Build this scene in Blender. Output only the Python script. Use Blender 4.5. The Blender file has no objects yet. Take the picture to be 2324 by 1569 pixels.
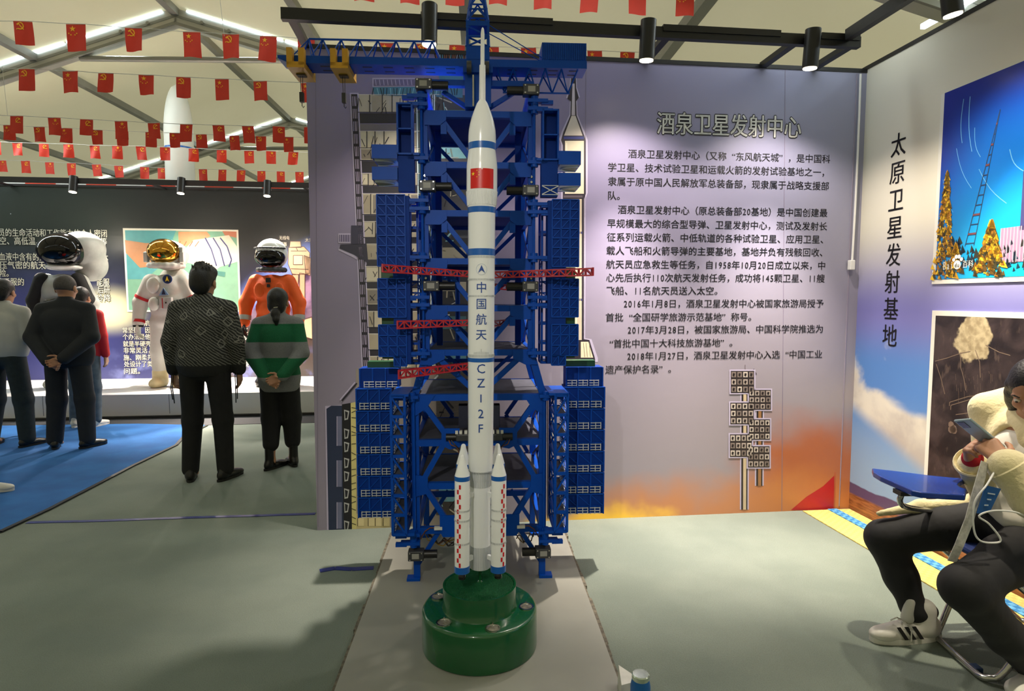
import bpy, bmesh, math, random
import numpy as np
from mathutils import Vector, Matrix

sc = bpy.context.scene
col = sc.collection
R = math.radians

# ------------------------------------------------------------------ camera
CAM_H = 1.44
FPX = 1400.0
PITCH = R(4.33)
cam_d = bpy.data.cameras.new('camera')
cam_d.sensor_width = 36.0
cam_d.lens = FPX / 2324.0 * 36.0
cam_d.clip_start = 0.05
cam_d.clip_end = 200
cam = bpy.data.objects.new('camera', cam_d)
cam.location = (0, 0, CAM_H)
cam.rotation_euler = (math.pi / 2 - PITCH, 0, 0)
col.objects.link(cam)
sc.camera = cam

# ------------------------------------------------------------------ view
sc.view_settings.view_transform = 'Standard'
sc.view_settings.look = 'None'
sc.view_settings.gamma = 1.0
sc.view_settings.use_curve_mapping = False
sc.view_settings.exposure = 0.15

# ------------------------------------------------------------------ world: soft overcast daylight outside the tent
world = bpy.data.worlds.new('world')
sc.world = world
world.use_nodes = True
bg = world.node_tree.nodes['Background']
bg.inputs[0].default_value = (1.0, 1.0, 0.95, 1)
bg.inputs[1].default_value = 1.2

sc.cycles.max_bounces = 5
sc.cycles.diffuse_bounces = 3
sc.cycles.glossy_bounces = 2
sc.cycles.transmission_bounces = 2
sc.cycles.caustics_reflective = False
sc.cycles.caustics_refractive = False
sc.cycles.use_adaptive_sampling = True
sc.cycles.adaptive_threshold = 0.07

TW, TT = R(6.46), R(3.07)       # booth walls and tower/tent stand slightly turned
CW, SW, CT, ST = math.cos(TW), math.sin(TW), math.cos(TT), math.sin(TT)


def Wf(u, v, z):                # booth frame -> world
    return Vector((CW * u - SW * v, SW * u + CW * v, z))


def Tf(x, d, z):                # tower / tent frame -> world
    return Vector((CT * x - ST * d, ST * x + CT * d, z))


def area(name, loc, rot, sx, sy, power, color=(1, 1, 1)):
    l = bpy.data.lights.new(name, 'AREA')
    l.shape = 'RECTANGLE'
    l.size, l.size_y = sx, sy
    l.energy = power
    l.color = color
    o = bpy.data.objects.new(name, l)
    o.location = loc
    o.rotation_euler = rot
    col.objects.link(o)
    return o


# light of the LED tubes that run along the tent rafters (tube meshes stand with the rafters)
RIDGE_X, RIDGE_Z, SLOPE_L, SLOPE_R = -3.84, 5.15, 0.34, 0.28
FRAMES = (-1.1, 3.6, 8.4, 13.1, 17.8)
COOL = (0.87, 0.97, 1.0)
for k, (fd, pl, pr) in enumerate(((-1.1, 5, 6), (3.6, 14, 26), (8.4, 90, 60), (13.1, 50, 40))):
    for s, sl, pw in ((-1, SLOPE_L, pl), (1, SLOPE_R, pr)):
        ang = math.atan(sl)
        xm = RIDGE_X + s * 3.4
        area('led_strip_light', Tf(xm, fd + 0.09, RIDGE_Z - sl * 3.4 - 0.20),
             (0, ang * s, TT), 6.0, 0.05, pw, COOL)


# ------------------------------------------------------------------ pixel helpers (used to read sizes off the photograph)
def ray(px, py):
    dx, dy = (px - 1162.0) / FPX, (784.5 - py) / FPX
    c, s = math.cos(PITCH), math.sin(PITCH)
    return (dx, c + dy * s, -s + dy * c)


def tp(px, py, d):              # -> (x, z) in the tower frame at depth d
    a, b, c = ray(px, py)
    t = d / (-ST * a + CT * b)
    return ((CT * a + ST * b) * t, CAM_H + c * t)


def wp(px, py, v):              # -> (u, z) in the booth frame on the plane v
    a, b, c = ray(px, py)
    t = v / (-SW * a + CW * b)
    return ((CW * a + SW * b) * t, CAM_H + c * t)


def wr(px, py, u):              # -> (v, z) on the right hand wall plane u
    a, b, c = ray(px, py)
    t = u / (CW * a + SW * b)
    return ((-SW * a + CW * b) * t, CAM_H + c * t)


def gp(px, py, z=0.0):          # -> world point on a horizontal plane
    a, b, c = ray(px, py)
    t = (z - CAM_H) / c
    return Vector((a * t, b * t, z))


def at(px, py, Y):              # -> world point at world depth Y
    a, b, c = ray(px, py)
    t = Y / b
    return Vector((a * t, Y, CAM_H + c * t))


# ------------------------------------------------------------------ materials
def lin(c):
    return tuple(((v / 255.0) / 12.92 if v / 255.0 <= 0.04045 else ((v / 255.0 + 0.055) / 1.055) ** 2.4) for v in c)


_mats = {}


def mat(name, rgb, rough=0.5, metal=0.0, var=0.08, scale=14.0, bump=0.0, bscale=None, emit=None, spec=0.5, coat=0.0, sheen=0.0, trans=0.0):
    if name in _mats:
        return _mats[name]
    m = bpy.data.materials.new(name)
    m.use_nodes = True
    nt = m.node_tree
    b = nt.nodes['Principled BSDF']
    c = lin(rgb)
    tc = nt.nodes.new('ShaderNodeTexCoord')
    nz = nt.nodes.new('ShaderNodeTexNoise')
    nz.inputs['Scale'].default_value = scale
    nz.inputs['Detail'].default_value = 4
    nt.links.new(tc.outputs['Object'], nz.inputs['Vector'])
    rp = nt.nodes.new('ShaderNodeValToRGB')
    rp.color_ramp.elements[0].position = 0.3
    rp.color_ramp.elements[1].position = 0.7
    rp.color_ramp.elements[0].color = tuple(v * (1 - var) for v in c) + (1,)
    rp.color_ramp.elements[1].color = tuple(min(1, v * (1 + var)) for v in c) + (1,)
    nt.links.new(nz.outputs['Fac'], rp.inputs['Fac'])
    nt.links.new(rp.outputs['Color'], b.inputs['Base Color'])
    b.inputs['Roughness'].default_value = rough
    b.inputs['Metallic'].default_value = metal
    b.inputs['Specular IOR Level'].default_value = spec
    b.inputs['Coat Weight'].default_value = coat
    b.inputs['Sheen Weight'].default_value = sheen
    b.inputs['Transmission Weight'].default_value = trans
    if bump:
        n2 = nt.nodes.new('ShaderNodeTexNoise')
        n2.inputs['Scale'].default_value = bscale or scale * 6
        n2.inputs['Detail'].default_value = 3
        nt.links.new(tc.outputs['Object'], n2.inputs['Vector'])
        bp = nt.nodes.new('ShaderNodeBump')
        bp.inputs['Strength'].default_value = bump
        bp.inputs['Distance'].default_value = 0.01
        nt.links.new(n2.outputs['Fac'], bp.inputs['Height'])
        nt.links.new(bp.outputs['Normal'], b.inputs['Normal'])
    if emit:
        b.inputs['Emission Color'].default_value = tuple(lin(rgb)) + (1,)
        b.inputs['Emission Strength'].default_value = emit
        m.cycles.emission_sampling = 'NONE'
    _mats[name] = m
    return m


class G:
    """small node-graph helper for the printed murals: works on object space x, z"""

    def __init__(self, name, rough=0.5, bump=0.0, bscale=6.0):
        self.m = bpy.data.materials.new(name)
        self.m.use_nodes = True
        self.nt = self.m.node_tree
        self.b = self.nt.nodes['Principled BSDF']
        self.b.inputs['Roughness'].default_value = rough
        tc = self.nt.nodes.new('ShaderNodeTexCoord')
        self.co = tc.outputs['Object']
        sp = self.nt.nodes.new('ShaderNodeSeparateXYZ')
        self.nt.links.new(self.co, sp.inputs[0])
        self.x, self.y, self.z = sp.outputs
        if bump:
            n = self.noise(bscale, 3, warp=1.2)
            bp = self.nt.nodes.new('ShaderNodeBump')
            bp.inputs['Strength'].default_value = bump
            bp.inputs['Distance'].default_value = 0.02
            self.nt.links.new(n, bp.inputs['Height'])
            self.nt.links.new(bp.outputs['Normal'], self.b.inputs['Normal'])

    def set(self, sock, v):
        if isinstance(v, bpy.types.NodeSocket):
            self.nt.links.new(v, sock)
        else:
            sock.default_value = v

    def math(self, op, a, b=0.0, clamp=False):
        n = self.nt.nodes.new('ShaderNodeMath')
        n.operation = op
        n.use_clamp = clamp
        self.set(n.inputs[0], a)
        self.set(n.inputs[1], b)
        return n.outputs[0]

    def noise(self, scale, detail=4, warp=0.0, vec=None, stretch=None):
        v = vec or self.co
        if stretch:
            mp = self.nt.nodes.new('ShaderNodeMapping')
            mp.inputs['Scale'].default_value = stretch
            self.nt.links.new(v, mp.inputs['Vector'])
            v = mp.outputs[0]
        n = self.nt.nodes.new('ShaderNodeTexNoise')
        n.inputs['Scale'].default_value = scale
        n.inputs['Detail'].default_value = detail
        n.inputs['Distortion'].default_value = warp
        self.nt.links.new(v, n.inputs['Vector'])
        return n.outputs['Fac']

    def step(self, v, lo, hi):
        n = self.nt.nodes.new('ShaderNodeMapRange')
        n.interpolation_type = 'SMOOTHSTEP'
        self.set(n.inputs['Value'], v)
        n.inputs['From Min'].default_value = lo
        n.inputs['From Max'].default_value = hi
        return n.outputs[0]

    def mix(self, f, a, b):
        n = self.nt.nodes.new('ShaderNodeMix')
        n.data_type = 'RGBA'
        self.set(n.inputs['Factor'], f)
        self.set(n.inputs[6], a if isinstance(a, bpy.types.NodeSocket) else tuple(lin(a)) + (1,))
        self.set(n.inputs[7], b if isinstance(b, bpy.types.NodeSocket) else tuple(lin(b)) + (1,))
        return n.outputs[2]

    def done(self, c):
        self.nt.links.new(c, self.b.inputs['Base Color'])
        return self.m


# ------------------------------------------------------------------ mesh building
def ident(a, b, c):
    return Vector((a, b, c))


class MB:
    def __init__(self, frame=ident):
        self.v, self.f, self.fr = [], [], frame

    def add(self, vs, fs):
        o = len(self.v)
        self.v += [self.fr(*p) for p in vs]
        self.f += [tuple(i + o for i in f) for f in fs]
        return self

    def box(self, x0, x1, y0, y1, z0, z1):
        if x0 > x1: x0, x1 = x1, x0
        if y0 > y1: y0, y1 = y1, y0
        if z0 > z1: z0, z1 = z1, z0
        return self.add([(x0, y0, z0), (x1, y0, z0), (x1, y1, z0), (x0, y1, z0), (x0, y0, z1), (x1, y0, z1), (x1, y1, z1), (x0, y1, z1)],
                        [(0, 3, 2, 1), (4, 5, 6, 7), (0, 1, 5, 4), (1, 2, 6, 5), (2, 3, 7, 6), (3, 0, 4, 7)])

    def bar(self, p, q, w, h=None, up=(0, 0, 1)):
        """square bar from p to q; w across, h along up"""
        h = w if h is None else h
        p, q = Vector(p), Vector(q)
        d = (q - p).normalized()
        u = Vector(up)
        s = d.cross(u)
        if s.length < 1e-4:
            u = Vector((0, 1, 0)); s = d.cross(u)
        s.normalize()
        u = s.cross(d).normalized()
        vs = []
        for c in (p, q):
            for a, b in ((-1, -1), (1, -1), (1, 1), (-1, 1)):
                vs.append(tuple(c + s * (a * w / 2) + u * (b * h / 2)))
        return self.add(vs, [(3, 2, 1, 0), (4, 5, 6, 7), (0, 1, 5, 4), (1, 2, 6, 5), (2, 3, 7, 6), (3, 0, 4, 7)])

    def cyl(self, p, q, r0, r1=None, n=12, cap=True):
        r1 = r0 if r1 is None else r1
        p, q = Vector(p), Vector(q)
        d = (q - p).normalized()
        u = Vector((0, 0, 1)) if abs(d.z) < 0.9 else Vector((1, 0, 0))
        s = d.cross(u).normalized()
        u = s.cross(d)
        vs = []
        for c, r in ((p, r0), (q, r1)):
            for k in range(n):
                a = 2 * math.pi * k / n
                vs.append(tuple(c + s * (r * math.cos(a)) + u * (r * math.sin(a))))
        fs = [(k, (k + 1) % n, n + (k + 1) % n, n + k) for k in range(n)]
        if cap:
            fs += [tuple(reversed(range(n))), tuple(range(n, 2 * n))]
        return self.add(vs, fs)

    def tube(self, pts, r, n=8, closed=False):
        pts = [Vector(p) for p in pts]
        m = len(pts)
        rs = r if isinstance(r, (list, tuple)) else [r] * m
        vs = []
        prev = None
        for i, p in enumerate(pts):
            a = pts[i - 1] if i else p
            b = pts[i + 1] if i < m - 1 else p
            d = (b - a).normalized()
            if prev is None:
                u = Vector((0, 0, 1)) if abs(d.z) < 0.9 else Vector((1, 0, 0))
                s = d.cross(u).normalized()
            else:
                s = (prev - d * prev.dot(d)).normalized()
            prev = s
            u = s.cross(d)
            for k in range(n):
                t = 2 * math.pi * k / n
                vs.append(tuple(p + s * (rs[i] * math.cos(t)) + u * (rs[i] * math.sin(t))))
        fs = []
        for i in range(m - 1):
            for k in range(n):
                fs.append((i * n + k, i * n + (k + 1) % n, (i + 1) * n + (k + 1) % n, (i + 1) * n + k))
        fs += [tuple(reversed(range(n))), tuple(range((m - 1) * n, m * n))]
        return self.add(vs, fs)

    def lathe(self, prof, cx=0.0, cy=0.0, n=32, close=True):
        """prof: list of (r, z) from bottom to top"""
        vs = []
        for r, z in prof:
            for k in range(n):
                a = 2 * math.pi * k / n
                vs.append((cx + r * math.cos(a), cy + r * math.sin(a), z))
        fs = []
        for i in range(len(prof) - 1):
            for k in range(n):
                fs.append((i * n + k, i * n + (k + 1) % n, (i + 1) * n + (k + 1) % n, (i + 1) * n + k))
        if close:
            fs += [tuple(reversed(range(n))), tuple(range((len(prof) - 1) * n, len(prof) * n))]
        return self.add(vs, fs)

    def prism(self, pts, off):
        """polygon (list of 3d points) pushed along off"""
        n = len(pts)
        off = Vector(off)
        vs = [tuple(p) for p in pts] + [tuple(Vector(p) + off) for p in pts]
        fs = [tuple(reversed(range(n))), tuple(range(n, 2 * n))] + [(k, (k + 1) % n, n + (k + 1) % n, n + k) for k in range(n)]
        return self.add(vs, fs)

    def face(self, pts):
        return self.add([tuple(p) for p in pts], [tuple(range(len(pts)))])

    def grid(self, fn, nu, nv):
        vs = [tuple(fn(i / nu, j / nv)) for j in range(nv + 1) for i in range(nu + 1)]
        fs = [(j * (nu + 1) + i, j * (nu + 1) + i + 1, (j + 1) * (nu + 1) + i + 1, (j + 1) * (nu + 1) + i) for j in range(nv) for i in range(nu)]
        return self.add(vs, fs)

    def build(self, name, material, parent=None, smooth=False, bevel=0.0, recalc=True):
        me = bpy.data.meshes.new(name)
        off = root_of(parent)
        me.from_pydata([tuple(Vector(p) - off) for p in self.v], [], self.f)
        if recalc or bevel:
            bm = bmesh.new()
            bm.from_mesh(me)
            if recalc:
                bmesh.ops.recalc_face_normals(bm, faces=bm.faces)
            if bevel:
                bmesh.ops.bevel(bm, geom=bm.edges[:], offset=bevel, segments=2, affect='EDGES', profile=0.5, clamp_overlap=True)
            bm.to_mesh(me)
            bm.free()
        if smooth:
            me.shade_smooth()
            try:
                me.set_sharp_from_angle(angle=R(40))
            except Exception:
                pass
        return link(name, me, material, parent)


_origin = {}


def root_of(p):
    while p is not None:
        if p.name in _origin:
            return _origin[p.name]
        p = p.parent
    return Vector((0, 0, 0))


def link(name, me, material, parent=None):
    if isinstance(material, (list, tuple)):
        for mm in material:
            me.materials.append(mm)
    elif material:
        me.materials.append(material)
    o = bpy.data.objects.new(name, me)
    col.objects.link(o)
    if parent is not None:
        o.parent = parent
    return o


def thing(name, label, cat, loc=(0, 0, 0), group=None, rot=None):
    """Empty at the base of a thing; parts are then built in world space (or in its own space when rot is given)"""
    o = bpy.data.objects.new(name, None)
    o.empty_display_size = 0.1
    col.objects.link(o)
    o.location = loc
    if rot is not None:
        o.rotation_euler = rot
        _origin[o.name] = Vector((0, 0, 0))
    else:
        _origin[o.name] = Vector(loc)
    return tag(o, label, cat, group)


def tag(o, label=None, cat=None, group=None, kind=None):
    if label: o['label'] = label
    if cat: o['category'] = cat
    if group: o['group'] = group
    if kind: o['kind'] = kind
    return o


def text_mesh(s, size, spacing=1.0, align='LEFT', bold=0.0, shear=0.0):
    """flat lettering in its own x, y plane"""
    c = bpy.data.curves.new('lettering', 'FONT')
    c.body = s
    c.size = size
    c.space_character = spacing
    c.align_x = align
    c.offset = bold
    c.shear = shear
    c.resolution_u = 2
    o = bpy.data.objects.new('lettering', c)
    col.objects.link(o)
    dg = bpy.context.evaluated_depsgraph_get()
    me = bpy.data.meshes.new_from_object(o.evaluated_get(dg))
    bpy.data.objects.remove(o)
    bpy.data.curves.remove(c)
    me.materials.clear()
    return me


def fit_text(s, x0, x1, zc, h, y, name, material, parent, bold=0.0, vx=None):
    """lettering on a wall (x right, z up, facing -y) stretched to run from x0 to x1; h = height of a character cell"""
    me = text_mesh(s, 1.0, bold=bold / h)
    n = len(me.vertices)
    co = np.empty(n * 3)
    me.vertices.foreach_get('co', co)
    co = co.reshape(-1, 3)
    lo, hi = co[:, 0].min(), co[:, 0].max()
    sx = (x1 - x0) / (hi - lo)
    out = np.empty_like(co)
    out[:, 0] = x0 + (co[:, 0] - lo) * sx
    out[:, 2] = zc + (co[:, 1] - 0.36) * h
    out[:, 1] = y
    me.vertices.foreach_set('co', out.ravel())
    return link(name, me, material, parent)
# ------------------------------------------------------------------ lettering (all glyphs are made once, while the scene is still empty)
WALL_TEXT = [
    ('酒泉卫星发射中心（又称“东风航天城”，是中国科', 268, 1553, 82), ('学卫星、技术试验卫星和运载火箭的发射试验基地之一，', 140, 1515, 168),
    ('隶属于原中国人民解放军总装备部，现隶属于战略支援部', 140, 1545, 258), ('队。', 140, 215, 348),
    ('酒泉卫星发射中心（原总装备部20基地）是中国创建最', 203, 1535, 437), ('早规模最大的综合型导弹、卫星发射中心，测试及发射长', 135, 1533, 525),
    ('征系列运载火箭、中低轨道的各种试验卫星、应用卫星、', 133, 1508, 612), ('载人飞船和火箭导弹的主要基地，基地并负有残骸回收、', 130, 1503, 698),
    ('航天员应急救生等任务，自1958年10月20日成立以来，中', 128, 1520, 785), ('心先后执行110次航天发射任务，成功将145颗卫星、11艘', 128, 1517, 870),
    ('飞船、11名航天员送入太空。', 130, 835, 953), ('2016年1月8日，酒泉卫星发射中心被国家旅游局授予', 240, 1510, 1036),
    ('首批“全国研学旅游示范基地”称号。', 125, 1050, 1123), ('2017年3月28日，被国家旅游局、中国科学院推选为', 265, 1505, 1203),
    ('“首批中国十大科技旅游基地”。', 150, 930, 1290), ('2018年1月27日，酒泉卫星发射中心入选“中国工业', 262, 1500, 1370),
    ('遗产保护名录”。', 122, 540, 1456)]
# far wall lines: text, left px, right px, middle py
FAR_TEXT = [('员的生命活动和工作能力的个人密闭', -3, 243, 528), ('空、高低温、太阳辐射和微流星等', 0, 243, 547), ('血液中含有的氮', -2, 104, 583), ('使体', 216, 246, 586),
            ('压气密的航天', 0, 104, 602), ('外的', 216, 247, 605), ('险。', 0, 20, 620), ('航天服的', -8, 55, 640), ('能服', 220, 249, 641), ('后研', 222, 250, 658), ('冷降', 220, 252, 677)]
FAR_TEXT2 = [('早期航天', 300, 354, 734), ('活动非', 530, 563, 734), ('常坚硬，因此', 279, 354, 750), ('而这', 540, 563, 750), ('个办法是他在', 279, 354, 765), ('尾部', 540, 564, 766),
             ('就是半硬壳的', 280, 355, 781), ('水，', 540, 564, 781), ('非常灵活，因', 281, 362, 796), ('更兼', 542, 565, 797), ('施、刚柔并济', 281, 361, 812), ('关节', 542, 565, 812),
             ('处设计了类似', 282, 360, 827), ('解决', 542, 565, 828), ('问题。', 282, 318, 843), ('无线电', 634, 657, 540), ('监测计算器', 612, 651, 554), ('太阳', 692, 712, 545)]
HEADING = '酒泉卫星发射中心'
SIDE_HEAD = '太原卫星发射基地'
_glyph = {}


def prewarm(chars, bolds):
    todo = []
    for ch in chars:
        for b in bolds:
            c = bpy.data.curves.new('g', 'FONT')
            c.body = ch
            c.size = 1.0
            c.offset = b
            c.resolution_u = 2
            o = bpy.data.objects.new('g', c)
            col.objects.link(o)
            todo.append((ch, b, o, c))
    dg = bpy.context.evaluated_depsgraph_get()
    for ch, b, o, c in todo:
        me = bpy.data.meshes.new_from_object(o.evaluated_get(dg))
        vs = np.array([v.co[:2] for v in me.vertices]) if len(me.vertices) else np.zeros((0, 2))
        _glyph[(ch, b)] = (vs, [tuple(p.vertices) for p in me.polygons])
        bpy.data.meshes.remove(me)
    for ch, b, o, c in todo:
        bpy.data.objects.remove(o)
        bpy.data.curves.remove(c)


B_REG, B_OUT = 0.010, 0.045
prewarm(sorted(set(''.join(t[0] for t in WALL_TEXT + FAR_TEXT + FAR_TEXT2) + HEADING + SIDE_HEAD + 'Baidu百科')), (0.0,))


def lay(s, bold):
    """-> verts (n, 2) in cells (one full width character = 1), faces"""
    vs, fs, x, n = [], [], 0.0, 0
    for ch in s:
        v, f = _glyph[(ch, 0.0)]
        half = ord(ch) < 128
        adv = 0.5 if half else 1.0
        if len(v):
            w = v.copy()
            if half:
                w[:, 0] = w[:, 0] * 0.82 + (0.5 - (v[:, 0].max() + v[:, 0].min()) * 0.82) / 2
                w[:, 0] += 0
            elif ch == '“':
                w[:, 0] += 0.97 - v[:, 0].max()
            elif ch == '”':
                w[:, 0] += 0.03 - v[:, 0].min()
            w[:, 0] += x
            vs.append(w)
            fs += [tuple(i + n for i in p) for p in f]
            n += len(v)
        x += adv
    vs = np.concatenate(vs)
    # heavier strokes: copies moved a little to all sides
    n = len(vs)
    ks = 2 if bold < 0.02 else 10
    out = [vs + bold * np.array((math.cos(2 * math.pi * k / ks), math.sin(2 * math.pi * k / ks) + 0.3 * (ks == 2) * (1 - 2 * k))) for k in range(ks)]
    return np.concatenate(out), [tuple(i + n * k for i in p) for k in range(ks) for p in fs]


def wall_text(s, x0, x1, zc, h, y, name, material, parent, bold=B_REG, ref=None):
    """one line of print on a wall facing -y in the wall's own space"""
    vs, fs = lay(s, bold)
    rv = lay(s, ref)[0] if ref is not None else vs
    lo, hi = rv[:, 0].min(), rv[:, 0].max()
    sx = (x1 - x0) / (hi - lo)
    me = bpy.data.meshes.new(name)
    me.from_pydata([(x0 + (a - lo) * sx, y, zc + (b - 0.36) * h) for a, b in vs], [], fs)
    return link(name, me, material, parent)


# ================================================================== the setting
WALL_V, WALL_H, WALL_U0, WALL_U1 = 3.86, 2.91, -0.785, 2.768
FAR_V, FAR_Z0 = 9.4, 0.29


def local_wall(name, loc, rotz, x1, thick, h, material, x0=0.0, z0=0.0):
    """wall in its own space: x along, y into the wall, z up"""
    o = MB().box(x0, x1, 0, thick, z0, h).build(name, material)
    o.location = loc
    o.rotation_euler = (0, 0, rotz)
    tag(o, kind='structure')
    return o


# ---- floor carpet
g = G('grey needle felt carpet', rough=0.95, bump=0.35, bscale=160)
n1 = g.noise(2.2, 5)
n2 = g.noise(230, 2)
c = g.mix(g.step(n1, 0.3, 0.7), (112, 123, 114), (124, 134, 124))
c = g.mix(g.math('MULTIPLY', g.step(n2, 0.4, 0.75), 0.4), c, (90, 98, 90))
M_floor = g.done(c)
fl = MB(Tf).box(-11.3, 3.66, -7.0, 18.0, -0.08, 0).build('floor', M_floor)
tag(fl, 'grey needle felt carpet covering the tent floor', kind='structure')

# ---- blue carpet in front of the far exhibits
g = G('blue carpet', rough=0.95, bump=0.3, bscale=120)
c = g.mix(g.step(g.noise(3.0, 4), 0.3, 0.7), (20, 84, 148), (30, 100, 168))
M_blue_carpet = g.done(c)
edge = [(-9.5, -1.2), (-4.6, 2.35), (-3.157, 3.706), (-3.0, 4.30), (-2.98, 4.66), (-3.08, 5.3), (-3.22, 6.0), (-3.36, 6.55), (-3.47, 6.97)]
edge = [(-7.2, 1.0), (-4.9, 2.0), (-3.157, 3.706)] + [tuple(gp(*p).xy) for p in ((110, 1159), (205, 1110), (300, 1060), (400, 1012), (415, 995), (440, 982), (470, 967))]
poly = edge + [(-4.3, 7.0), (-9.6, 6.6), (-9.9, 1.0)]
bc = MB().prism([(x, y, 0.001) for x, y in poly], (0, 0, 0.008)).build('blue_carpet', M_blue_carpet)
tag(bc, 'bright blue carpet laid in front of the space suit display', 'carpet')
rim = MB()
for i in range(1, len(edge) - 1):
    rim.bar((edge[i][0], edge[i][1], 0.008), (edge[i + 1][0], edge[i + 1][1], 0.008), 0.03, 0.008)
rim.build('edge_tape', mat('black tape', (22, 22, 24), 0.4), bc)

# ---- blue tape strips on the floor
M_tape = mat('blue tape', (28, 44, 120), 0.45, var=0.2, scale=30)


def tape(pts, w, label):
    m = MB()
    ps = [gp(*p) for p in pts]
    for a, b in zip(ps, ps[1:]):
        m.bar((a.x, a.y, 0.002), (b.x, b.y, 0.002), w, 0.003)
    tag(m.build('floor_tape', M_tape), label, 'tape')


tape([(62, 1187), (230, 1183), (420, 1176), (560, 1172), (716, 1167)], 0.035, 'long dark blue tape strip running across the carpet to the purple wall')
tape([(726, 1297), (760, 1291), (800, 1293), (848, 1290)], 0.04, 'short bright blue tape piece on the carpet beside the white board')

# ---- purple information wall
g = G('mauve mural print', rough=0.38, bump=0.05, bscale=4)
nse = g.noise(1.1, 5, warp=0.6)
base = g.mix(g.step(g.z, 0.3, 2.4), (148, 142, 152), (134, 126, 160))
base = g.mix(g.step(g.x, 1.2, 3.4), base, g.mix(g.step(g.z, 0.3, 2.6), (150, 142, 148), (140, 142, 168)))
base = g.mix(g.math('MULTIPLY', g.step(g.x, 0.9, 0.0), 0.5), base, (140, 132, 156))
# orange dust cloud (printed) low on the right, flame glow colours along the lower edge
sx = g.math('ADD', g.x, g.math('MULTIPLY', g.math('SUBTRACT', nse, 0.5), 0.9))
sz = g.math('ADD', g.z, g.math('MULTIPLY', g.math('SUBTRACT', g.noise(2.3, 4), 0.5), 0.5))
cloud = g.math('MULTIPLY', g.step(sx, 2.75, 3.2), g.step(sz, 0.78, 0.36))
base = g.mix(g.math('MULTIPLY', cloud, 0.9), base, (172, 92, 40))
low = g.math('MULTIPLY', g.step(sz, 0.33, 0.02), g.step(g.x, 1.35, 1.9))
base = g.mix(g.math('MULTIPLY', low, 0.85), base, (196, 128, 74))
fl2 = g.math('MULTIPLY', g.step(g.math('ADD', sz, g.math('MULTIPLY', g.math('ABSOLUTE', g.math('SUBTRACT', g.x, 1.75)), 0.22)), 0.16, 0.02), g.step(g.x, 1.2, 1.35))
base = g.mix(fl2, base, (250, 200, 70))
M_wall = g.done(base)
wall_back = local_wall('wall_back', Wf(WALL_U0, WALL_V, 0), TW, WALL_U1 - WALL_U0, 0.08, WALL_H, M_wall)
tag(wall_back, 'mauve exhibition wall printed with a launch pad picture and black text')
M_black = mat('black metal', (20, 20, 22), 0.45, var=0.05)
MB().box(-0.004, WALL_U1 - WALL_U0, -0.004, 0.085, WALL_H, WALL_H + 0.025).build('cap_rail', M_black, wall_back)

# ---- right hand wall with sky print
g = G('sky mural print', rough=0.38, bump=0.06, bscale=4)
n1 = g.noise(1.5, 6, warp=0.5)
n3 = g.noise(3.2, 6, warp=0.3)
c = g.mix(g.step(g.z, 1.95, 1.35), (222, 218, 202), (126, 124, 190))
c = g.mix(g.step(g.z, 1.35, 1.0), c, (84, 130, 196))
c = g.mix(g.step(g.z, 0.9, 0.3), c, (138, 168, 204))
# bank of cloud sloping across the sky
lineh = g.math('ADD', g.math('MULTIPLY', g.x, -0.42), 0.98)
dz = g.math('SUBTRACT', g.z, lineh)
dzn = g.math('ADD', dz, g.math('MULTIPLY', g.math('SUBTRACT', n1, 0.5), 0.7))
cl = g.math('MULTIPLY', g.step(dzn, 0.06, -0.04), g.step(dz, -0.30, -0.17))
c = g.mix(g.math('MULTIPLY', cl, 0.92), c, g.mix(g.step(n3, 0.35, 0.65), (186, 176, 166), (226, 218, 200)))
wisp = g.math('MULTIPLY', g.step(n3, 0.56, 0.72), g.math('MULTIPLY', g.step(g.z, 0.95, 1.05), g.step(g.z, 1.4, 1.25)))
c = g.mix(g.math('MULTIPLY', wisp, 0.8), c, (206, 208, 214))
# purple hills and brown plain
hz = g.math('ADD', g.math('MULTIPLY', g.noise(2.0, 4), 0.10), 0.14)
c = g.mix(g.step(g.math('SUBTRACT', g.z, hz), 0.005, -0.005), c, (86, 70, 106))
c = g.mix(g.step(g.z, 0.125, 0.105), c, g.mix(g.step(g.noise(9, 4, stretch=(1, 1, 8)), 0.35, 0.65), (120, 70, 38), (164, 104, 60)))
M_sky = g.done(c)
RW_LEN = 3.5
# its own x runs from the corner towards the camera
wall_right = local_wall('wall_right', Wf(WALL_U1, WALL_V + 0.08, 0), TW - math.pi / 2, RW_LEN, 0.08, 2.93, M_sky)
tag(wall_right, 'white to blue exhibition wall printed with sky and clouds')
MB().box(0, RW_LEN, -0.004, 0.085, 2.93, 2.955).build('cap_rail', M_black, wall_right)

# ---- far display wall and plinth
g = G('dark space print', rough=0.4)
nn = g.noise(0.5, 4, warp=0.5)
c = g.mix(g.step(g.z, 2.3, 0.6), (24, 27, 28), (38, 42, 88))
c = g.mix(g.step(g.x, 4.2, 7.6), g.mix(g.step(g.z, 1.0, 2.4), (48, 52, 112), (30, 42, 38)), c)
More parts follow.
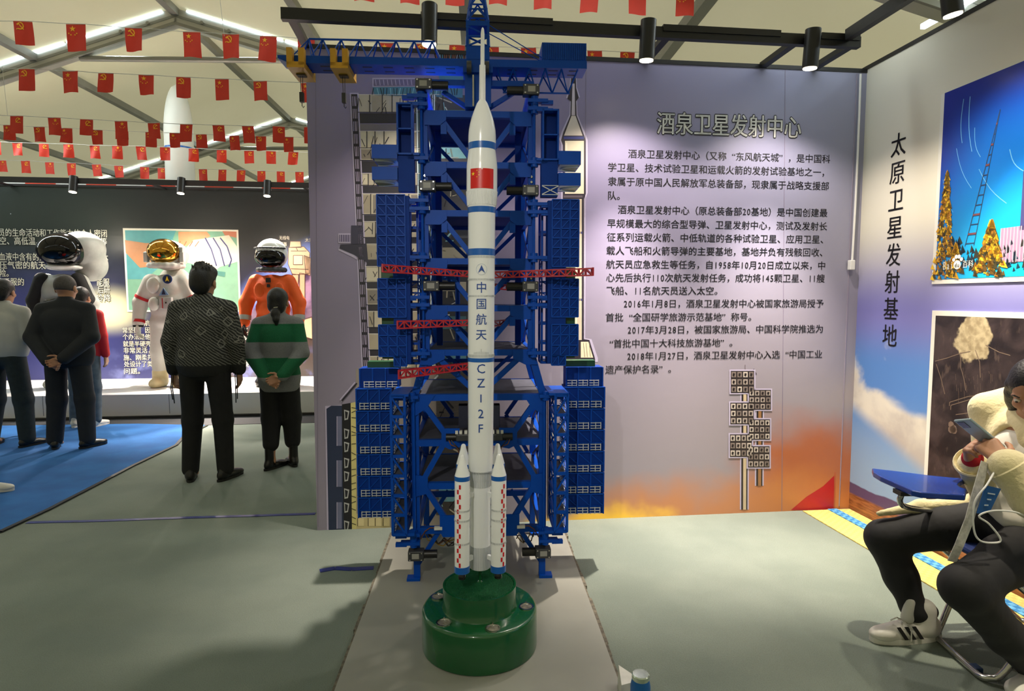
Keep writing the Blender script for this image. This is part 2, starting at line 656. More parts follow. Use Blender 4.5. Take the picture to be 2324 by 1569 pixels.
# blue planet limb low right and star glow
vx = g.math('SUBTRACT', g.x, 10.9)
vz = g.math('SUBTRACT', g.z, -1.2)
rad = g.math('SQRT', g.math('ADD', g.math('MULTIPLY', vx, vx), g.math('MULTIPLY', vz, vz)))
earth = g.step(rad, 3.72, 3.68)
tex = g.noise(2.6, 7, warp=0.8)
ec = g.mix(g.step(tex, 0.38, 0.62), (58, 48, 92), (160, 140, 176))
ec = g.mix(g.step(g.z, 1.6, 0.9), ec, (60, 52, 48))
c = g.mix(earth, c, ec)
halo = g.math('MULTIPLY', g.step(rad, 4.05, 3.7), g.step(rad, 3.6, 3.7))
c = g.mix(halo, c, (110, 140, 226))
gx, gz = g.math('SUBTRACT', g.x, 6.28), g.math('SUBTRACT', g.z, 1.28)
gr = g.math('SQRT', g.math('ADD', g.math('MULTIPLY', g.math('MULTIPLY', gx, gx), 0.4), g.math('MULTIPLY', gz, gz)))
c = g.mix(g.step(gr, 0.42, 0.05), c, (206, 206, 166))
st = g.nt.nodes.new('ShaderNodeTexVoronoi')
st.inputs['Scale'].default_value = 3.5
g.nt.links.new(g.co, st.inputs['Vector'])
c = g.mix(g.step(st.outputs['Distance'], 0.035, 0.025), c, (190, 195, 210))
lit = g.math('MULTIPLY', g.step(g.z, 0.9, 0.3), g.step(g.noise(3.5, 6), 0.45, 0.62))
c = g.mix(g.math('MULTIPLY', lit, g.step(g.x, 6.0, 6.6)), c, (92, 100, 150))
M_space = g.done(c)
FAR_U0, FAR_U1 = -11.0, 0.2
wall_far = local_wall('wall_far', Wf(FAR_U0, FAR_V, 0), TW, FAR_U1 - FAR_U0, 0.08, 3.0, M_space)
tag(wall_far, 'dark display wall printed with stars, a planet and white text')
MB().box(0, FAR_U1 - FAR_U0, -0.01, 0.09, 3.0, 3.03).build('cap_rail', M_black, wall_far)

M_plinth = mat('white laminate', (220, 220, 218), 0.4, var=0.03, scale=3)
pl = MB(Wf).box(-8.5, 0.2, 7.83, FAR_V - 0.002, 0.03, FAR_Z0).build('display_plinth', M_plinth)
tag(pl, 'long low white plinth carrying the space suits', 'plinth')
MB(Wf).box(-8.5, 0.2, 7.87, 9.3, 0.0, 0.045).build('kick_board', mat('grey kick board', (122, 122, 128), 0.5), pl)
sm = MB(Wf)
for u in (-7.4, -6.0, -4.72, -3.3, -1.9, -0.6):
    sm.box(u, u + 0.006, 7.828, 7.832, 0.05, FAR_Z0 - 0.002)
sm.build('panel_joint', mat('joint grey', (120, 120, 124), 0.6), pl)

# dark strip of flooring at the foot of the plinth
ds = MB(Wf).box(-8.5, 0.2, 7.30, 7.87, 0.0008, 0.004).build('floor_strip', mat('black rubber', (24, 26, 32), 0.7))
tag(ds, 'dark floor strip at the foot of the white plinth', 'floor strip')

# ---- tent: fabric roof, gable and sides
fm = bpy.data.materials.new('white tent fabric')
fm.use_nodes = True
nt = fm.node_tree
pb = nt.nodes['Principled BSDF']
pb.inputs['Roughness'].default_value = 0.8
tl = nt.nodes.new('ShaderNodeBsdfTranslucent')
mx = nt.nodes.new('ShaderNodeMixShader')
mx.inputs[0].default_value = 0.38
nz = nt.nodes.new('ShaderNodeTexNoise')
nz.inputs['Scale'].default_value = 0.9
nz.inputs['Detail'].default_value = 5
tcn = nt.nodes.new('ShaderNodeTexCoord')
nt.links.new(tcn.outputs['Object'], nz.inputs['Vector'])
rp = nt.nodes.new('ShaderNodeValToRGB')
rp.color_ramp.elements[0].color = lin((196, 189, 154)) + (1,)
rp.color_ramp.elements[1].color = lin((210, 204, 172)) + (1,)
nt.links.new(nz.outputs['Fac'], rp.inputs['Fac'])
nt.links.new(rp.outputs['Color'], pb.inputs['Base Color'])
nt.links.new(rp.outputs['Color'], tl.inputs['Color'])
bpn = nt.nodes.new('ShaderNodeBump')
bpn.inputs['Strength'].default_value = 0.25
bpn.inputs['Distance'].default_value = 0.15
nt.links.new(nz.outputs['Fac'], bpn.inputs['Height'])
nt.links.new(bpn.outputs['Normal'], pb.inputs['Normal'])
out = nt.nodes['Material Output']
nt.links.new(pb.outputs[0], mx.inputs[1])
nt.links.new(tl.outputs[0], mx.inputs[2])
nt.links.new(mx.outputs[0], out.inputs['Surface'])
M_fabric = fm
D0, D1 = -7.0, 18.0
XL, XR = RIDGE_X - 7.5, RIDGE_X + 7.5


def roof_z(x):
    return RIDGE_Z - (SLOPE_R * (x - RIDGE_X) if x > RIDGE_X else SLOPE_L * (RIDGE_X - x))


m = MB(Tf)
for xa_, xb_ in ((XL, RIDGE_X), (RIDGE_X, XR)):
    m.face([(xa_, D0, roof_z(xa_)), (xb_, D0, roof_z(xb_)), (xb_, D1, roof_z(xb_)), (xa_, D1, roof_z(xa_))])
ceiling = m.build('ceiling', M_fabric, recalc=False)
tag(ceiling, 'cream white tent roof fabric', kind='structure')
ws = MB(Tf).face([(XL, D0, 0), (XL, D1, 0), (XL, D1, roof_z(XL)), (XL, D0, roof_z(XL))]).build('wall_left', M_fabric)
tag(ws, 'white tent side wall', kind='structure')
for nm_, dd_ in (('wall_end', D1), ('wall_front', D0)):
    m = MB(Tf).face([(XL, dd_, 0), (XR, dd_, 0), (XR, dd_, roof_z(XR)), (RIDGE_X, dd_, RIDGE_Z), (XL, dd_, roof_z(XL))])
    tag(m.build(nm_, M_fabric), 'white gable end wall of the tent', kind='structure')
ws = MB(Tf).face([(XR, D0, 0), (XR, D1, 0), (XR, D1, roof_z(XR)), (XR, D0, roof_z(XR))]).build('wall_side', M_fabric)
tag(ws, 'white tent side wall behind the booth', kind='structure')

M_alu = mat('brushed aluminium', (186, 186, 178), 0.42, metal=0.35, var=0.06, scale=6)
M_alu_d = mat('dull aluminium', (146, 146, 138), 0.5, metal=0.35, var=0.06, scale=6)
M_led = mat('led tube', (226, 245, 255), 0.4, emit=6.0, var=0.0)
ords = {-1.1: 'behind the viewer', 3.6: 'nearest overhead', 8.4: 'second from the viewer, with the tie tube', 13.1: 'third from the viewer', 17.8: 'at the gable end'}
for fd in FRAMES:
    p0 = Tf(RIDGE_X, fd, 0)
    rt = thing('tent_frame', 'aluminium tent roof frame, ' + ords[fd], 'tent frame', p0)
    for s, sl in ((-1, SLOPE_L), (1, SLOPE_R)):
        xe = RIDGE_X + s * 7.45
        z0, z1 = RIDGE_Z - 0.13, roof_z(xe) - 0.13
        rf = MB(Tf)
        rf.bar((RIDGE_X, fd, z0), (xe, fd, z1), 0.10, 0.20)
        rafter = rf.build('rafter', M_alu, rt)
        lip = MB(Tf)
        lip.bar((RIDGE_X, fd - 0.055, z0 - 0.085), (xe, fd - 0.055, z1 - 0.085), 0.03, 0.035)
        lip.bar((RIDGE_X, fd - 0.052, z0 + 0.01), (xe, fd - 0.052, z1 + 0.01), 0.006, 0.03)
        lip.build('flange', M_alu_d, rafter)
        for t in (0.045, 0.09, 0.29, 0.335, 0.6, 0.64, 0.80, 0.825):
            xx = RIDGE_X + s * 7.45 * t
            zz = z0 + (z1 - z0) * t
            MB(Tf).cyl((xx, fd - 0.075, zz + 0.02), (xx, fd - 0.05, zz + 0.02), 0.022, n=6).build('bolt', M_alu_d, rafter)
        tb = MB(Tf)
        t = 0.02
        while t < 0.97:
            t2 = min(t + 0.16, 0.97)
            tb.bar((RIDGE_X + s * 7.45 * t, fd - 0.06, z0 + (z1 - z0) * t + 0.105), (RIDGE_X + s * 7.45 * t2, fd - 0.06, z0 + (z1 - z0) * t2 + 0.105), 0.02, 0.02)
            t = t2 + 0.004
        tb.build('led_tube', M_led, rafter)
        lg = MB(Tf).box(xe - 0.06, xe + 0.04, fd - 0.1, fd + 0.1, 0, z1 + 0.05)
        lg.build('post', M_alu, rt)
    MB(Tf).cyl((RIDGE_X - 1.22, fd, RIDGE_Z - 0.24 - SLOPE_L * 1.22), (RIDGE_X + 1.38, fd, RIDGE_Z - 0.24 - SLOPE_R * 1.38), 0.035, n=10).build('tie_tube', M_alu_d, rt)
pn = ('ridge', 'first right of the ridge', 'second right of the ridge', 'third right of the ridge', 'first left of the ridge', 'second left of the ridge')
for nm, x in zip(pn, (RIDGE_X, -1.95, -0.12, 1.62, -5.6, -7.25)):
    z = roof_z(x) - 0.07
    o = MB(Tf).bar((x, D0, z), (x, D1, z), 0.09, 0.09).build('roof_purlin', M_alu_d)
    tag(o, 'long aluminium roof purlin, ' + nm, 'purlin', 'tent roof purlins')

# ---- low white board that carries the tower
BZ = 0.02
BD0, BD1 = 1.75, 3.70
g = G('white board', rough=0.28)
M_board = g.done(g.mix(g.step(g.noise(2.0, 4), 0.3, 0.7), (138, 139, 131), (150, 151, 142)))
root = thing('base_board', 'large pale grey board on the carpet under the rocket and tower', 'board', Tf(0, 2.7, 0))
MB(Tf).box(-0.53, 0.515, BD0, BD1, 0.001, BZ).build('board', M_board, root)
rng = random.Random(3)
for s, xe in ((-1, -0.53), (1, 0.515)):
    eb = MB(Tf)
    d = BD0
    while d < BD1 - 0.02:
        L = rng.uniform(0.05, 0.16)
        w = rng.uniform(0.006, 0.016)
        eb.box(xe, xe + s * w, d, min(d + L, BD1), 0.001, BZ - 0.002)
        d += L
    eb.build('edge_strip', mat('worn edge', (96, 90, 76), 0.7, var=0.6, scale=40), root)

# ---- woven mat along the right wall
g = G('yellow woven straw', rough=0.85, bump=0.5, bscale=70)
ck = g.nt.nodes.new('ShaderNodeTexChecker')
ck.inputs['Scale'].default_value = 42
g.nt.links.new(g.co, ck.inputs['Vector'])
M_straw = g.done(g.mix(g.math('MULTIPLY', ck.outputs['Fac'], 0.35), (214, 192, 112), (160, 136, 66)))
g = G('blue braid', rough=0.8, bump=0.5, bscale=70)
ck = g.nt.nodes.new('ShaderNodeTexChecker')
ck.inputs['Scale'].default_value = 36
g.nt.links.new(g.co, ck.inputs['Vector'])
M_braid = g.done(g.mix(ck.outputs['Fac'], (40, 116, 176), (92, 160, 206)))
root = thing('woven_mat', 'yellow straw mat with a blue braided edge along the sky wall', 'mat', Wf(2.6, 2.5, 0))
MB(Wf).box(2.42, 2.60, 1.0, 3.84, 0.001, 0.007).build('straw_panel', M_straw, root)
MB(Wf).box(2.60, 2.665, 1.0, 3.84, 0.001, 0.012).build('blue_border', M_braid, root)
MB(Wf).box(2.665, 2.76, 1.0, 3.84, 0.001, 0.006).build('straw_edge', M_straw, root)
# ================================================================== track lights
M_spot_body = mat('black spot housing', (16, 16, 18), 0.38, var=0.05)
M_spot_lens = mat('warm lamp glass', (255, 238, 205), 0.3, emit=14.0, var=0.0)
WARM = (1.0, 0.86, 0.74)


def track_light(pos, aim, r, h, label, power, size_deg=58, color=WARM, post=None, spill=0.115, group='track spotlights'):
    """black cylinder spotlight; pos = centre of the lamp mouth (world)"""
    pos = Vector(pos)
    d = (Vector(aim) - pos).normalized()
    rt = thing('track_spotlight', label, 'spotlight', pos, group)
    top = pos - d * h
    MB().cyl(pos + d * 0.0, top, r, n=24).build('housing', M_spot_body, rt, smooth=True)
    m = MB()
    m.cyl(pos + d * 0.001, pos + d * 0.004, r * 0.86, n=24)
    m.build('lens', M_spot_lens, rt)
    if post is not None:
        MB().bar(pos - d * h * 0.62, post, 0.03, 0.03).build('bracket', M_spot_body, rt)
    # bright beam and the weak wide spill of the reflector
    for nm, pw, sz, bl in (('beam', power, size_deg, 1.0), ('spill', power * spill, 126, 0.6)):
        l = bpy.data.lights.new('spot_' + nm, 'SPOT')
        l.energy = pw
        l.spot_size = R(sz)
        l.spot_blend = bl
        l.shadow_soft_size = r * 0.7
        l.color = color
        o = bpy.data.objects.new('spot_' + nm, l)
        o.parent = rt
        o.location = d * 0.02
        o.rotation_euler = d.to_track_quat('-Z', 'Y').to_euler()
        col.objects.link(o)


TRK_V = 3.50
TZ = WALL_H + 0.03
rt = thing('light_track', 'black lighting track with bracket arms along the mauve wall top', 'track', Wf(1.0, WALL_V, WALL_H))
MB(Wf).box(-0.83, 2.45, TRK_V - 0.02, TRK_V + 0.02, TZ - 0.03, TZ + 0.03).build('rail', M_black, rt)
for a, b in ((-0.1, 0.62), (1.25, 1.95), (2.2, 2.44)):
    MB(Wf).box(a, b, TRK_V - 0.028, TRK_V + 0.024, TZ + 0.005, TZ + 0.04).build('track_section', M_black, rt)
for u in (-0.78, 1.28, 2.05, 2.40):
    MB(Wf).box(u - 0.022, u + 0.022, TRK_V + 0.02, WALL_V + 0.0, TZ - 0.028, TZ + 0.004).build('arm', M_black, rt)
for px, py, ax, lab, pw in ((974, 100, -0.10, 'black spotlight on the track left of the blue crane mast', 300),
                            (1467, 137, 0.07, 'black spotlight on the track above the wall heading', 500),
                            (1838, 155, 0.07, 'black spotlight on the track near the wall corner', 460)):
    v = TRK_V - 0.07
    u, z = wp(px, py, v)
    track_light(Wf(u, v, z), Wf(u - 0.02, v + ax, z - 1), 0.043, 0.21, lab, pw, post=Wf(u, TRK_V, TZ))

# track above the right hand wall
RTU = 2.36
rt = thing('light_track', 'black lighting track above the sky wall', 'track', Wf(RTU, 2.4, 2.95))
MB(Wf).box(RTU - 0.02, RTU + 0.02, 0.6, TRK_V - 0.03, 2.94, 3.0).build('rail', M_black, rt)
for v in (1.2, 2.5):
    MB(Wf).box(RTU + 0.02, WALL_U1, v - 0.02, v + 0.02, 2.945, 2.97).build('arm', M_black, rt)
v, z = wr(2172, 34, RTU - 0.03)
track_light(Wf(RTU - 0.05, v, z), Wf(RTU + 0.12, v, z - 1), 0.043, 0.21, 'black spotlight on the track over the photo prints', 330, spill=0.12, color=(1.0, 0.88, 0.68), post=Wf(RTU, v, 2.95))
track_light(Wf(RTU - 0.05, v - 1.25, z), Wf(RTU + 0.12, v - 1.25, z - 1), 0.043, 0.21, 'black spotlight on the right track, next one towards the viewer', 300, spill=0.12, color=(1.0, 0.88, 0.68), post=Wf(RTU, v - 1.25, 2.95))

# track and lamp added out of view behind the viewer to brighten the rocket
rt = thing('light_track', 'black lighting track added out of view behind the viewer', 'track', Tf(0, -0.8, 3.1))
MB(Tf).box(-1.8, 1.8, -0.82, -0.78, 3.07, 3.13).build('rail', M_black, rt)
for xx in (-1.6, 1.6):
    MB(Tf).box(xx - 0.01, xx + 0.01, -0.81, -0.79, 3.13, roof_z(xx) - 0.002).build('hanger', M_black, rt)
track_light(Tf(-0.75, -0.62, 2.92), Tf(0.0, 2.5, 1.35), 0.043, 0.21, 'added black spotlight out of view behind the viewer, aimed at the rocket', 150, size_deg=46, spill=0.0, color=(1.0, 0.95, 0.86), post=Tf(-0.75, -0.8, 3.08))

# LED tubes fixed under the eaves behind the sky wall
for k in range(3):
    o = MB(Wf).box(3.0, 3.03, 0.9 + k * 0.95, 1.8 + k * 0.95, 3.13, 3.16).build('tube_light', M_led)
    tag(o, 'white LED tube above the sky wall, %s from the corner' % ('third', 'second', 'first')[k], 'tube light', 'LED tubes above the sky wall')

# far wall track
FT_V = 9.0
rt = thing('light_track', 'black lighting track along the far display wall', 'track', Wf(-4, FT_V, 2.95))
MB(Wf).box(-10.5, 0.1, FT_V - 0.02, FT_V + 0.02, 2.98, 3.05).build('rail', M_black, rt)
for u in (-10.2, -8.0, -5.9, -3.9, -1.9, 0.0):
    MB(Wf).box(u - 0.02, u + 0.02, FT_V, FAR_V, 2.985, 3.01).build('arm', M_black, rt)
for px, py, lab in ((165, 436, 'far spotlight above the black and white space suit'), (410, 439, 'far spotlight above the white space suit'), (606, 445, 'far spotlight above the orange space suit')):
    v = FT_V - 0.07
    u, z = wp(px, py, v)
    track_light(Wf(u, v, z), Wf(u, v - 0.22, z - 1), 0.05, 0.215, lab, 1500, size_deg=76, spill=0.10, post=Wf(u, FT_V, 3.0))
# red and white barrier tape along the top of the far wall
m = MB(Wf)
o = thing('barrier_tape', 'red and white barrier tape along the top of the far wall', 'tape', Wf(-4.0, FAR_V + 0.12, 3.05))
for k in range(22):
    u0 = -8.6 + k * 0.4
    MB(Wf).bar((u0, FAR_V + 0.12, 3.075 - 0.010 * k * 0.2), (u0 + 0.4, FAR_V + 0.12, 3.075 - 0.010 * (k + 1) * 0.2), 0.004, 0.05).build('tape_band', mat('tape red', (206, 60, 30), 0.5) if k % 2 else mat('tape white', (220, 220, 214), 0.5), o)
# ================================================================== launch tower model
M_tb = mat('tower blue paint', (0, 70, 172), 0.45, var=0.06, scale=9, spec=0.2)
M_tb2 = mat('tower panel blue', (0, 50, 136), 0.55, var=0.07, scale=7, spec=0.15)
M_deck = mat('dark deck grey', (76, 78, 90), 0.6, var=0.15, scale=20)
M_red = mat('red arm paint', (178, 26, 44), 0.4, var=0.1)
M_green = mat('dark green paint', (14, 74, 42), 0.4, var=0.08)
M_yel = mat('yellow crane paint', (206, 152, 14), 0.38, var=0.06)
M_gear = mat('grey gearbox', (62, 64, 68), 0.45, metal=0.3, var=0.12, scale=30)
M_blk = mat('black motor', (18, 18, 20), 0.4, var=0.1)
M_white_rail = mat('white railing paint', (206, 210, 214), 0.45, var=0.04)
M_wire = mat('black wire', (22, 20, 20), 0.5)
M_wire_r = mat('brown wire', (112, 66, 34), 0.5)
M_steel = mat('bright steel', (176, 176, 172), 0.25, metal=0.9, var=0.04)
M_pale = mat('pale underside', (232, 238, 234), 0.5, var=0.05)
AX = 1087.0
DF, DB = 3.06, 3.63
tower = thing('launch_tower', 'blue model launch tower with crane, swing platforms and red arms', 'tower model', Tf(0, 3.3, BZ))


def X(px, d=DF, py=700):
    return tp(px, py, d)[0]


def Z(py, d=DF, px=AX):
    return tp(px, py, d)[1]


def sym(fn):
    for s in (-1, 1):
        fn(s)


def P(x, d, z):
    return (x, d, z)


UX, LX = 0.258, 0.318            # half widths of the upper and lower tower (column centre lines)
cw = 0.03
ZT, ZM, ZL, ZB = Z(205), Z(800), Z(893), Z(1205)
levels_up = [Z(262), Z(377), Z(486), Z(594), Z(700), Z(800)]
levels_lo = [Z(901), Z(1003), Z(1100), Z(1200)]

# ---- columns
for s in (-1, 1):
    for d in (DF, DB):
        MB(Tf).box(s * UX - cw / 2, s * UX + cw / 2, d - cw / 2, d + cw / 2, ZM, ZT).build('column', M_tb, tower)
        MB(Tf).bar((s * UX, d, ZM + 0.005), (s * LX, d, ZL - 0.005), cw * 1.15, cw, (0, 1, 0)).build('splayed_column', M_tb, tower)
        MB(Tf).box(s * LX - cw * 0.6, s * LX + cw * 0.6, d - cw / 2, d + cw / 2, ZB, ZL).build('column', M_tb, tower)
    # slim guide rails in front of the columns
    MB(Tf).cyl((s * (UX + 0.012), DF - 0.035, ZM + 0.02), (s * (UX + 0.012), DF - 0.035, ZT), 0.006, n=8).build('hinge_shaft', M_tb, tower)
    MB(Tf).cyl((s * (LX + 0.006), DF - 0.035, ZB - 0.05), (s * (LX + 0.006), DF - 0.035, ZL), 0.007, n=8).build('hinge_shaft', M_tb, tower)


def floor_level(z, hx, bh=0.03, plate=True, top=False):
    MB(Tf).box(-hx, hx, DF - 0.02, DF + 0.012, z - bh / 2, z + bh / 2).build('front_beam', M_tb, tower)
    MB(Tf).box(-hx, hx, DB - 0.012, DB + 0.012, z - bh / 2, z + bh / 2).build('rear_beam', M_tb, tower)
    for s in (-1, 1):
        MB(Tf).box(s * hx - 0.012, s * hx + 0.012, DF, DB, z - bh / 2, z + bh / 2).build('side_beam', M_tb, tower)
    if plate:
        MB(Tf).box(-hx, hx, DF + 0.012, DB - 0.012, z + bh / 2 - 0.012, z + bh / 2 - 0.002).build('floor_plate', M_deck if top else M_tb2, tower)


for i, z in enumerate(levels_up):
    floor_level(z, UX, top=i >= 4)
for i, z in enumerate(levels_lo):
    floor_level(z, LX, bh=0.032, plate=i < 3, top=True)

# ---- gusset plates and braces, front and rear
for i in range(len(levels_up) - 1):
    za, zb = levels_up[i], levels_up[i + 1]
    for s in (-1, 1):
        gp_ = MB(Tf)
        gp_.prism([(s * UX * 0.99, DF - 0.024, za + 0.014), (s * (UX - 0.105), DF - 0.024, za + 0.014), (s * (UX - 0.105), DF - 0.024, za - 0.03), (s * (UX - 0.075), DF - 0.024, za - 0.055), (s * UX * 0.99, DF - 0.024, za - 0.055)], (0, 0.008, 0))
        gp_.build('gusset_plate', M_tb, tower)
        MB(Tf).bar((s * (UX - 0.09), DF - 0.008, za - 0.035), (s * 0.02, DF - 0.008, zb + 0.01), 0.018, 0.024, (0, 0, 1)).build('front_brace', M_tb, tower)
        MB(Tf).bar((s * (UX - 0.03), DB, za - 0.02), (s * 0.02, DB, zb + 0.01), 0.016, 0.02).build('rear_brace', M_tb, tower)
        MB(Tf).bar((s * UX, DF + 0.02, za - 0.02), (s * UX, DB - 0.02, zb + 0.01), 0.01, 0.014).build('side_brace', M_tb, tower)
        MB(Tf).bar((s * UX, DB - 0.02, za - 0.02), (s * UX, DF + 0.02, zb + 0.01), 0.01, 0.014).build('side_brace', M_tb, tower)
        zc = (za + zb) / 2 + 0.045
        MB(Tf).box(s * 0.165 - 0.014, s * 0.165 + 0.014, DF - 0.028, DF - 0.012, zc - 0.022, zc + 0.022).build('cover_box', M_tb, tower)
        MB(Tf).box(s * (UX - 0.045) - 0.016, s * (UX - 0.045) + 0.016, DF + 0.3, DF + 0.318, zb, za).build('inner_column', M_tb2, tower)
# splayed section braces
for s in (-1, 1):
    MB(Tf).bar((s * (UX - 0.06), DF - 0.004, ZM - 0.03), (s * 0.03, DF - 0.004, ZL + 0.02), 0.02, 0.026).build('front_brace', M_tb, tower)
    MB(Tf).bar((s * (UX - 0.03), DB, ZM - 0.03), (s * 0.06, DB, ZL + 0.02), 0.016, 0.02).build('rear_brace', M_tb, tower)
    gp_ = MB(Tf)
    gp_.prism([(s * UX, DF - 0.024, ZM + 0.012), (s * (UX - 0.09), DF - 0.024, ZM + 0.012), (s * (UX - 0.09), DF - 0.024, ZM - 0.03), (s * (UX - 0.03), DF - 0.024, ZM - 0.06), (s * (UX + 0.03), DF - 0.024, ZM - 0.06)], (0, 0.008, 0))
    gp_.build('gusset_plate', M_tb, tower)
    MB(Tf).bar((s * (LX - 0.005), DF + 0.25, ZL), (s * UX, DF + 0.25, ZM), 0.014).build('side_strut', M_tb, tower)
# lower section: diamond bracing with big node plates
l0, l1, l2, l3 = levels_lo
for s in (-1, 1):
    nodes = [(LX - 0.035, l0 - 0.02), (0.158, l1 + 0.03), (LX - 0.03, l2 + 0.02), (0.155, l3 + 0.03)]
    for (xa, za), (xb, zb) in zip(nodes, nodes[1:]):
        MB(Tf).bar((s * xa, DF - 0.012, za), (s * xb, DF - 0.012, zb), 0.026, 0.026).build('front_brace', M_tb, tower)
        MB(Tf).bar((s * xa, DB, za), (s * xb, DB, zb), 0.018, 0.022).build('rear_brace', M_tb, tower)
    for (xa, za) in (nodes[1],):
        k = MB(Tf)
        k.prism([(s * (xa + 0.03), DF - 0.03, za + 0.045), (s * (xa - 0.06), DF - 0.03, za + 0.045), (s * (xa - 0.06), DF - 0.03, za - 0.05), (s * (xa - 0.01), DF - 0.03, za - 0.06), (s * (xa + 0.03), DF - 0.03, za - 0.04)], (0, 0.01, 0))
        k.build('node_plate', M_tb, tower)
    xa, za = nodes[3]
    k = MB(Tf)
    k.prism([(s * (xa + 0.045), DF - 0.03, za + 0.05), (s * (xa - 0.075), DF - 0.03, za + 0.05), (s * (xa - 0.075), DF - 0.03, za + 0.0), (s * (xa - 0.045), DF - 0.03, za - 0.06), (s * (xa + 0.03), DF - 0.03, za - 0.06), (s * (xa + 0.045), DF - 0.03, za - 0.03)], (0, 0.01, 0))
    k.build('node_plate', M_tb, tower)
    k = MB(Tf)
    zc = l2 + 0.01
    k.prism([(s * LX, DF - 0.026, zc + 0.05), (s * (LX - 0.06), DF - 0.026, zc + 0.04), (s * (LX - 0.06), DF - 0.026, zc - 0.045), (s * LX, DF - 0.026, zc - 0.06)], (0, 0.01, 0))
    k.build('gusset_plate', M_tb, tower)
    k = MB(Tf)
    k.prism([(s * LX, DF - 0.026, l0 + 0.014), (s * (LX - 0.1), DF - 0.026, l0 + 0.014), (s * (LX - 0.06), DF - 0.026, l0 - 0.05), (s * LX, DF - 0.026, l0 - 0.09)], (0, 0.01, 0))
    k.build('gusset_plate', M_tb, tower)
    for za, zb in ((l0, l1), (l1, l2), (l2, l3)):
        MB(Tf).bar((s * LX, DF + 0.02, za - 0.02), (s * LX, DB - 0.02, zb + 0.01), 0.012, 0.016).build('side_brace', M_tb, tower)
        MB(Tf).bar((s * LX, DB - 0.02, za - 0.02), (s * LX, DF + 0.02, zb + 0.01), 0.012, 0.016).build('side_brace', M_tb, tower)
    # legs and feet
    for d in (DF, DB):
        MB(Tf).box(s * LX - 0.016, s * LX + 0.016, d - 0.014, d + 0.014, BZ, ZB + 0.01).build('leg', M_tb, tower)
        MB(Tf).box(s * LX - 0.05 if s < 0 else s * LX - 0.016, s * LX + 0.016 if s < 0 else s * LX + 0.05, d - 0.03, d + 0.02, BZ, BZ + 0.014).build('foot', M_tb, tower)
        MB(Tf).bar((s * LX, d, BZ + 0.07), (s * (LX - 0.13), d, ZB + 0.03), 0.018, 0.022).build('leg_brace', M_tb, tower)
    MB(Tf).box(s * LX - 0.012, s * LX + 0.012, DF, DB, ZB - 0.012, ZB + 0.012).build('side_beam', M_tb, tower)
# rear lift shaft, rear frame bars
MB(Tf).cyl((-0.125, DB + 0.035, ZL), (-0.125, DB + 0.035, Z(590)), 0.014, n=12).build('lift_tube', M_tb, tower, smooth=True)
for z in (Z(845), Z(925)):
    MB(Tf).box(-LX + 0.02, LX - 0.02, DB + 0.012, DB + 0.032, z - 0.01, z + 0.01).build('rear_beam', M_tb, tower)
for s in (-1, 1):
    MB(Tf).bar((s * 0.26, DB + 0.02, Z(906)), (s * 0.165, DB + 0.02, Z(940)), 0.014).build('rear_brace', M_tb, tower)
    MB(Tf).bar((s * 0.08, DB + 0.02, Z(906)), (s * 0.165, DB + 0.02, Z(940)), 0.014).build('rear_brace', M_tb, tower)


# ---- geared motors
def motor(s, xin, z, d, L=0.075, g_=0.078, gh=0.05, inward=True):
    """gearbox outside, motor barrel pointing to the axis; xin = outer end of the gearbox"""
    a, b = s * xin, s * (xin - g_)
    gb = MB(Tf).box(a, b, d - 0.03, d + 0.025, z - gh / 2, z + gh / 2).build('gearbox', M_gear, tower, bevel=0.004)
    MB(Tf).box(s * (xin - 0.02), s * (xin - 0.055), d - 0.0315, d - 0.0295, z - 0.012, z + 0.014).build('rating_label', mat('pale label', (150, 150, 146), 0.5), gb)
    mb = MB(Tf).cyl((b, d, z), (s * (xin - g_ - L), d, z), gh * 0.42, n=16).build('motor_barrel', M_blk, tower, smooth=True)
    bl = MB(Tf)
    for dx in (0.01, g_ - 0.01):
        for dz in (-gh / 2 + 0.008, gh / 2 - 0.008):
            bl.cyl((s * (xin - dx), d - 0.034, z + dz), (s * (xin - dx), d - 0.029, z + dz), 0.004, n=6)
    bl.build('bolt', M_steel, gb)['kind'] = 'stuff'
    return gb


motor(-1, -X(951), Z(203), DF - 0.04)
motor(1, X(1220), Z(211), DF - 0.04)
motor(-1, -X(957), Z(428), DF - 0.04)
motor(1, X(1219), Z(436), DF - 0.04)
motor(-1, -X(963), Z(650), DF - 0.04)
motor(1, X(1219), Z(651), DF - 0.04)
for s, px in ((-1, 929), (1, 1247)):
    motor(s, abs(X(px, DF, 1248)), Z(1248), DF - 0.04, L=0.065)
# pair of motors inside the tower behind the rocket
for s in (-1, 1):
    MB(Tf).box(s * 0.045, s * 0.115, DF - 0.055, DF - 0.005, Z(996), Z(981)).build('gearbox', M_gear, tower, bevel=0.004)
    MB(Tf).cyl((s * 0.115, DF - 0.03, Z(989)), (s * 0.165, DF - 0.03, Z(989)), 0.019, n=14).build('motor_barrel', M_blk, tower, smooth=True)
    MB(Tf).box(s * 0.06, s * 0.105, DF + 0.05, DF + 0.12, Z(975), Z(925)).build('driver_box', mat('dark navy box', (20, 26, 52), 0.5), tower)
    for q, dx in enumerate((0.06, 0.085, 0.105)):
        MB(Tf).box(s * dx, s * (dx + 0.014), DF - 0.045, DF - 0.02, Z(981), Z(974)).build('plug', mat('white plug', (216, 216, 210), 0.5), tower)
    for k, mt in enumerate((M_wire_r, M_wire)):
        pts = [Vector((s * (0.15 - 0.012 * k), DF - 0.05, Z(994))), Vector((s * (0.14 - 0.02 * k), DF - 0.06, Z(1003))), Vector((s * (0.11 - 0.015 * k), DF - 0.055, Z(1009 + 6 * k))), Vector((s * 0.10, DF - 0.05, Z(1024)))]
        MB(Tf).tube(pts, 0.0028, 6).build('motor_wire', mt, tower)
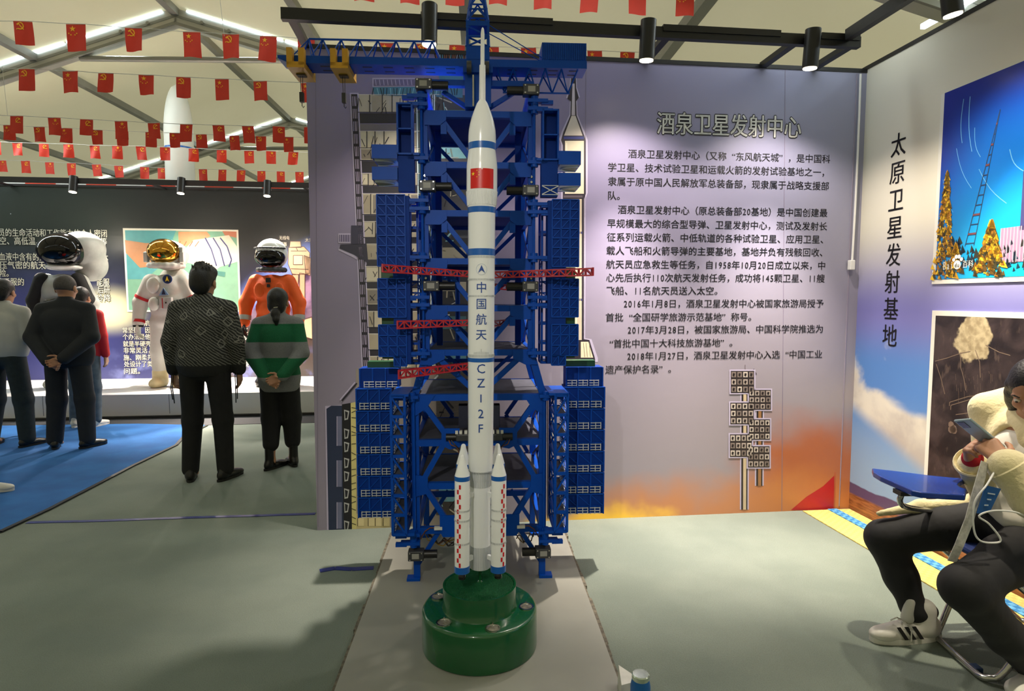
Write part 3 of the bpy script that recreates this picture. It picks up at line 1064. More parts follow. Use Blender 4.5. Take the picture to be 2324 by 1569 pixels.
# wire bundles near the feet
rng = random.Random(11)
for s in (-1, 1):
    for k in range(5 if s < 0 else 2):
        x0 = s * (LX - 0.03)
        pts = []
        for t in np.linspace(0, 1, 9):
            x = x0 - s * t * (0.20 if s < 0 else 0.10)
            z = ZB - 0.02 - 0.07 * math.sin(math.pi * min(1, t * 0.9)) * (0.7 + 0.12 * k) + 0.02 * rng.uniform(-1, 1)
            pts.append((x, DF + 0.03 + 0.03 * rng.uniform(-1, 1) + 0.02 * k, z))
        MB(Tf).tube(pts, 0.0032, 6).build('wire', (M_wire, mat('yellow wire', (150, 120, 40), 0.5), M_wire_r, M_wire, M_wire_r)[k], tower)
    pts = [(s * (LX - 0.02), DF - 0.02, ZB - 0.03), (s * (LX - 0.045), DF - 0.03, ZB + 0.015), (s * (LX - 0.07), DF - 0.025, ZB + 0.03), (s * (LX - 0.095), DF - 0.025, ZB + 0.028)]
    MB(Tf).tube(pts, 0.003, 6).build('wire', M_wire_r, tower)
    MB(Tf).box(s * (LX - 0.09), s * (LX - 0.13), DF - 0.035, DF - 0.015, ZB + 0.02, ZB + 0.035).build('plug', mat('white plug', (216, 216, 210), 0.5), tower)


# ---- hinge brackets on the columns
def bracket(s, py, lower=False):
    xo = LX if lower else UX
    z = Z(py)
    m = MB(Tf)
    m.box(s * (xo - 0.02), s * (xo + 0.075), DF - 0.06, DF - 0.02, z - 0.008, z + 0.008)
    m.cyl((s * (xo + 0.012), DF - 0.04, z - 0.022), (s * (xo + 0.012), DF - 0.04, z + 0.022), 0.018, n=12)
    m.box(s * (xo + 0.045), s * (xo + 0.10), DF - 0.055, DF - 0.03, z - 0.016, z + 0.002)
    m.build('hinge_bracket', M_tb, tower)


for py in (228, 246, 366, 460, 478, 586, 675, 692, 800):
    for s in (-1, 1):
        bracket(s, py + (6 if s > 0 and py < 500 else 0))
for py in (897, 1203, 1222):
    for s in (-1, 1):
        bracket(s, py, True)
for s in (-1, 1):
    for py in (402, 414, 632):
        MB(Tf).cyl((s * UX, DF - 0.022, Z(py)), (s * UX, DF - 0.014, Z(py)), 0.006, n=8).build('bolt', M_steel, tower)


# ---- lattice box frame helper
def ladder(s, xa, xb, d0, d1, z0, z1, n, parent, shelves=None, diag=True, w=0.009, side=True):
    """open box frame: xa outer, xb inner (positive numbers), mirrored with s"""
    for x in (xa, xb):
        for d in (d0, d1):
            MB(Tf).box(s * x - w / 2, s * x + w / 2, d - w / 2, d + w / 2, z0, z1).build('frame_post', M_tb, parent)
    for k in range(n + 1):
        z = z0 + (z1 - z0) * k / n
        r = MB(Tf)
        for d in (d0, d1):
            r.box(s * xa, s * xb, d - w / 2, d + w / 2, z - w * 0.6, z + w * 0.6)
        for x in (xa, xb):
            r.box(s * x - w / 2, s * x + w / 2, d0, d1, z - w * 0.6, z + w * 0.6)
        r.build('frame_rung', M_tb, parent)
        if shelves is not None and k < n:
            MB(Tf).box(s * (xa - 0.002), s * (xb + 0.002), d0 + 0.004, d1 - 0.004, z - 0.003, z + 0.003).build('shelf', shelves, parent)
        if diag and k < n:
            zz = z0 + (z1 - z0) * (k + 1) / n
            dg = MB(Tf)
            dg.bar((s * xb, d0, z), (s * xa, d0, zz), w * 0.7) if diag == 'in' else dg.bar((s * xa, d0, z), (s * xb, d0, zz), w * 0.7)
            if side:
                for x in (xa, xb):
                    dg.bar((s * x, d0, z), (s * x, d1, zz), w * 0.55)
                    dg.bar((s * x, d1, z), (s * x, d0, zz), w * 0.55)
            dg.build('frame_diagonal', M_tb, parent)['kind'] = 'stuff'


def rib_panel(s, xa, xb, d, z0, z1, nc, nr, parent, th=0.03, diag=True, wr_=0.005):
    """sheet panel with raised ribs; returns panel part"""
    p = MB(Tf).box(s * xa, s * xb, d, d + th, z0, z1).build('panel', M_tb2, parent)
    m = MB(Tf)
    for k in range(nc + 1):
        x = s * (xa + (xb - xa) * k / nc)
        m.box(x - wr_ / 2, x + wr_ / 2, d - 0.009, d, z0, z1)
    for k in range(nr + 1):
        z = z0 + (z1 - z0) * k / nr
        m.box(s * xa, s * xb, d - 0.009, d, z - wr_ / 2, z + wr_ / 2)
    m.build('panel_rib', M_tb, p)['kind'] = 'stuff'
    if diag:
        m = MB(Tf)
        for k in range(nr):
            for c_ in range(nc):
                za, zb = z0 + (z1 - z0) * k / nr, z0 + (z1 - z0) * (k + 1) / nr
                x0_, x1_ = s * (xa + (xb - xa) * c_ / nc), s * (xa + (xb - xa) * (c_ + 1) / nc)
                if diag == 'alt' and (k + c_) % 2: za, zb = zb, za
                m.bar((x0_, d - 0.003, zb if s < 0 else zb), (x1_, d - 0.003, za), wr_ * 0.8, 0.005, (0, 1, 0))
        m.build('panel_diagonal', M_tb, p)['kind'] = 'stuff'
    return p


# ---- top swing platforms (with the two petal boxes)
for s in (-1, 1):
    pya = 0 if s < 0 else 9
    sp = bpy.data.objects.new('swing_platform', None)
    col.objects.link(sp)
    sp.parent = tower
    d = 3.0
    xo, xi = abs(X(906 if s < 0 else 1266, d)), abs(X(942 if s < 0 else 1229, d))
    zt, zm, zb = Z(237 + pya, d), Z(354 + pya, d), Z(436 + pya, d)
    m = MB(Tf)
    for a, b, c_, e in ((xo, xo - 0.008, zm, zt), (xi + 0.008, xi, zm, zt), (xo, xi, zt - 0.008, zt), (xo, xi, zm, zm + 0.008), (xo, xi, (zt + zm) / 2 - 0.003, (zt + zm) / 2 + 0.003)):
        m.box(s * a, s * b, d - 0.012, d + 0.06, c_, e)
    m.build('window_frame', M_tb, sp)
    MB(Tf).box(s * xo, s * xi, d + 0.05, d + 0.06, zm, zt).build('back_sheet', M_tb2, sp)
    MB(Tf).box(s * (xo - 0.004), s * (xi - 0.004), d + 0.0, d + 0.05, zb, zm - 0.002).build('lower_box', M_tb2, sp)
    m = MB(Tf)
    if s > 0:
        za, zc = zb + 0.01, zb + 0.05
        m.bar((s * xo, d - 0.004, za), (s * xi, d - 0.004, zc), 0.004); m.bar((s * xi, d - 0.004, za), (s * xo, d - 0.004, zc), 0.004)
        m.box(s * xo, s * xi, d - 0.006, d, za - 0.003, za); m.box(s * xo, s * xi, d - 0.006, d, zc, zc + 0.003)
        m.build('cross_brace', M_white_rail, sp)
    for py0, py1 in ((332, 363), (382, 411)):
        xa, xb = abs(X(850 if s < 0 else 1315, d)), xo - 0.002
        za, zb_ = Z(py0 + pya, d), Z(py1 + pya, d)
        bx = MB(Tf)
        bx.box(s * xa, s * xb, d - 0.01, d - 0.002, zb_, za)
        bx.box(s * xa, s * xb, d + 0.16, d + 0.17, zb_, za)
        bx.box(s * xa, s * (xa - 0.008), d - 0.002, d + 0.16, zb_, za)
        bx.box(s * (xb + 0.008), s * xb, d - 0.002, d + 0.16, zb_, za)
        pb_ = bx.build('petal_box', M_tb, sp)
        # pale underside with a half round dark green opening
        cx = xa - 0.008
        n = 14
        rr = (xa - xb) * 0.72
        hole = [(s * (cx - rr * math.sin(math.pi * k / n)), d + 0.08 - 0.055 * math.cos(math.pi * k / n), zb_ - 0.002) for k in range(n + 1)]
        MB(Tf).box(s * (xa - 0.008), s * (xb + 0.008), d - 0.002, d + 0.16, zb_ + 0.001, zb_ + 0.006).build('underside', M_pale, pb_)
        MB(Tf).prism(hole, (0, 0, 0.003)).build('round_opening', M_green, pb_)
        rim_ = MB(Tf).tube([(a, b, c_ - 0.001) for a, b, c_ in hole], 0.0045, 6)
        rim_.build('opening_rim', M_pale, pb_)
    m = MB(Tf)
    for z in (zt - 0.005, zm + 0.004):
        m.box(s * xi, s * (UX + 0.02), d - 0.01, d + 0.03, z - 0.006, z + 0.006)
    m.build('hinge_arm', M_tb, sp)

# ---- middle swing platforms: ribbed panels and open frames
for s in (-1, 1):
    sp = bpy.data.objects.new('swing_platform', None)
    col.objects.link(sp)
    sp.parent = tower
    d = 3.0
    q = 0 if s < 0 else 8
    xa, xb = abs(X(859 if s < 0 else 1312, d)), abs(X(922 if s < 0 else 1252, d))
    xn = abs(X(893 if s < 0 else 1284, d))
    zt, z1_, z2_, z3_, z4_, zb = (Z(p + (q if p < 500 else 0), d) for p in (444, 606, 633, 720, 737, 808))
    rib_panel(s, xa, xb, d, z1_ + 0.002, zt, 3, 7, sp, diag=True)
    MB(Tf).box(s * xn, s * xb, d, d + 0.03, z2_, z1_).build('panel', M_tb2, sp)
    rib_panel(s, xa, xb, d, z3_, z2_, 3, 4, sp, diag=True)
    MB(Tf).box(s * xn, s * xb, d, d + 0.03, z4_, z3_).build('panel', M_tb2, sp)
    rib_panel(s, xa, xb, d, zb, z4_, 3, 3, sp, diag=True)
    rib_panel(s, xn, xb, d, Z(830, d), zb, 2, 1, sp, diag=True)
    for za_, zb_ in ((z1_, z2_), (z3_, z4_), (zb, Z(815, d))):
        MB(Tf).box(s * (xa - 0.01), s * xn, d + 0.03, d + 0.10, zb_, za_).build('green_pad', M_green, sp)
    MB(Tf).box(s * (xb + 0.002), s * (xb - 0.02), d + 0.0, d + 0.10, Z(826, d), zt - 0.004).build('side_sheet', M_tb2, sp)
    # open frames beside the columns
    d2 = 3.16
    xo, xi = abs(X(917 if s < 0 else 1263, d2)), abs(X(953 if s < 0 else 1226, d2))
    ladder(s, xo, xi, d2 - 0.08, d2 + 0.05, Z(578 + q, d2), Z(466 + q, d2), 2, sp, shelves=M_tb2, diag=False, w=0.011)
    ladder(s, xo, xi, d2 - 0.08, d2 + 0.05, Z(690, d2), Z(590, d2), 4, sp, diag=True, w=0.006)
    ladder(s, xo, xi, d2 - 0.08, d2 + 0.05, Z(820, d2), Z(690, d2), 3, sp, shelves=M_deck, diag=False, w=0.011)

# ---- lower swing platforms with white railings
rail_mesh_cache = []


def railing(s, xa, xb, d, z0, h, parent):
    m = MB(Tf)
    nx = 3
    for k in range(nx):
        x0_ = xa + (xb - xa) * (k + 0.08) / nx
        x1_ = xa + (xb - xa) * (k + 0.92) / nx
        for f in (0.12, 0.5, 0.92):
            m.box(s * x0_, s * x1_, d - 0.016, d - 0.013, z0 + h * f - 0.0016, z0 + h * f + 0.0016)
        for f in (0.0, 0.5):
            x = x0_ + (x1_ - x0_) * f
            m.box(s * x - 0.0018, s * x + 0.0018, d - 0.016, d - 0.012, z0, z0 + h)
    m.build('railing', M_white_rail, parent)['kind'] = 'stuff'


for s in (-1, 1):
    sp = bpy.data.objects.new('swing_platform', None)
    col.objects.link(sp)
    sp.parent = tower
    d = 3.20
    xa, xb = abs(X(805 if s < 0 else 1374, d)), abs(X(885 if s < 0 else 1283, d))
    zt, zb = Z(880, d), Z(1172, d)
    # six storeys, each a ribbed box tapering slightly at its joint
    n = 6
    for k in range(n):
        z1_, z0_ = zt - (zt - zb) * k / n, zt - (zt - zb) * (k + 1) / n
        o = MB(Tf)
        o.box(s * xa, s * xb, d, d + 0.12, z0_ + 0.004, z1_)
        st_ = o.build('storey_panel', M_tb2, sp)
        m = MB(Tf)
        for c_ in range(4):
            x = s * (xa + (xb - xa) * c_ / 3)
            m.box(x - 0.0035, x + 0.0035, d - 0.008, d, z0_ + 0.004, z1_)
        m.box(s * xa, s * xb, d - 0.01, d, z1_ - 0.006, z1_)
        m.box(s * xa, s * xb, d - 0.006, d, z0_ + 0.042, z0_ + 0.045)
        for c_ in range(3):
            x0_, x1_ = s * (xa + (xb - xa) * c_ / 3), s * (xa + (xb - xa) * (c_ + 1) / 3)
            m.bar((x0_, d - 0.003, z0_ + 0.045), (x1_, d - 0.003, z1_ - 0.006), 0.004, 0.005, (0, 1, 0))
        m.build('panel_rib', M_tb, st_)['kind'] = 'stuff'
        railing(s, xa - 0.015, xb, d, z0_ + 0.006, 0.036, st_)
    zu = Z(836, d)
    xu, xv = abs(X(812 if s < 0 else 1371, d)), abs(X(901 if s < 0 else 1287, d))
    tp_ = MB(Tf).box(s * xu, s * xv, d + 0.02, d + 0.13, zt, zu).build('storey_panel', M_tb2, sp)
    m = MB(Tf)
    for c_ in range(4):
        x = s * (xu + (xv - xu) * c_ / 3)
        m.box(x - 0.003, x + 0.003, d + 0.012, d + 0.02, zt, zu)
    m.build('panel_rib', M_tb, tp_)['kind'] = 'stuff'
    railing(s, xu - 0.02, xv, d + 0.016, zt + 0.004, 0.032, tp_)
    MB(Tf).box(s * (xu - 0.035), s * xv, d + 0.05, d + 0.12, zu, Z(822, d)).build('green_pad', M_green, sp)
    # front ladder box with shelves
    d1_ = 2.95
    xo, xi = abs(X(884 if s < 0 else 1290, d1_)), abs(X(915 if s < 0 else 1262, d1_))
    zt1, zb1 = Z(899, d1_), Z(1210, d1_)
    ladder(s, xo, xi, d1_, d1_ + 0.24, zb1, zt1, 7, sp, shelves=M_deck, diag='in', w=0.012)
    MB(Tf).box(s * (xo + 0.004), s * (LX + 0.02), d1_ - 0.006, d1_ + 0.25, zt1, zt1 + 0.012).build('top_plate', M_tb, sp)
    for k in range(7):
        z0_ = zb1 + (zt1 - zb1) * k / 7 + 0.008
        m = MB(Tf)
        for j in range(3):
            da = d1_ + 0.02 + 0.07 * j
            for f in (0.1, 0.5, 0.9):
                m.box(s * (xo - 0.008), s * (xo - 0.010), da, da + 0.055, z0_ + 0.034 * f - 0.0015, z0_ + 0.034 * f + 0.0015)
            m.box(s * (xo - 0.008), s * (xo - 0.010), da + 0.026, da + 0.029, z0_, z0_ + 0.034)
        m.build('railing', M_white_rail, sp)['kind'] = 'stuff'
    MB(Tf).box(s * xo, s * (LX - 0.0), d1_ + 0.0, d1_ + 0.05, zb1 - 0.01, zb1 + 0.004).build('hinge_arm', M_tb, sp)


# ---- red swing arms (lattice)
def red_arm(pa, da, pb, db, h0, h1, nb, label=None):
    """from the tower (pa) to the outer end (pb), pixel points on depths da, db"""
    xa, za = tp(pa[0], pa[1], da)
    xb, zb = tp(pb[0], pb[1], db)
    a, b = Vector((xa, da, za)), Vector((xb, db, zb))
    arm = bpy.data.objects.new('swing_arm', None)
    col.objects.link(arm)
    arm.parent = tower
    wd = 0.035
    off = Vector((0, wd, 0))
    m = MB(Tf)
    for o in (Vector((0, 0, 0)), off):
        for sg in (-1, 1):
            m.bar(tuple(a + o + Vector((0, 0, sg * h0 / 2))), tuple(b + o + Vector((0, 0, sg * h1 / 2))), 0.006)
    m.build('arm_chord', M_red, arm)
    m = MB(Tf)
    for k in range(nb + 1):
        t = k / nb
        p = a.lerp(b, t)
        h = h0 + (h1 - h0) * t
        for o in (Vector((0, 0, 0)), off):
            m.bar(tuple(p + o + Vector((0, 0, -h / 2))), tuple(p + o + Vector((0, 0, h / 2))), 0.005)
        m.bar(tuple(p + Vector((0, 0, h / 2))), tuple(p + off + Vector((0, 0, h / 2))), 0.004)
        if k < nb:
            p2 = a.lerp(b, (k + 1) / nb)
            h2 = h0 + (h1 - h0) * (k + 1) / nb
            for o in (Vector((0, 0, 0)), off):
                m.bar(tuple(p + o + Vector((0, 0, -h / 2 if k % 2 else h / 2))), tuple(p2 + o + Vector((0, 0, h2 / 2 if k % 2 else -h2 / 2))), 0.005)
            m.bar(tuple(p + Vector((0, 0, h / 2))), tuple(p2 + off + Vector((0, 0, h2 / 2))), 0.004)
    m.build('arm_lattice', M_red, arm)['kind'] = 'stuff'
    e = MB(Tf)
    c_ = b
    e.box(c_.x - 0.004, c_.x + 0.004, c_.y - 0.003, c_.y + wd + 0.003, c_.z - h1 / 2 - 0.003, c_.z + h1 / 2 + 0.004)
    e.build('end_plate', M_red, arm)


red_arm((1064, 622), 3.0, (868, 609), 2.86, 0.024, 0.032, 14)
red_arm((1121, 624), 3.0, (1346, 617), 2.86, 0.026, 0.032, 15)
red_arm((1064, 733), 3.0, (902, 738), 2.92, 0.024, 0.034, 11)
red_arm((1064, 832), 3.0, (905, 851), 2.88, 0.026, 0.036, 11)
red_arm((1121, 650), 3.30, (1190, 655), 3.45, 0.024, 0.03, 5)
red_arm((1121, 735), 3.20, (1160, 732), 3.40, 0.024, 0.03, 3)

# ---- crane on top
zb0, zt0 = Z(151, 3.0), Z(134, 3.0)
JD0, JD1 = 3.0, 3.13
xl, xr = X(630, 3.0, 140), X(1332, 3.0, 140)
jib = bpy.data.objects.new('crane_jib', None)
col.objects.link(jib)
jib.parent = tower
m = MB(Tf)
m.prism([(xl, JD0, zt0), (xr, JD0, zt0), (xr, JD0, zb0), (xl + 0.05, JD0, zb0), (xl, JD0, zb0 + 0.02)], (0, JD1 - JD0, 0))
girder = m.build('girder', M_tb, jib)
M_slot = mat('dark slot', (8, 24, 66), 0.6)
for k in range(14):
    for j in range(2):
        x = xl + 0.11 + k * 0.098
        if -0.09 < x < 0.09: continue
        MB(Tf).box(x - 0.022, x + 0.022, JD0 + 0.03 + 0.055 * j, JD0 + 0.042 + 0.055 * j, zb0 - 0.001, zb0 + 0.002).build('slot', M_slot, girder)


def truss(x0, x1, za, zc, d, n, name, inset0, inset1):
    """triangular truss: two lower chord lines at za (d0, d1) and an upper chord at zc"""
    t = MB(Tf)
    dm = (JD0 + JD1) / 2
    a, b = x0 + inset0, x1 - inset1
    t.bar((a, dm, zc), (b, dm, zc), 0.007)
    t.build(name + '_chord', M_tb, jib)
    step_ = (x1 - x0) / n
    for k in range(n):
        w = MB(Tf)
        ax = x0 + k * step_
        mid = min(max(ax + step_ / 2, a), b)
        for dd in (JD0 + 0.012, JD1 - 0.012):
            w.bar((ax, dd, za), (mid, dm, zc), 0.005)
            w.bar((ax + step_, dd, za), (mid, dm, zc), 0.005)
        w.build(name + '_web', M_tb, jib)


truss(X(662, 3.0, 140), X(1000, 3.0, 140), zt0, Z(96, 3.06), 3.06, 8, 'upper_truss', 0.065, 0.03)
truss(X(1128, 3.0, 160), X(1312, 3.0, 160), zb0, Z(208, 3.06), 3.06, 5, 'lower_truss', 0.03, 0.03)
# counterweight cabin, corrugated
xa, xb = X(1230, 3.0, 110), X(1331, 3.0, 110)
cabin = MB(Tf).box(xa, xb, JD0, JD1, zt0, Z(93, 3.0)).build('counterweight_cabin', M_tb, tower)
m = MB(Tf)
n = 24
for k in range(n):
    x = xa + (xb - xa) * (k + 0.25) / n
    m.box(x, x + (xb - xa) / n * 0.5, JD0 - 0.004, JD0, zt0 + 0.004, Z(95, 3.0))
m.build('corrugation', M_tb, cabin)['kind'] = 'stuff'
# mast
mast = bpy.data.objects.new('crane_mast', None)
col.objects.link(mast)
mast.parent = tower
hw = 0.055
zA, zB, zC = Z(105, 3.0), Z(58, 3.0), Z(47, 3.0)
zTop = Z(-75, 3.0)
MB(Tf).box(-hw, hw, JD0 - 0.002, JD1 + 0.002, zt0 - 0.002, zA).build('mast_block', M_tb, mast)
MB(Tf).box(-hw, hw, JD0, JD1, zB, zC).build('mast_collar', M_tb, mast)
m = MB(Tf)
for x in (-hw + 0.006, hw - 0.006):
    for d in (JD0 + 0.006, JD1 - 0.006):
        m.bar((x, d, zA), (x, d, zB), 0.011)
        m.bar((x, d, zC), (x * 0.28, 3.065 + (d - 3.065) * 0.28, zTop), 0.009)
m.build('mast_post', M_tb, mast)
m = MB(Tf)
for d in (JD0 + 0.006, JD1 - 0.006):
    m.bar((-hw, d, zA), (hw, d, (zA + zB) / 2), 0.007); m.bar((hw, d, (zA + zB) / 2), (-hw, d, zB), 0.007)
    m.bar((-hw, d, (zA + zB) / 2), (hw, d, (zA + zB) / 2), 0.008)
    for k in range(4):
        t0, t1 = k / 4, (k + 1) / 4
        w0, w1 = hw * (1 - 0.72 * t0), hw * (1 - 0.72 * t1)
        za_, zb_ = zC + (zTop - zC) * t0, zC + (zTop - zC) * t1
        dd0, dd1 = 3.065 + (d - 3.065) * (1 - 0.72 * t0), 3.065 + (d - 3.065) * (1 - 0.72 * t1)
        m.bar((-w1, dd1, zb_), (w1, dd1, zb_), 0.006)
        m.bar((-w0, dd0, za_), (0, (dd0 + dd1) / 2, zb_), 0.006)
        m.bar((w0, dd0, za_), (0, (dd0 + dd1) / 2, zb_), 0.006)
for x in (-hw, hw):
    m.bar((x, JD0, zA), (x, JD1, zB), 0.007)
m.build('mast_lattice', M_tb, mast)['kind'] = 'stuff'
for d in (JD0 + 0.02, JD1 - 0.02):
    MB(Tf).tube([(hw, d, zB + 0.01), (xa, d, zt0 + 0.02 + (0.02 if d > 3.06 else 0))], 0.0022, 6).build('stay_cable', M_tb, mast)
# slewing column under the jib
MB(Tf).box(-0.062, 0.062, JD0 + 0.01, JD1 + 0.05, Z(250), zb0).build('slew_column', M_tb, tower)
MB(Tf).box(-0.07, 0.07, JD0 - 0.01, JD1 + 0.06, zb0 - 0.03, zb0).build('slew_plate', M_tb, tower)
for s in (-1, 1):
    MB(Tf).cyl((s * 0.03, JD0 - 0.025, zb0 - 0.015), (s * 0.052, JD0 - 0.025, zb0 - 0.015), 0.03, n=14).build('slew_roller', M_gear, tower, smooth=True)
    MB(Tf).bar((s * 0.17, DF, Z(210)), (s * 0.02, DF + 0.02, Z(252)), 0.02).build('top_brace', M_tb, tower)
    MB(Tf).cyl((s * 0.022 - 0.0, JD0 - 0.03, Z(255)), (s * 0.022, JD0 - 0.03, zb0 - 0.05), 0.005, n=8).build('guide_rod', M_steel, tower)
MB(Tf).box(-UX - 0.01, UX + 0.01, DF - 0.025, DF + 0.015, Z(199), Z(186)).build('top_beam', M_tb, tower)
MB(Tf).box(-UX - 0.01, UX + 0.01, DB - 0.015, DB + 0.015, Z(199), Z(186)).build('top_beam', M_tb, tower)
for s in (-1, 1):
    MB(Tf).box(s * UX - 0.012, s * UX + 0.012, DF, DB, Z(199), Z(186)).build('side_beam', M_tb, tower)
# yellow trolleys with hooks
for pxa, pxb in ((651, 691), (750, 790)):
    tr = bpy.data.objects.new('crane_trolley', None)
    col.objects.link(tr)
    tr.parent = tower
    a, b = X(pxa, 2.97, 150), X(pxb, 2.97, 150)
    w = 0.026
    for d0_, d1_ in ((JD0 - 0.035, JD0 - 0.003), (JD1 + 0.003, JD1 + 0.035)):
        for xa_ in (a, b - w):
            MB(Tf).box(xa_, xa_ + w, d0_, d1_, zb0 - 0.02, zt0 + 0.022).build('trolley_horn', M_yel, tr)
    MB(Tf).box(a, b, JD0 - 0.035, JD1 + 0.035, zb0 - 0.032, zb0 - 0.006).build('trolley_body', M_yel, tr)
    xm = (a + b) / 2
    MB(Tf).box(xm - 0.02, xm + 0.02, 3.045, 3.085, zb0 - 0.038, zb0 - 0.030).build('sheave_slot', mat('brown slot', (70, 50, 12), 0.6), tr)
    zh = zb0 - 0.115
    m = MB(Tf)
    for dx in (-0.005, 0.006):
        m.tube([(xm + dx, 3.06, zb0 - 0.03), (xm + dx * 0.8, 3.06, zh)], 0.0014, 6)
    m.build('hoist_cable', M_wire, tr)
    MB(Tf).box(xm - 0.009, xm + 0.009, 3.05, 3.07, zh - 0.045, zh).build('hook_block', M_blk, tr)
    MB(Tf).tube([(xm, 3.06, zh - 0.04), (xm, 3.06, zh - 0.062), (xm + 0.006, 3.06, zh - 0.07), (xm + 0.010, 3.06, zh - 0.062)], 0.002, 6).build('hook', M_blk, tr)
# ================================================================== green launch pedestal
M_gp = mat('glossy green paint', (12, 80, 40), 0.22, var=0.05, scale=5, coat=0.4)
M_grate = mat('green grate', (22, 92, 52), 0.5, var=0.08)
M_hole = mat('dark grate gap', (4, 26, 16), 0.7)
BD = 2.46
ped = thing('launch_pedestal', 'round green two step pedestal under the white rocket', 'pedestal', Tf(0, BD, BZ))
Z1, Z2 = 0.180, 0.272
R1, R2 = 0.236, 0.150
pc = (-0.002, BD)
lower = MB(Tf).lathe([(R1 - 0.004, BZ), (R1, BZ + 0.004), (R1, Z1 - 0.012), (R1 - 0.004, Z1 - 0.004), (R1 - 0.012, Z1), (0.02, Z1)], pc[0], pc[1], 72).build('lower_drum', M_gp, ped, smooth=True)
upper = MB(Tf).lathe([(R2 + 0.004, Z1), (R2, Z1 + 0.006), (R2, Z2), (R2 - 0.008, Z2), (R2 - 0.008, Z2 - 0.006), (0.02, Z2 - 0.006)], pc[0], pc[1], 64).build('upper_drum', M_gp, ped, smooth=True)
# perforated grate: crossed bars over a dark bed
MB(Tf).lathe([(R2 - 0.009, Z2 - 0.0058), (R2 - 0.009, Z2 - 0.0048)], pc[0], pc[1], 48).build('grate_bed', M_hole, upper)
m = MB(Tf)
rg = R2 - 0.010
k = -rg
while k < rg:
    L = math.sqrt(max(0, rg * rg - k * k))
    if L > 0.01:
        a = R(45)
        for sg in (1, -1):
            ca, sa = math.cos(a * sg), math.sin(a * sg)
            p = (pc[0] + ca * (-L) - sa * k, pc[1] + sa * (-L) + ca * k, Z2 - 0.003)
            q_ = (pc[0] + ca * L - sa * k, pc[1] + sa * L + ca * k, Z2 - 0.003)
            m.bar(p, q_, 0.0035, 0.004)
    k += 0.0078
tag(m.build('grate', M_grate, upper), 'green diamond mesh grate', kind='stuff')
# recessed floodlights in the lower step
M_chrome = mat('chrome', (190, 190, 186), 0.12, metal=1.0, var=0.02)
M_lensd = mat('lamp glass', (120, 116, 104), 0.08, var=0.4, scale=60, coat=0.6)
for px, py in ((987, 1354), (1191, 1378), (1010, 1413), (1118, 1427)):
    x, d = 0, 0
    a_, b_, c_ = ray(px, py)
    t = (Z1 - CAM_H) / c_
    wx, wy = a_ * t, b_ * t
    x, d = CT * wx + ST * wy, -ST * wx + CT * wy
    # keep on a common circle
    rr = math.hypot(x - pc[0], d - pc[1])
    f_ = 0.193 / rr
    x, d = pc[0] + (x - pc[0]) * f_, pc[1] + (d - pc[1]) * f_
    ring = MB(Tf).lathe([(0.030, Z1 + 0.0005), (0.030, Z1 + 0.004), (0.025, Z1 + 0.004), (0.024, Z1 + 0.0005)], x, d, 24, close=False).build('lamp_ring', M_chrome, ped, smooth=True)
    MB(Tf).lathe([(0.025, Z1 + 0.0004), (0.018, Z1 + 0.0022), (0.006, Z1 + 0.003)], x, d, 24).build('lamp_lens', M_lensd, ped, smooth=True)
    MB(Tf).box(x - 0.003, x + 0.003, d + 0.031, d + 0.036, Z1, Z1 + 0.006).build('clip', M_chrome, ped)

# ================================================================== rocket model
M_rw = mat('rocket white', (236, 238, 238), 0.22, var=0.015, scale=4, coat=0.25)
M_rb = mat('rocket blue band', (18, 92, 176), 0.28, var=0.03)
M_rt = mat('rocket letter blue', (24, 70, 150), 0.4, var=0.03)
M_fr = mat('flag red', (206, 24, 20), 0.35, var=0.03)
M_fy = mat('flag yellow', (250, 214, 40), 0.4, var=0.02)
M_check = mat('checker red', (206, 20, 34), 0.4, var=0.03)
RD = 2.46
LEAN = 0.0085
rocket = thing('rocket_model', 'tall white model rocket with blue bands, flag and four boosters', 'rocket model', Tf(0, RD, Z2))


def rz(py, d=RD):
    return tp(AX, py, d)[1]


def rr_(w, py, d=RD):
    c_ = math.cos(PITCH) * d + (CAM_H - rz(py, d)) * math.sin(PITCH)
    return w * c_ / FPX


def lean(x, d, z):
    return Tf(x + (z - 0.26) * LEAN, d, z)


def body(rows, n=48, cx=0.0, cd=RD, d=RD):
    return MB(lean).lathe([(rr_(w, py, d), rz(py, d)) for py, w in rows], cx, cd, n)


def ribs(z0, z1, r0, r1, n, depth, name, parent, material, cx=0.0, cd=RD):
    m = MB(lean)
    for k in range(n):
        a = 2 * math.pi * k / n
        c_, s_ = math.cos(a), math.sin(a)
        w = math.pi * r0 / n * 0.55
        p = Vector((cx + r0 * c_, cd + r0 * s_, z0))
        q_ = Vector((cx + r1 * c_, cd + r1 * s_, z1))
        m.bar(tuple(p), tuple(q_), w * 2, depth * 2, (c_, s_, 0))
    return m.build(name, material, parent)


core = body([(1287, 22.5), (1067, 22.8), (1066, 26.5), (1050, 28), (1000, 28.4), (900, 29.0), (820, 29.6), (600, 30.2), (490, 30.8), (486, 31)]).build('core_stage', M_rw, rocket, smooth=True)
shroud = body([(486, 31), (470, 32), (436, 34.8), (430, 34.9), (380, 34.9), (372, 34.3), (343, 30.7), (325, 31.4), (310, 31.3), (297, 30.4), (283, 28), (268, 24.3), (255, 20), (243, 15.5), (236, 12.8), (231, 9.6), (228, 7.6)]).build('payload_fairing', M_rw, rocket, smooth=True)
body([(229, 7.5), (148.5, 7.0), (148, 4.7), (78, 4.3), (68, 3.4), (64, 2.2), (62, 0.8)], n=24).build('escape_tower', M_rw, rocket, smooth=True)
for a, b, w0, w1 in ((342, 327, 31.1, 31.7), (485, 472, 31.3, 32.2), (581, 566, 30.8, 30.9), (820, 811, 30.0, 30.1)):
    body([(a, w0), (b, w1)]).build('blue_band', M_rb, rocket, smooth=True)
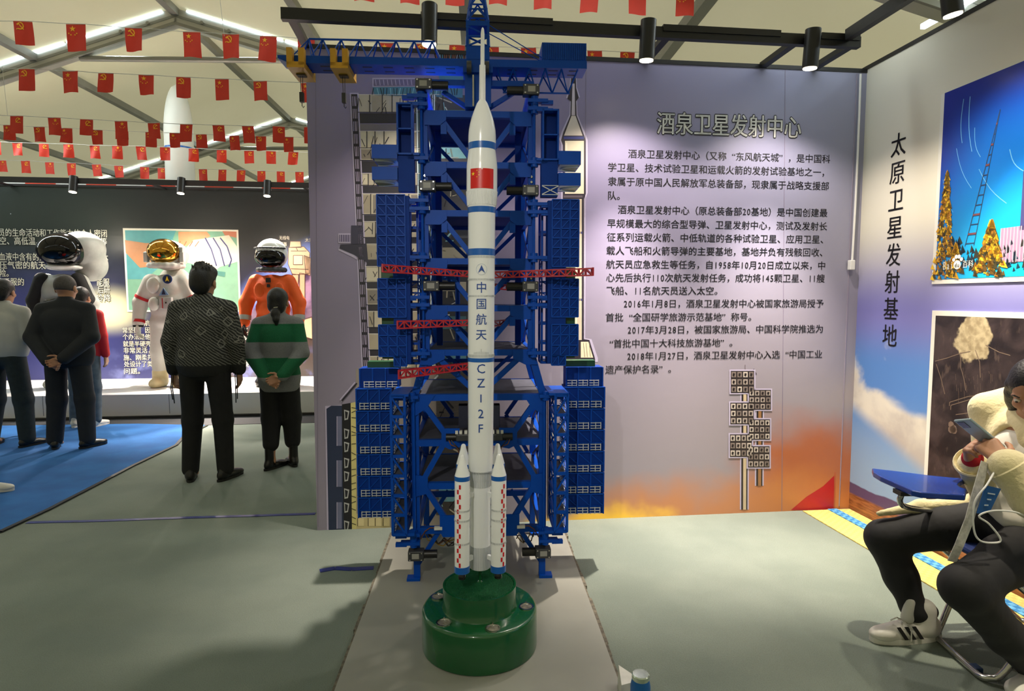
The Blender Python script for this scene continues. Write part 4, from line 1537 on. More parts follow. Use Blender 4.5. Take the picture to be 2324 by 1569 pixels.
ribs(rz(468), rz(436), rr_(32.0, 468), rr_(34.6, 436), 64, 0.0022, 'ribbed_section', rocket, M_rw)
M_rib = mat('rib grey white', (186, 190, 192), 0.35, var=0.03)
ribs(rz(1102), rz(1068), rr_(22.9, 1102), rr_(22.9, 1068), 40, 0.0022, 'ribbed_section', rocket, M_rib)
ribs(rz(1286), rz(1236), rr_(22.5, 1286), rr_(22.5, 1236), 40, 0.0022, 'ribbed_section', rocket, M_rib)
for a, b, w in ((587, 582, 30.2), (637, 633, 30.2), (674, 670, 30.1), (809, 803, 29.6), (1068, 1066, 27.0)):
    ribs(rz(a), rz(b), rr_(w, a), rr_(w, b), 56, 0.0014, 'ring_collar', rocket, M_rib)
m = MB(lean)
for k in range(-5, 6):
    a = -math.pi / 2 + k * 0.11
    r_ = rr_(29.7, 795)
    h_ = 0.008 + (0.010 if k == 0 else 0) + 0.003 * (5 - abs(k)) / 5
    m.bar((r_ * math.cos(a), RD + r_ * math.sin(a), rz(802)), (r_ * math.cos(a), RD + r_ * math.sin(a), rz(802) + h_), 0.0025, 0.0025)
m.build('collar_stud', M_rib, rocket)


def wrap(me, r_of_z, cz, ox=0.0, cx=0.0, cd=RD, eps=0.0009, turn=0.0):
    """bend flat lettering (x right, y up) round the body"""
    bm = bmesh.new()
    bm.from_mesh(me)
    xs = [v.co.x for v in bm.verts]
    x = math.floor(min(xs) / 0.004) * 0.004
    while x < max(xs):
        bmesh.ops.bisect_plane(bm, geom=bm.verts[:] + bm.edges[:] + bm.faces[:], plane_co=(x, 0, 0), plane_no=(1, 0, 0))
        x += 0.004
    for v in bm.verts:
        z = cz + v.co.y
        r_ = r_of_z(z) + eps
        a = -math.pi / 2 + (v.co.x + ox) / r_ + turn
        p = lean(cx + r_ * math.cos(a), cd + r_ * math.sin(a), z)
        v.co = p - root_of(rocket)
    bm.to_mesh(me)
    bm.free()
    return me


def centred(s, size, bold=0.0):
    me = text_mesh(s, size, bold=bold)
    co = np.array([v.co[:] for v in me.vertices])
    c_ = (co.min(0) + co.max(0)) / 2
    for v in me.vertices:
        v.co.x -= c_[0]; v.co.y -= c_[1]
    return me


PXM = 2.5 / FPX
rc = lambda z: rr_(30.3, 700) if z > rz(800) else rr_(29.5, 900)
for ch, py in (('中', 653), ('国', 690), ('航', 724), ('天', 759)):
    link('lettering', wrap(centred(ch, 0.0455, 0.0002), rc, rz(py)), M_rt, rocket)
for ch, py, s_ in (('C', 834, 0.052), ('Z', 866, 0.050), ('I', 900, 0.046), ('2', 934, 0.050), ('F', 967, 0.048)):
    link('lettering', wrap(centred(ch, s_, 0.0001), rc, rz(py)), M_rt, rocket)


def flat_mesh(polys):
    me = bpy.data.meshes.new('print')
    vs, fs = [], []
    for p in polys:
        fs.append(tuple(range(len(vs), len(vs) + len(p))))
        vs += [(a, b, 0) for a, b in p]
    me.from_pydata(vs, [], fs)
    return me


def star(cx, cy, r, rot=0.0):
    return [(cx + (r if k % 2 == 0 else r * 0.4) * math.sin(rot + k * math.pi / 5), cy + (r if k % 2 == 0 else r * 0.4) * math.cos(rot + k * math.pi / 5)) for k in range(10)]


# round emblem: thin ring with an arrow head
ring_ = [(0.0215 * math.cos(a), 0.0215 * math.sin(a)) for a in np.linspace(0, 2 * math.pi, 40)]
rin = [(0.0205 * math.cos(a), 0.0205 * math.sin(a)) for a in np.linspace(0, 2 * math.pi, 40)]
polys = [[ring_[k], ring_[k + 1], rin[k + 1], rin[k]] for k in range(39)]
link('emblem_ring', wrap(flat_mesh(polys), rc, rz(613)), mat('pale blue ring', (150, 170, 196), 0.4), rocket)
link('emblem_arrow', wrap(flat_mesh([[(0, 0.017), (-0.014, -0.014), (0, -0.003)], [(0, 0.017), (0, -0.003), (0.014, -0.014)]]), rc, rz(613)), M_rt, rocket)
# national flag panel
fw, fh = 0.098, 0.075
rf_ = lambda z: rr_(35.0, 410) + 0.0003
zf = rz(411)
fl_ = link('flag_panel', wrap(flat_mesh([[(-fw / 2, -fh / 2), (fw / 2, -fh / 2), (fw / 2, fh / 2), (0.004, fh / 2), (0, fh / 2 - 0.006), (-0.004, fh / 2), (-fw / 2, fh / 2)]]), rf_, zf), M_fr, rocket)
st_polys = [star(-0.036, 0.017, 0.0085), star(-0.020, 0.029, 0.003, 0.4), star(-0.012, 0.022, 0.003, 0.8), star(-0.012, 0.012, 0.003, 0.2), star(-0.020, 0.005, 0.003, 0.6)]
link('flag_star', wrap(flat_mesh(st_polys), rf_, zf, eps=0.0016), M_fy, fl_)

# ---- boosters
BXX, BDD = 0.0715, 0.088
for sx_ in (-1, 1):
    for sd in (-1, 1):
        bx, bd = sx_ * BXX, RD + sd * BDD
        Dq = RD - BDD
        zt, z1_, z2_, z3_, z4_ = (rz(p, Dq) for p in (1031, 1079, 1089, 1282, 1297))
        r_ = 0.0298
        bo = bpy.data.objects.new('booster', None)
        col.objects.link(bo)
        bo.parent = rocket
        MB(lean).lathe([(r_, z4_ + 0.001), (r_, z1_), (r_ * 0.93, z1_ + 0.006)], bx, bd, 32).build('booster_tube', M_rw, bo, smooth=True)
        h_ = zt - z1_
        nose = [(r_ * (1 - 0.78 * t) if t < 0.86 else r_ * (1 - 0.78 * 0.86) * math.sqrt(max(0.0, 1 - ((t - 0.86) / 0.14) ** 2)) + 0.0004, z1_ + h_ * t) for t in (0, 0.15, 0.3, 0.5, 0.7, 0.86, 0.92, 0.96, 0.985, 1)]
        MB(lean).lathe(nose, bx, bd, 32).build('nose_cone', M_rw, bo, smooth=True)
        for za, zb_ in ((z2_, z1_), (z4_, z3_)):
            MB(lean).lathe([(r_ + 0.0009, za), (r_ + 0.0009, zb_)], bx, bd, 32).build('blue_band', M_rb, bo, smooth=True)
        for p0, p1 in ((1158, 1154), (1180, 1176), (1232, 1228)):
            ribs(rz(p0, Dq), rz(p1, Dq), r_, r_, 30, 0.0016, 'ring_collar', bo, M_rib, bx, bd)
        # two staggered columns of red squares
        m = MB(lean)
        turn = -0.42 if sx_ < 0 else 0.55
        k = 0
        z = z2_ - 0.012
        while z > z3_ + 0.016:
            a0 = -math.pi / 2 + turn + (0.14 if k % 2 == 0 else -0.14)
            for j in range(2):
                aa, ab = a0 - 0.13 + 0.13 * j, a0 + 0.13 * j
                R_ = r_ + 0.0012
                m.face([(bx + R_ * math.cos(aa), bd + R_ * math.sin(aa), z - 0.0175), (bx + R_ * math.cos(ab), bd + R_ * math.sin(ab), z - 0.0175), (bx + R_ * math.cos(ab), bd + R_ * math.sin(ab), z), (bx + R_ * math.cos(aa), bd + R_ * math.sin(aa), z)])
            z -= 0.0195
            k += 1
        m.build('checker_mark', M_check, bo, recalc=False)
        zn = Z2
        MB(lean).lathe([(0.009, z4_ - 0.032), (0.0145, z4_ - 0.028), (0.0155, z4_ - 0.020), (0.013, z4_ - 0.012), (0.009, z4_ - 0.006), (0.009, z4_ + 0.003)], bx, bd, 20).build('nozzle', mat('glossy black', (14, 14, 14), 0.15, var=0.02), bo, smooth=True)
        MB(lean).bar((bx * 0.45, RD + sd * BDD * 0.45, rz(1115)), (bx * 0.8, RD + sd * BDD * 0.8, rz(1115)), 0.012, 0.018).build('strut', M_rw, bo)
        MB(lean).bar((bx * 0.45, RD + sd * BDD * 0.45, rz(1255)), (bx * 0.8, RD + sd * BDD * 0.8, rz(1255)), 0.012, 0.018).build('strut', M_rw, bo)
# slim stand under the first stage
MB(lean).lathe([(0.012, Z2), (0.006, Z2 + 0.006), (0.006, rz(1286) + 0.004)], 0.0, RD + 0.02, 14).build('support_rod', M_gp, rocket, smooth=True)
# ================================================================== prints on the walls
M_ink = mat('black print', (26, 24, 30), 0.5, var=0.05)
M_ink2 = mat('white print', (232, 232, 226), 0.5, var=0.02)


def flat(rgb, var=0.06):
    return mat('print %02x%02x%02x' % tuple(rgb), rgb, 0.42, var=var, scale=12)


def mw(px, py):
    u, z = wp(px, py, WALL_V)
    return u - WALL_U0, z


class Print:
    """flat print made of colour areas, in a wall's own space; later areas lie a hair above earlier ones"""

    def __init__(self, mapper, name, parent, y0=-0.0008):
        self.map, self.name, self.parent, self.y0 = mapper, name, parent, y0
        self.v, self.f, self.mi, self.mats, self.k = [], [], [], [], 0

    def poly(self, pts, rgb, layer=0):
        m = flat(rgb) if not isinstance(rgb, bpy.types.Material) else rgb
        if m not in self.mats:
            self.mats.append(m)
        n = len(self.v)
        for p in pts:
            a, b = self.map(*p)
            self.v.append((a, self.y0 - 0.0007 * layer, b))
        self.f.append(tuple(range(n, n + len(pts))))
        self.mi.append(self.mats.index(m))

    def rect(self, x0, y0, x1, y1, rgb, layer=0):
        self.poly([(x0, y0), (x1, y0), (x1, y1), (x0, y1)], rgb, layer)

    def line(self, p, q, w, rgb, layer=0):
        dx, dy = q[0] - p[0], q[1] - p[1]
        L = math.hypot(dx, dy) or 1
        nx, ny = -dy / L * w / 2, dx / L * w / 2
        self.poly([(p[0] + nx, p[1] + ny), (q[0] + nx, q[1] + ny), (q[0] - nx, q[1] - ny), (p[0] - nx, p[1] - ny)], rgb, layer)

    def build(self):
        me = bpy.data.meshes.new(self.name)
        me.from_pydata(self.v, [], self.f)
        for m in self.mats:
            me.materials.append(m)
        me.polygons.foreach_set('material_index', self.mi)
        bm = bmesh.new()
        bm.from_mesh(me)
        for f in bm.faces:
            if f.normal.y > 0:
                f.normal_flip()
        bm.to_mesh(me)
        bm.free()
        o = bpy.data.objects.new(self.name, me)
        col.objects.link(o)
        o.parent = self.parent
        return o


rng = random.Random(5)
CREAM, CREAM2, DARK, HALO, TEAL, CY = (192, 184, 160), (206, 198, 170), (44, 42, 50), (186, 178, 204), (74, 130, 152), (150, 206, 214)
# ---- launch pad drawing on the left
p = Print(mw, 'launch_pad_print', wall_back)
ROWS = [(215, 255, CREAM), (257, 280, DARK), (282, 296, (120, 114, 118)), (298, 336, CREAM2), (337, 364, CREAM), (366, 392, DARK), (394, 421, CREAM), (423, 438, DARK), (440, 487, CREAM2)]
y = 489
while y < 835:
    ROWS.append((y, y + 13, DARK))
    ROWS.append((y + 14, min(y + 50, 835), CREAM2 if rng.random() < 0.6 else CREAM))
    y += 51


def lx(y):                       # left outline of the drawn tower leans
    return 797 + (y - 215) * 27 / 620.0


for a, b, c_ in ROWS:
    p.rect(lx(a) + 14, a, 1000, b, c_, 0)
    if c_ is not DARK and b - a > 20:
        x = lx(a) + 16
        while x < 985:
            w = rng.uniform(14, 40)
            if rng.random() < 0.75:
                p.rect(x + 2, a + 3, min(x + w, 990), b - 3, rng.choice(((168, 158, 134), (214, 206, 178), (140, 132, 118))), 1)
            for q_ in range(rng.randint(1, 3)):
                x0_, y0_ = rng.uniform(x, x + w), rng.uniform(a + 3, b - 10)
                p.line((x0_, y0_), (x0_ + rng.uniform(-12, 12), y0_ + rng.uniform(6, b - a - 8)), rng.uniform(1, 2.4), DARK, 2)
            p.line((x + w, a), (x + w, b), 2.2, DARK, 2)
            x += w + 3
        p.line((lx(a) + 14, b), (1000, b), 1.6, DARK, 2)
        p.line((lx(a) + 14, a), (1000, a), 1.2, (230, 224, 210), 2)
# lattice column at its left edge
p.poly([(lx(213) - 3, 211), (lx(213) + 17, 211), (lx(836) + 17, 838), (lx(836) - 3, 838)], HALO, 1)
p.poly([(lx(213), 214), (lx(213) + 14, 214), (lx(836) + 14, 836), (lx(836), 836)], (34, 30, 42), 2)
y = 218
while y < 830:
    x = lx(y)
    for dx, w in ((3.2, 1.8), (7.2, 2.2), (10.8, 1.2)):
        p.line((x + dx, y + 1), (x + dx + 1 + rng.uniform(-1, 1), y + 23), w, (168, 156, 182), 3)
    y += 28.5
# balcony bracket
p.poly([(770, 560), (832, 558), (832, 602), (800, 584), (768, 568)], HALO, 1)
p.poly([(773, 555), (832, 553), (836, 598), (803, 578), (770, 564)], (40, 38, 58), 3)
p.rect(797, 512, 824, 555, (48, 46, 70), 3)
p.rect(768, 530, 796, 552, HALO, 2)
p.rect(770, 533, 795, 549, (96, 88, 120), 3)
for x in range(773, 795, 5):
    p.line((x, 533), (x, 549), 1.2, HALO, 4)
# crane head and teal deck at the top
p.rect(845, 177, 962, 198, HALO, 0)
p.rect(848, 180, 960, 195, (116, 108, 140), 1)
for x in range(852, 956, 9):
    p.line((x, 181), (x + 2, 194), 1.6, HALO, 2)
p.poly([(846, 198), (1050, 196), (1050, 222), (850, 216)], TEAL, 1)
for k in range(26):
    x = 848 + k * 7.6
    p.line((x, 200), (x + rng.uniform(-5, 5), 216), 2, rng.choice(((30, 54, 66), (130, 190, 204), (40, 80, 96))), 2)
p.poly([(985, 122), (1056, 118), (1056, 148), (990, 146)], (34, 32, 40), 1)
for k in range(14):
    x = 990 + k * 4.8
    p.line((x, 124), (x + rng.uniform(-4, 6), 146), 1.6, rng.choice(((170, 170, 180), (150, 90, 70), (90, 150, 170))), 2)
p.poly([(994, 168), (1060, 168), (1060, 190), (1000, 186)], TEAL, 1)
# cyan striped service mast and lattice behind the model
p.poly([(943, 216), (990, 216), (984, 840), (955, 840)], (60, 96, 110), 1)
for k in range(9):
    x = 946 + k * 5
    p.line((x, 216), (x + (8 if k < 4 else -4), 840), rng.uniform(1.4, 3), rng.choice(((224, 240, 240), (150, 206, 214), (30, 50, 60))), 2)
p.rect(990, 216, 1062, 1170, (72, 74, 80), 0)
for k in range(90):
    y = 222 + k * 10.5
    x0_ = rng.uniform(992, 1040)
    p.line((x0_, y), (x0_ + rng.uniform(-20, 30), y + rng.uniform(-4, 24)), rng.uniform(1.5, 4), rng.choice(((216, 224, 222), (150, 206, 214), (190, 184, 160), (40, 40, 46))), 1)
for k in range(12):
    y = 250 + k * 78
    p.rect(996, y, 1058, y + rng.uniform(14, 32), rng.choice(((120, 176, 186), (196, 190, 168), (90, 130, 140))), 1)
# lower block
p.poly([(738, 922), (790, 918), (790, 1203), (742, 1203)], HALO, 1)
p.poly([(741, 928), (752, 921), (789, 921), (789, 1203), (746, 1203)], (38, 48, 76), 2)
for y0_, y1_ in ((945, 1012), (1045, 1105), (1140, 1200)):
    p.rect(765, y0_, 776, y1_, (108, 112, 140), 3)
    p.line((765, y0_), (765, y1_), 1.4, HALO, 4)
p.poly([(776, 918), (800, 914), (802, 1202), (780, 1202)], (22, 22, 28), 3)
y = 930
while y < 1190:
    p.poly([(781, y), (793, y + 3), (790, y + 22), (782, y + 24)], (176, 178, 176), 4)
    p.poly([(783, y + 3), (790, y + 6), (788, y + 19), (784, y + 20)], (30, 30, 36), 5)
    y += rng.uniform(27, 44)
p.poly([(796, 915), (809, 912), (809, 1202), (799, 1202)], (206, 196, 128), 4)
y = 925
while y < 1195:
    p.line((798, y), (808, y + rng.uniform(-6, 6)), 1.6, (60, 56, 40), 5)
    y += rng.uniform(8, 20)
p.rect(808, 836, 1062, 1203, (150, 142, 132), 0)
p.rect(806, 1166, 885, 1202, (190, 176, 128), 3)
for x in (812, 836, 852, 870):
    p.rect(x, 1176, x + 14, 1194, (212, 198, 148), 4)
    p.line((x, 1176), (x, 1194), 1.4, (70, 60, 40), 5)
p.line((772, 908), (806, 868), 3, HALO, 3)
p.line((776, 910), (810, 870), 3.2, (34, 30, 42), 4)
p.build()

# ---- rocket drawing on the right
p = Print(mw, 'rocket_print', wall_back)
out_ = [(1298, 172), (1305, 172), (1306, 200), (1312, 222), (1306, 230), (1307, 262), (1325, 310), (1328, 320), (1328, 440), (1324, 452), (1323, 770), (1336, 772), (1349, 815), (1349, 824), (1278, 824), (1279, 330), (1275, 318), (1280, 300), (1296, 262), (1297, 230), (1289, 224), (1296, 200)]
cxm = 1302
p.poly([(cxm + (x - cxm) * 1.1 + (3 if x > cxm else -3), yy - 2) for x, yy in out_], HALO, 0)
p.poly([(x + (1.5 if x > cxm else -1.5), yy) for x, yy in out_], (46, 40, 52), 1)
p.poly([(1299, 190), (1304, 190), (1305, 262), (1297, 262)], (196, 186, 196), 2)
p.poly([(1297, 263), (1306, 263), (1322, 308), (1280, 308)], (212, 202, 190), 2)
p.rect(1279, 310, 1325, 316, (48, 58, 128), 2)
p.rect(1282, 320, 1325, 440, (222, 212, 184), 2)
p.rect(1284, 324, 1287, 436, (246, 238, 214), 3)
p.rect(1279, 444, 1322, 449, (92, 82, 92), 3)
p.rect(1283, 452, 1320, 772, (222, 212, 184), 2)
p.rect(1310, 452, 1319, 772, (196, 184, 162), 3)
for yy in (526, 678):
    p.rect(1283, yy, 1321, yy + 5, (48, 58, 128), 3)
p.poly([(1318, 776), (1335, 776), (1346, 812), (1318, 812)], (232, 220, 188), 2)
for x in (1324, 1330, 1337):
    p.line((x, 778), (x + 3, 810), 1, (150, 140, 120), 3)
p.rect(1243, 905, 1259, 1175, (172, 158, 160), 1)
p.poly([(1246, 955), (1256, 948), (1257, 1000), (1246, 990)], (222, 212, 184), 2)
p.line((1243, 905), (1243, 1175), 2, (46, 40, 52), 2)
p.build()
# ---- floodlight masts drawing
p = Print(mw, 'floodlight_print', wall_back)
for x0_, x1_, yt, yb, boxes, pc_, halo in ((1683, 1697, 846, 1157, ((1658, 842, 1711, 892), (1657, 914, 1710, 963), (1656, 986, 1706, 1037)), (196, 178, 146), HALO), (1717, 1731, 890, 1103, ((1699, 885, 1749, 930), (1699, 952, 1747, 998), (1697, 1013, 1746, 1061)), (150, 110, 70), HALO)):
    p.poly([(x0_ - 3, yt), (x1_ + 3, yt), (x1_ + 2, yb), (x0_ - 4, yb)], halo, 0)
    p.poly([(x0_, yt), (x1_, yt), (x1_ - 1, yb), (x0_ - 1, yb)], (40, 34, 36), 1)
    p.poly([(x0_ + 4, yt), (x1_ - 3, yt), (x1_ - 4, yb), (x0_ + 3, yb)], pc_, 2)
    for bx0, by0, bx1, by1 in boxes:
        p.rect(bx0 - 3, by0 - 3, bx1 + 3, by1 + 3, halo, 3)
        p.rect(bx0, by0, bx1, by1, (44, 38, 40), 4)
        nx_, ny_ = 4, 3
        for i in range(nx_):
            for j in range(ny_):
                ax_ = bx0 + (bx1 - bx0) * (i + 0.12) / nx_
                ay_ = by0 + (by1 - by0) * (j + 0.14) / ny_
                w_, h_ = (bx1 - bx0) / nx_ * 0.76, (by1 - by0) / ny_ * 0.72
                p.rect(ax_, ay_, ax_ + w_, ay_ + h_, rng.choice(((170, 158, 150), (128, 116, 110), (196, 186, 176))), 5)
                p.poly([(ax_ + w_ * 0.3, ay_ + h_ * 0.2), (ax_ + w_ * 0.8, ay_ + h_ * 0.3), (ax_ + w_ * 0.6, ay_ + h_ * 0.9), (ax_ + w_ * 0.2, ay_ + h_ * 0.7)], (36, 30, 32), 6)
p.line((1691, 828), (1691, 846), 1.5, (110, 100, 110), 1)
p.line((1710, 838), (1716, 850), 3, (60, 50, 56), 1)
p.build()
p = Print(mw, 'red_pennant_print', wall_back)
p.poly([(1795, 1158), (1830, 1128), (1868, 1104), (1893, 1080), (1892, 1158)], (176, 30, 36), 0)
p.line((1895, 1072), (1893, 1158), 3, (176, 90, 56), 1)
p.build()

# ---- wall lettering
x0_, z0_ = mw(1491, 281)
x1_, z1_ = mw(1818, 290)
hd = (z0_ + z1_) / 2
HH = 0.148
wall_text(HEADING, x0_, x1_, hd, HH, -0.0016, 'heading_outline', M_ink, wall_back, bold=B_OUT, ref=B_REG)
wall_text(HEADING, x0_, x1_, hd, HH, -0.0026, 'heading', M_ink2, wall_back)
for s, a, b, yc in WALL_TEXT:
    S = 2.8017
    xa, za = mw(1330 + a / S, 320 + yc / S)
    slope = (108 - 82) / (1553 - 268.0) if yc < 500 else 0.008
    xb, zb = mw(1330 + b / S, 320 + yc / S)
    wall_text(s, xa, xb, za, 0.0585, -0.0018, 'text_line', M_ink, wall_back)
# left over seam lines of the print sheets
p = Print(mw, 'sheet_seam', wall_back)
for px in (716, 1330, 1782):
    p.line((px, 150 if px > 1000 else 112), (px + (6 if px < 800 else -8), 1196 if px < 800 else 1160), 1.2, (122, 114, 136), 0)
p.build()

# ---- hanging white lead with its plug
M_wc = mat('white cable', (222, 222, 220), 0.4, var=0.02)
pts = []
for px, py in ((1953, 168), (1950, 260), (1946, 360), (1942, 450), (1937, 540), (1934, 590)):
    u, z = wp(px, py, WALL_V - 0.02)
    pts.append(Wf(u, WALL_V - 0.02, z))
cb = MB().tube(pts, 0.007, 8).build('power_lead', M_wc, smooth=True)
tag(cb, 'white power lead hanging down the wall corner with a plug', 'cable')
u, z = wp(1933, 601, WALL_V - 0.03)
MB(Wf).box(u - 0.018, u + 0.016, WALL_V - 0.045, WALL_V - 0.01, z - 0.035, z + 0.03).build('plug', M_wc, cb, bevel=0.005)
# cable trunking in the corner
tr = MB(Wf).box(WALL_U1 - 0.075, WALL_U1 - 0.07, WALL_V - 0.004, WALL_V, 0.02, 2.9).build('trim_1', flat((150, 142, 160)))
tag(tr, 'lilac edge strip in the wall corner', kind='structure')

# ================================================================== right wall: heading and photo prints
RV0 = WALL_V + 0.08


def mr(px, py):
    v, z = wr(px, py, WALL_U1)
    return RV0 - v, z


xs = [mr(px, py) for px, py in ((2042, 328), (2036, 390), (2033, 453), (2030, 516), (2028, 580), (2025, 643), (2022, 701), (2020, 763))]
xm = sum(a for a, b in xs) / 8
zt_, zb_ = xs[0][1], xs[-1][1]
for k, ch in enumerate(SIDE_HEAD):
    z = zt_ + (zb_ - zt_) * k / 7
    wall_text(ch, xm - 0.062, xm + 0.062, z, 0.150, -0.002, 'heading_character', M_ink, wall_right)
# photo 1: night sky with star trails, built as a mounted print
xa, zt1 = mr(2151, 210)
xa2, zb1 = mr(2121, 635)
xa = (xa + xa2) / 2
XB = xa + 1.55
BW = 0.025
M_border = mat('white photo border', (226, 224, 216), 0.45, var=0.02)
ph1 = MB().box(xa - BW, XB + BW, -0.006, 0, zb1 - BW, zt1)
o1 = ph1.build('photo_border', M_border, wall_right)
g = G('night photo print', rough=0.25, bump=0.05, bscale=5)
c = g.mix(g.step(g.z, zb1, zb1 + 0.62), (24, 176, 226), (16, 118, 214))
c = g.mix(g.step(g.z, zb1 + 0.45, zt1), c, (20, 42, 150))
c = g.mix(g.step(g.x, xa + 0.35, xa - 0.1), c, g.mix(g.step(g.z, zb1 + 0.1, zb1 + 0.7), (20, 110, 190), (20, 36, 140)))
M_night = g.done(c)
MB().box(xa, XB, -0.0072, -0.0062, zb1, zt1).build('photo_print', M_night, wall_right)


class Loc(Print):
    pass


pr = Print(lambda a, b: (xa + a, zb1 + b), 'photo_detail', wall_right, y0=-0.0078)
rng = random.Random(8)
# star trails
for (a, b), (e, f), w in (((0.13, 0.95), (0.135, 0.72), 0.006), ((0.17, 0.95), (0.20, 0.66), 0.006), ((0.21, 0.78), (0.255, 0.62), 0.005), ((0.10, 0.70), (0.21, 0.47), 0.005), ((0.25, 0.56), (0.42, 0.36), 0.006), ((0.42, 0.62), (0.50, 0.5), 0.007), ((0.50, 0.90), (0.52, 0.7), 0.005), ((0.02, 0.55), (0.1, 0.36), 0.003), ((0.6, 0.7), (0.7, 0.5), 0.005), ((0.8, 0.8), (0.86, 0.55), 0.005)):
    n = 6
    for k in range(n):
        t0, t1 = k / n, (k + 1) / n
        bow = lambda t: 0.012 * math.sin(math.pi * t)
        pr.line((a + (e - a) * t0 - bow(t0), b + (f - b) * t0 - bow(t0)), (a + (e - a) * t1 - bow(t1), b + (f - b) * t1 - bow(t1)), w * 0.55, (112, 184, 228), 0)
# lattice tower leaning away
bl, br, tpx, tpy = (0.19, 0.17), (0.245, 0.17), 0.355, 0.83
for q_ in (bl, br):
    pr.line(q_, (tpx, tpy), 0.004, (44, 62, 92), 1)
for t in np.linspace(0.02, 0.9, 13):
    a = (bl[0] + (tpx - bl[0]) * t, bl[1] + (tpy - bl[1]) * t)
    b = (br[0] + (tpx - br[0]) * t, br[1] + (tpy - br[1]) * t)
    pr.line(a, b, 0.004 if int(t * 100) % 3 else 0.010, (112, 66, 70) if int(t * 100) % 3 == 0 else (44, 62, 92), 2)
# bushes and trees
for k in range(220):
    a = rng.uniform(0.0, 1.5)
    b = rng.uniform(0.0, 0.24) * (1 - 0.5 * abs(math.sin(a * 5))) + 0.02
    s_ = rng.uniform(0.015, 0.04)
    pr.poly([(a, b), (a + s_, b + s_ * 0.3), (a + s_ * 0.3, b + s_ * 1.5)], rng.choice(((30, 44, 56), (22, 52, 70), (44, 48, 40))), 1)


def tree(cx, base, h, w, n):
    for k in range(n):
        t = rng.random() ** 0.8
        b = base + h * t
        a = cx + rng.uniform(-1, 1) * w * (1.05 - t)
        s_ = rng.uniform(0.007, 0.018)
        pr.poly([(a - s_, b), (a + s_, b - s_ * 0.4), (a + rng.uniform(-0.3, 0.3) * s_, b + s_ * 1.8)], rng.choice(((190, 140, 24), (226, 184, 44), (150, 100, 24), (96, 72, 26), (60, 56, 30))), rng.choice((2, 3)))


tree(0.05, 0.0, 0.58, 0.075, 330)
tree(0.345, 0.0, 0.27, 0.10, 320)
tree(0.13, 0.0, 0.17, 0.06, 120)
tree(0.72, 0.0, 0.25, 0.12, 260)
tree(1.2, 0.0, 0.35, 0.14, 280)
pr.rect(0.40, 0.07, 0.55, 0.24, (150, 120, 150), 1)
pr.rect(0.50, 0.22, 0.60, 0.5, (60, 60, 110), 1)
for k in range(8):
    pr.line((0.40 + k * 0.018, 0.07), (0.40 + k * 0.018, 0.24), 0.005, (186, 160, 180), 2)
pr.build()
wall_text('Bai', xa + 0.055, xa + 0.115, zb1 + 0.075, 0.062, -0.0106, 'photo_caption', M_ink2, wall_right)
wall_text('百科', xa + 0.185, xa + 0.25, zb1 + 0.075, 0.042, -0.0106, 'photo_caption', M_ink2, wall_right)
pr = Print(lambda a, b: (xa + a, zb1 + b), 'caption_mark', wall_right, y0=-0.0104)
for cx_, cz_, r_ in ((0.148, 0.075, 0.024), (0.124, 0.103, 0.010), (0.140, 0.118, 0.011), (0.158, 0.118, 0.011), (0.174, 0.103, 0.010)):
    pr.poly([(cx_ + r_ * math.cos(t), cz_ + r_ * 1.0 * math.sin(t)) for t in np.linspace(0, 2 * math.pi, 15)[:-1]], (232, 232, 226), 0)
pr.build()
wall_text('du', xa + 0.134, xa + 0.162, zb1 + 0.074, 0.032, -0.0118, 'photo_caption', M_ink, wall_right)
# photo 2: dark aerial view
xc, zt2 = mr(2118, 705)
zb2 = mr(2098, 1148)[1]
ph2 = MB().box(xc, xc + 1.6, -0.006, 0, zb2, zt2)
ph2.build('photo_border', M_border, wall_right)
g = G('aerial photo print', rough=0.35, bump=0.1, bscale=9)
n1 = g.noise(7, 8, warp=0.6)
n2 = g.noise(26, 5, stretch=(1, 1, 0.35))
c = g.mix(g.step(n1, 0.35, 0.7), (30, 24, 26), (66, 54, 54))
c = g.mix(g.math('MULTIPLY', g.step(n2, 0.6, 0.72), 0.5), c, (100, 84, 76))
# pale quarry patch
qx, qz = g.math('SUBTRACT', g.x, xc + 0.275), g.math('SUBTRACT', g.z, zt2 - 0.135)
qr = g.math('ADD', g.math('SQRT', g.math('ADD', g.math('MULTIPLY', qx, qx), g.math('MULTIPLY', g.math('MULTIPLY', qz, qz), 0.8))), g.math('MULTIPLY', g.math('SUBTRACT', g.noise(9, 4), 0.5), 0.16))
c = g.mix(g.step(qr, 0.115, 0.10), c, g.mix(g.step(g.noise(30, 4), 0.3, 0.7), (150, 134, 104), (196, 180, 146)))
M_air = g.done(c)
MB().box(xc + 0.028, xc + 1.57, -0.0072, -0.0062, zb2 + 0.028, zt2 - 0.028).build('photo_print', M_air, wall_right)
pr = Print(lambda a, b: (xc + a, zt2 - b), 'photo_detail', wall_right, y0=-0.0078)
for pts_ in ([(0.21, 0.22), (0.215, 0.3), (0.24, 0.36), (0.255, 0.42)], [(0.30, 0.2), (0.33, 0.26), (0.34, 0.34)], [(0.04, 0.285), (0.12, 0.26), (0.21, 0.225), (0.27, 0.21)], [(0.05, 0.3), (0.09, 0.38), (0.12, 0.46)], [(0.36, 0.17), (0.44, 0.2), (0.5, 0.21)], [(0.155, 0.52), (0.155, 0.50), (0.27, 0.45), (0.42, 0.41)], [(0.165, 0.54), (0.165, 0.515), (0.28, 0.465), (0.42, 0.43)], [(0.2, 0.56), (0.3, 0.53), (0.4, 0.5)]):
    for a, b in zip(pts_, pts_[1:]):
        pr.line(a, b, 0.004, (122, 104, 90), 0)
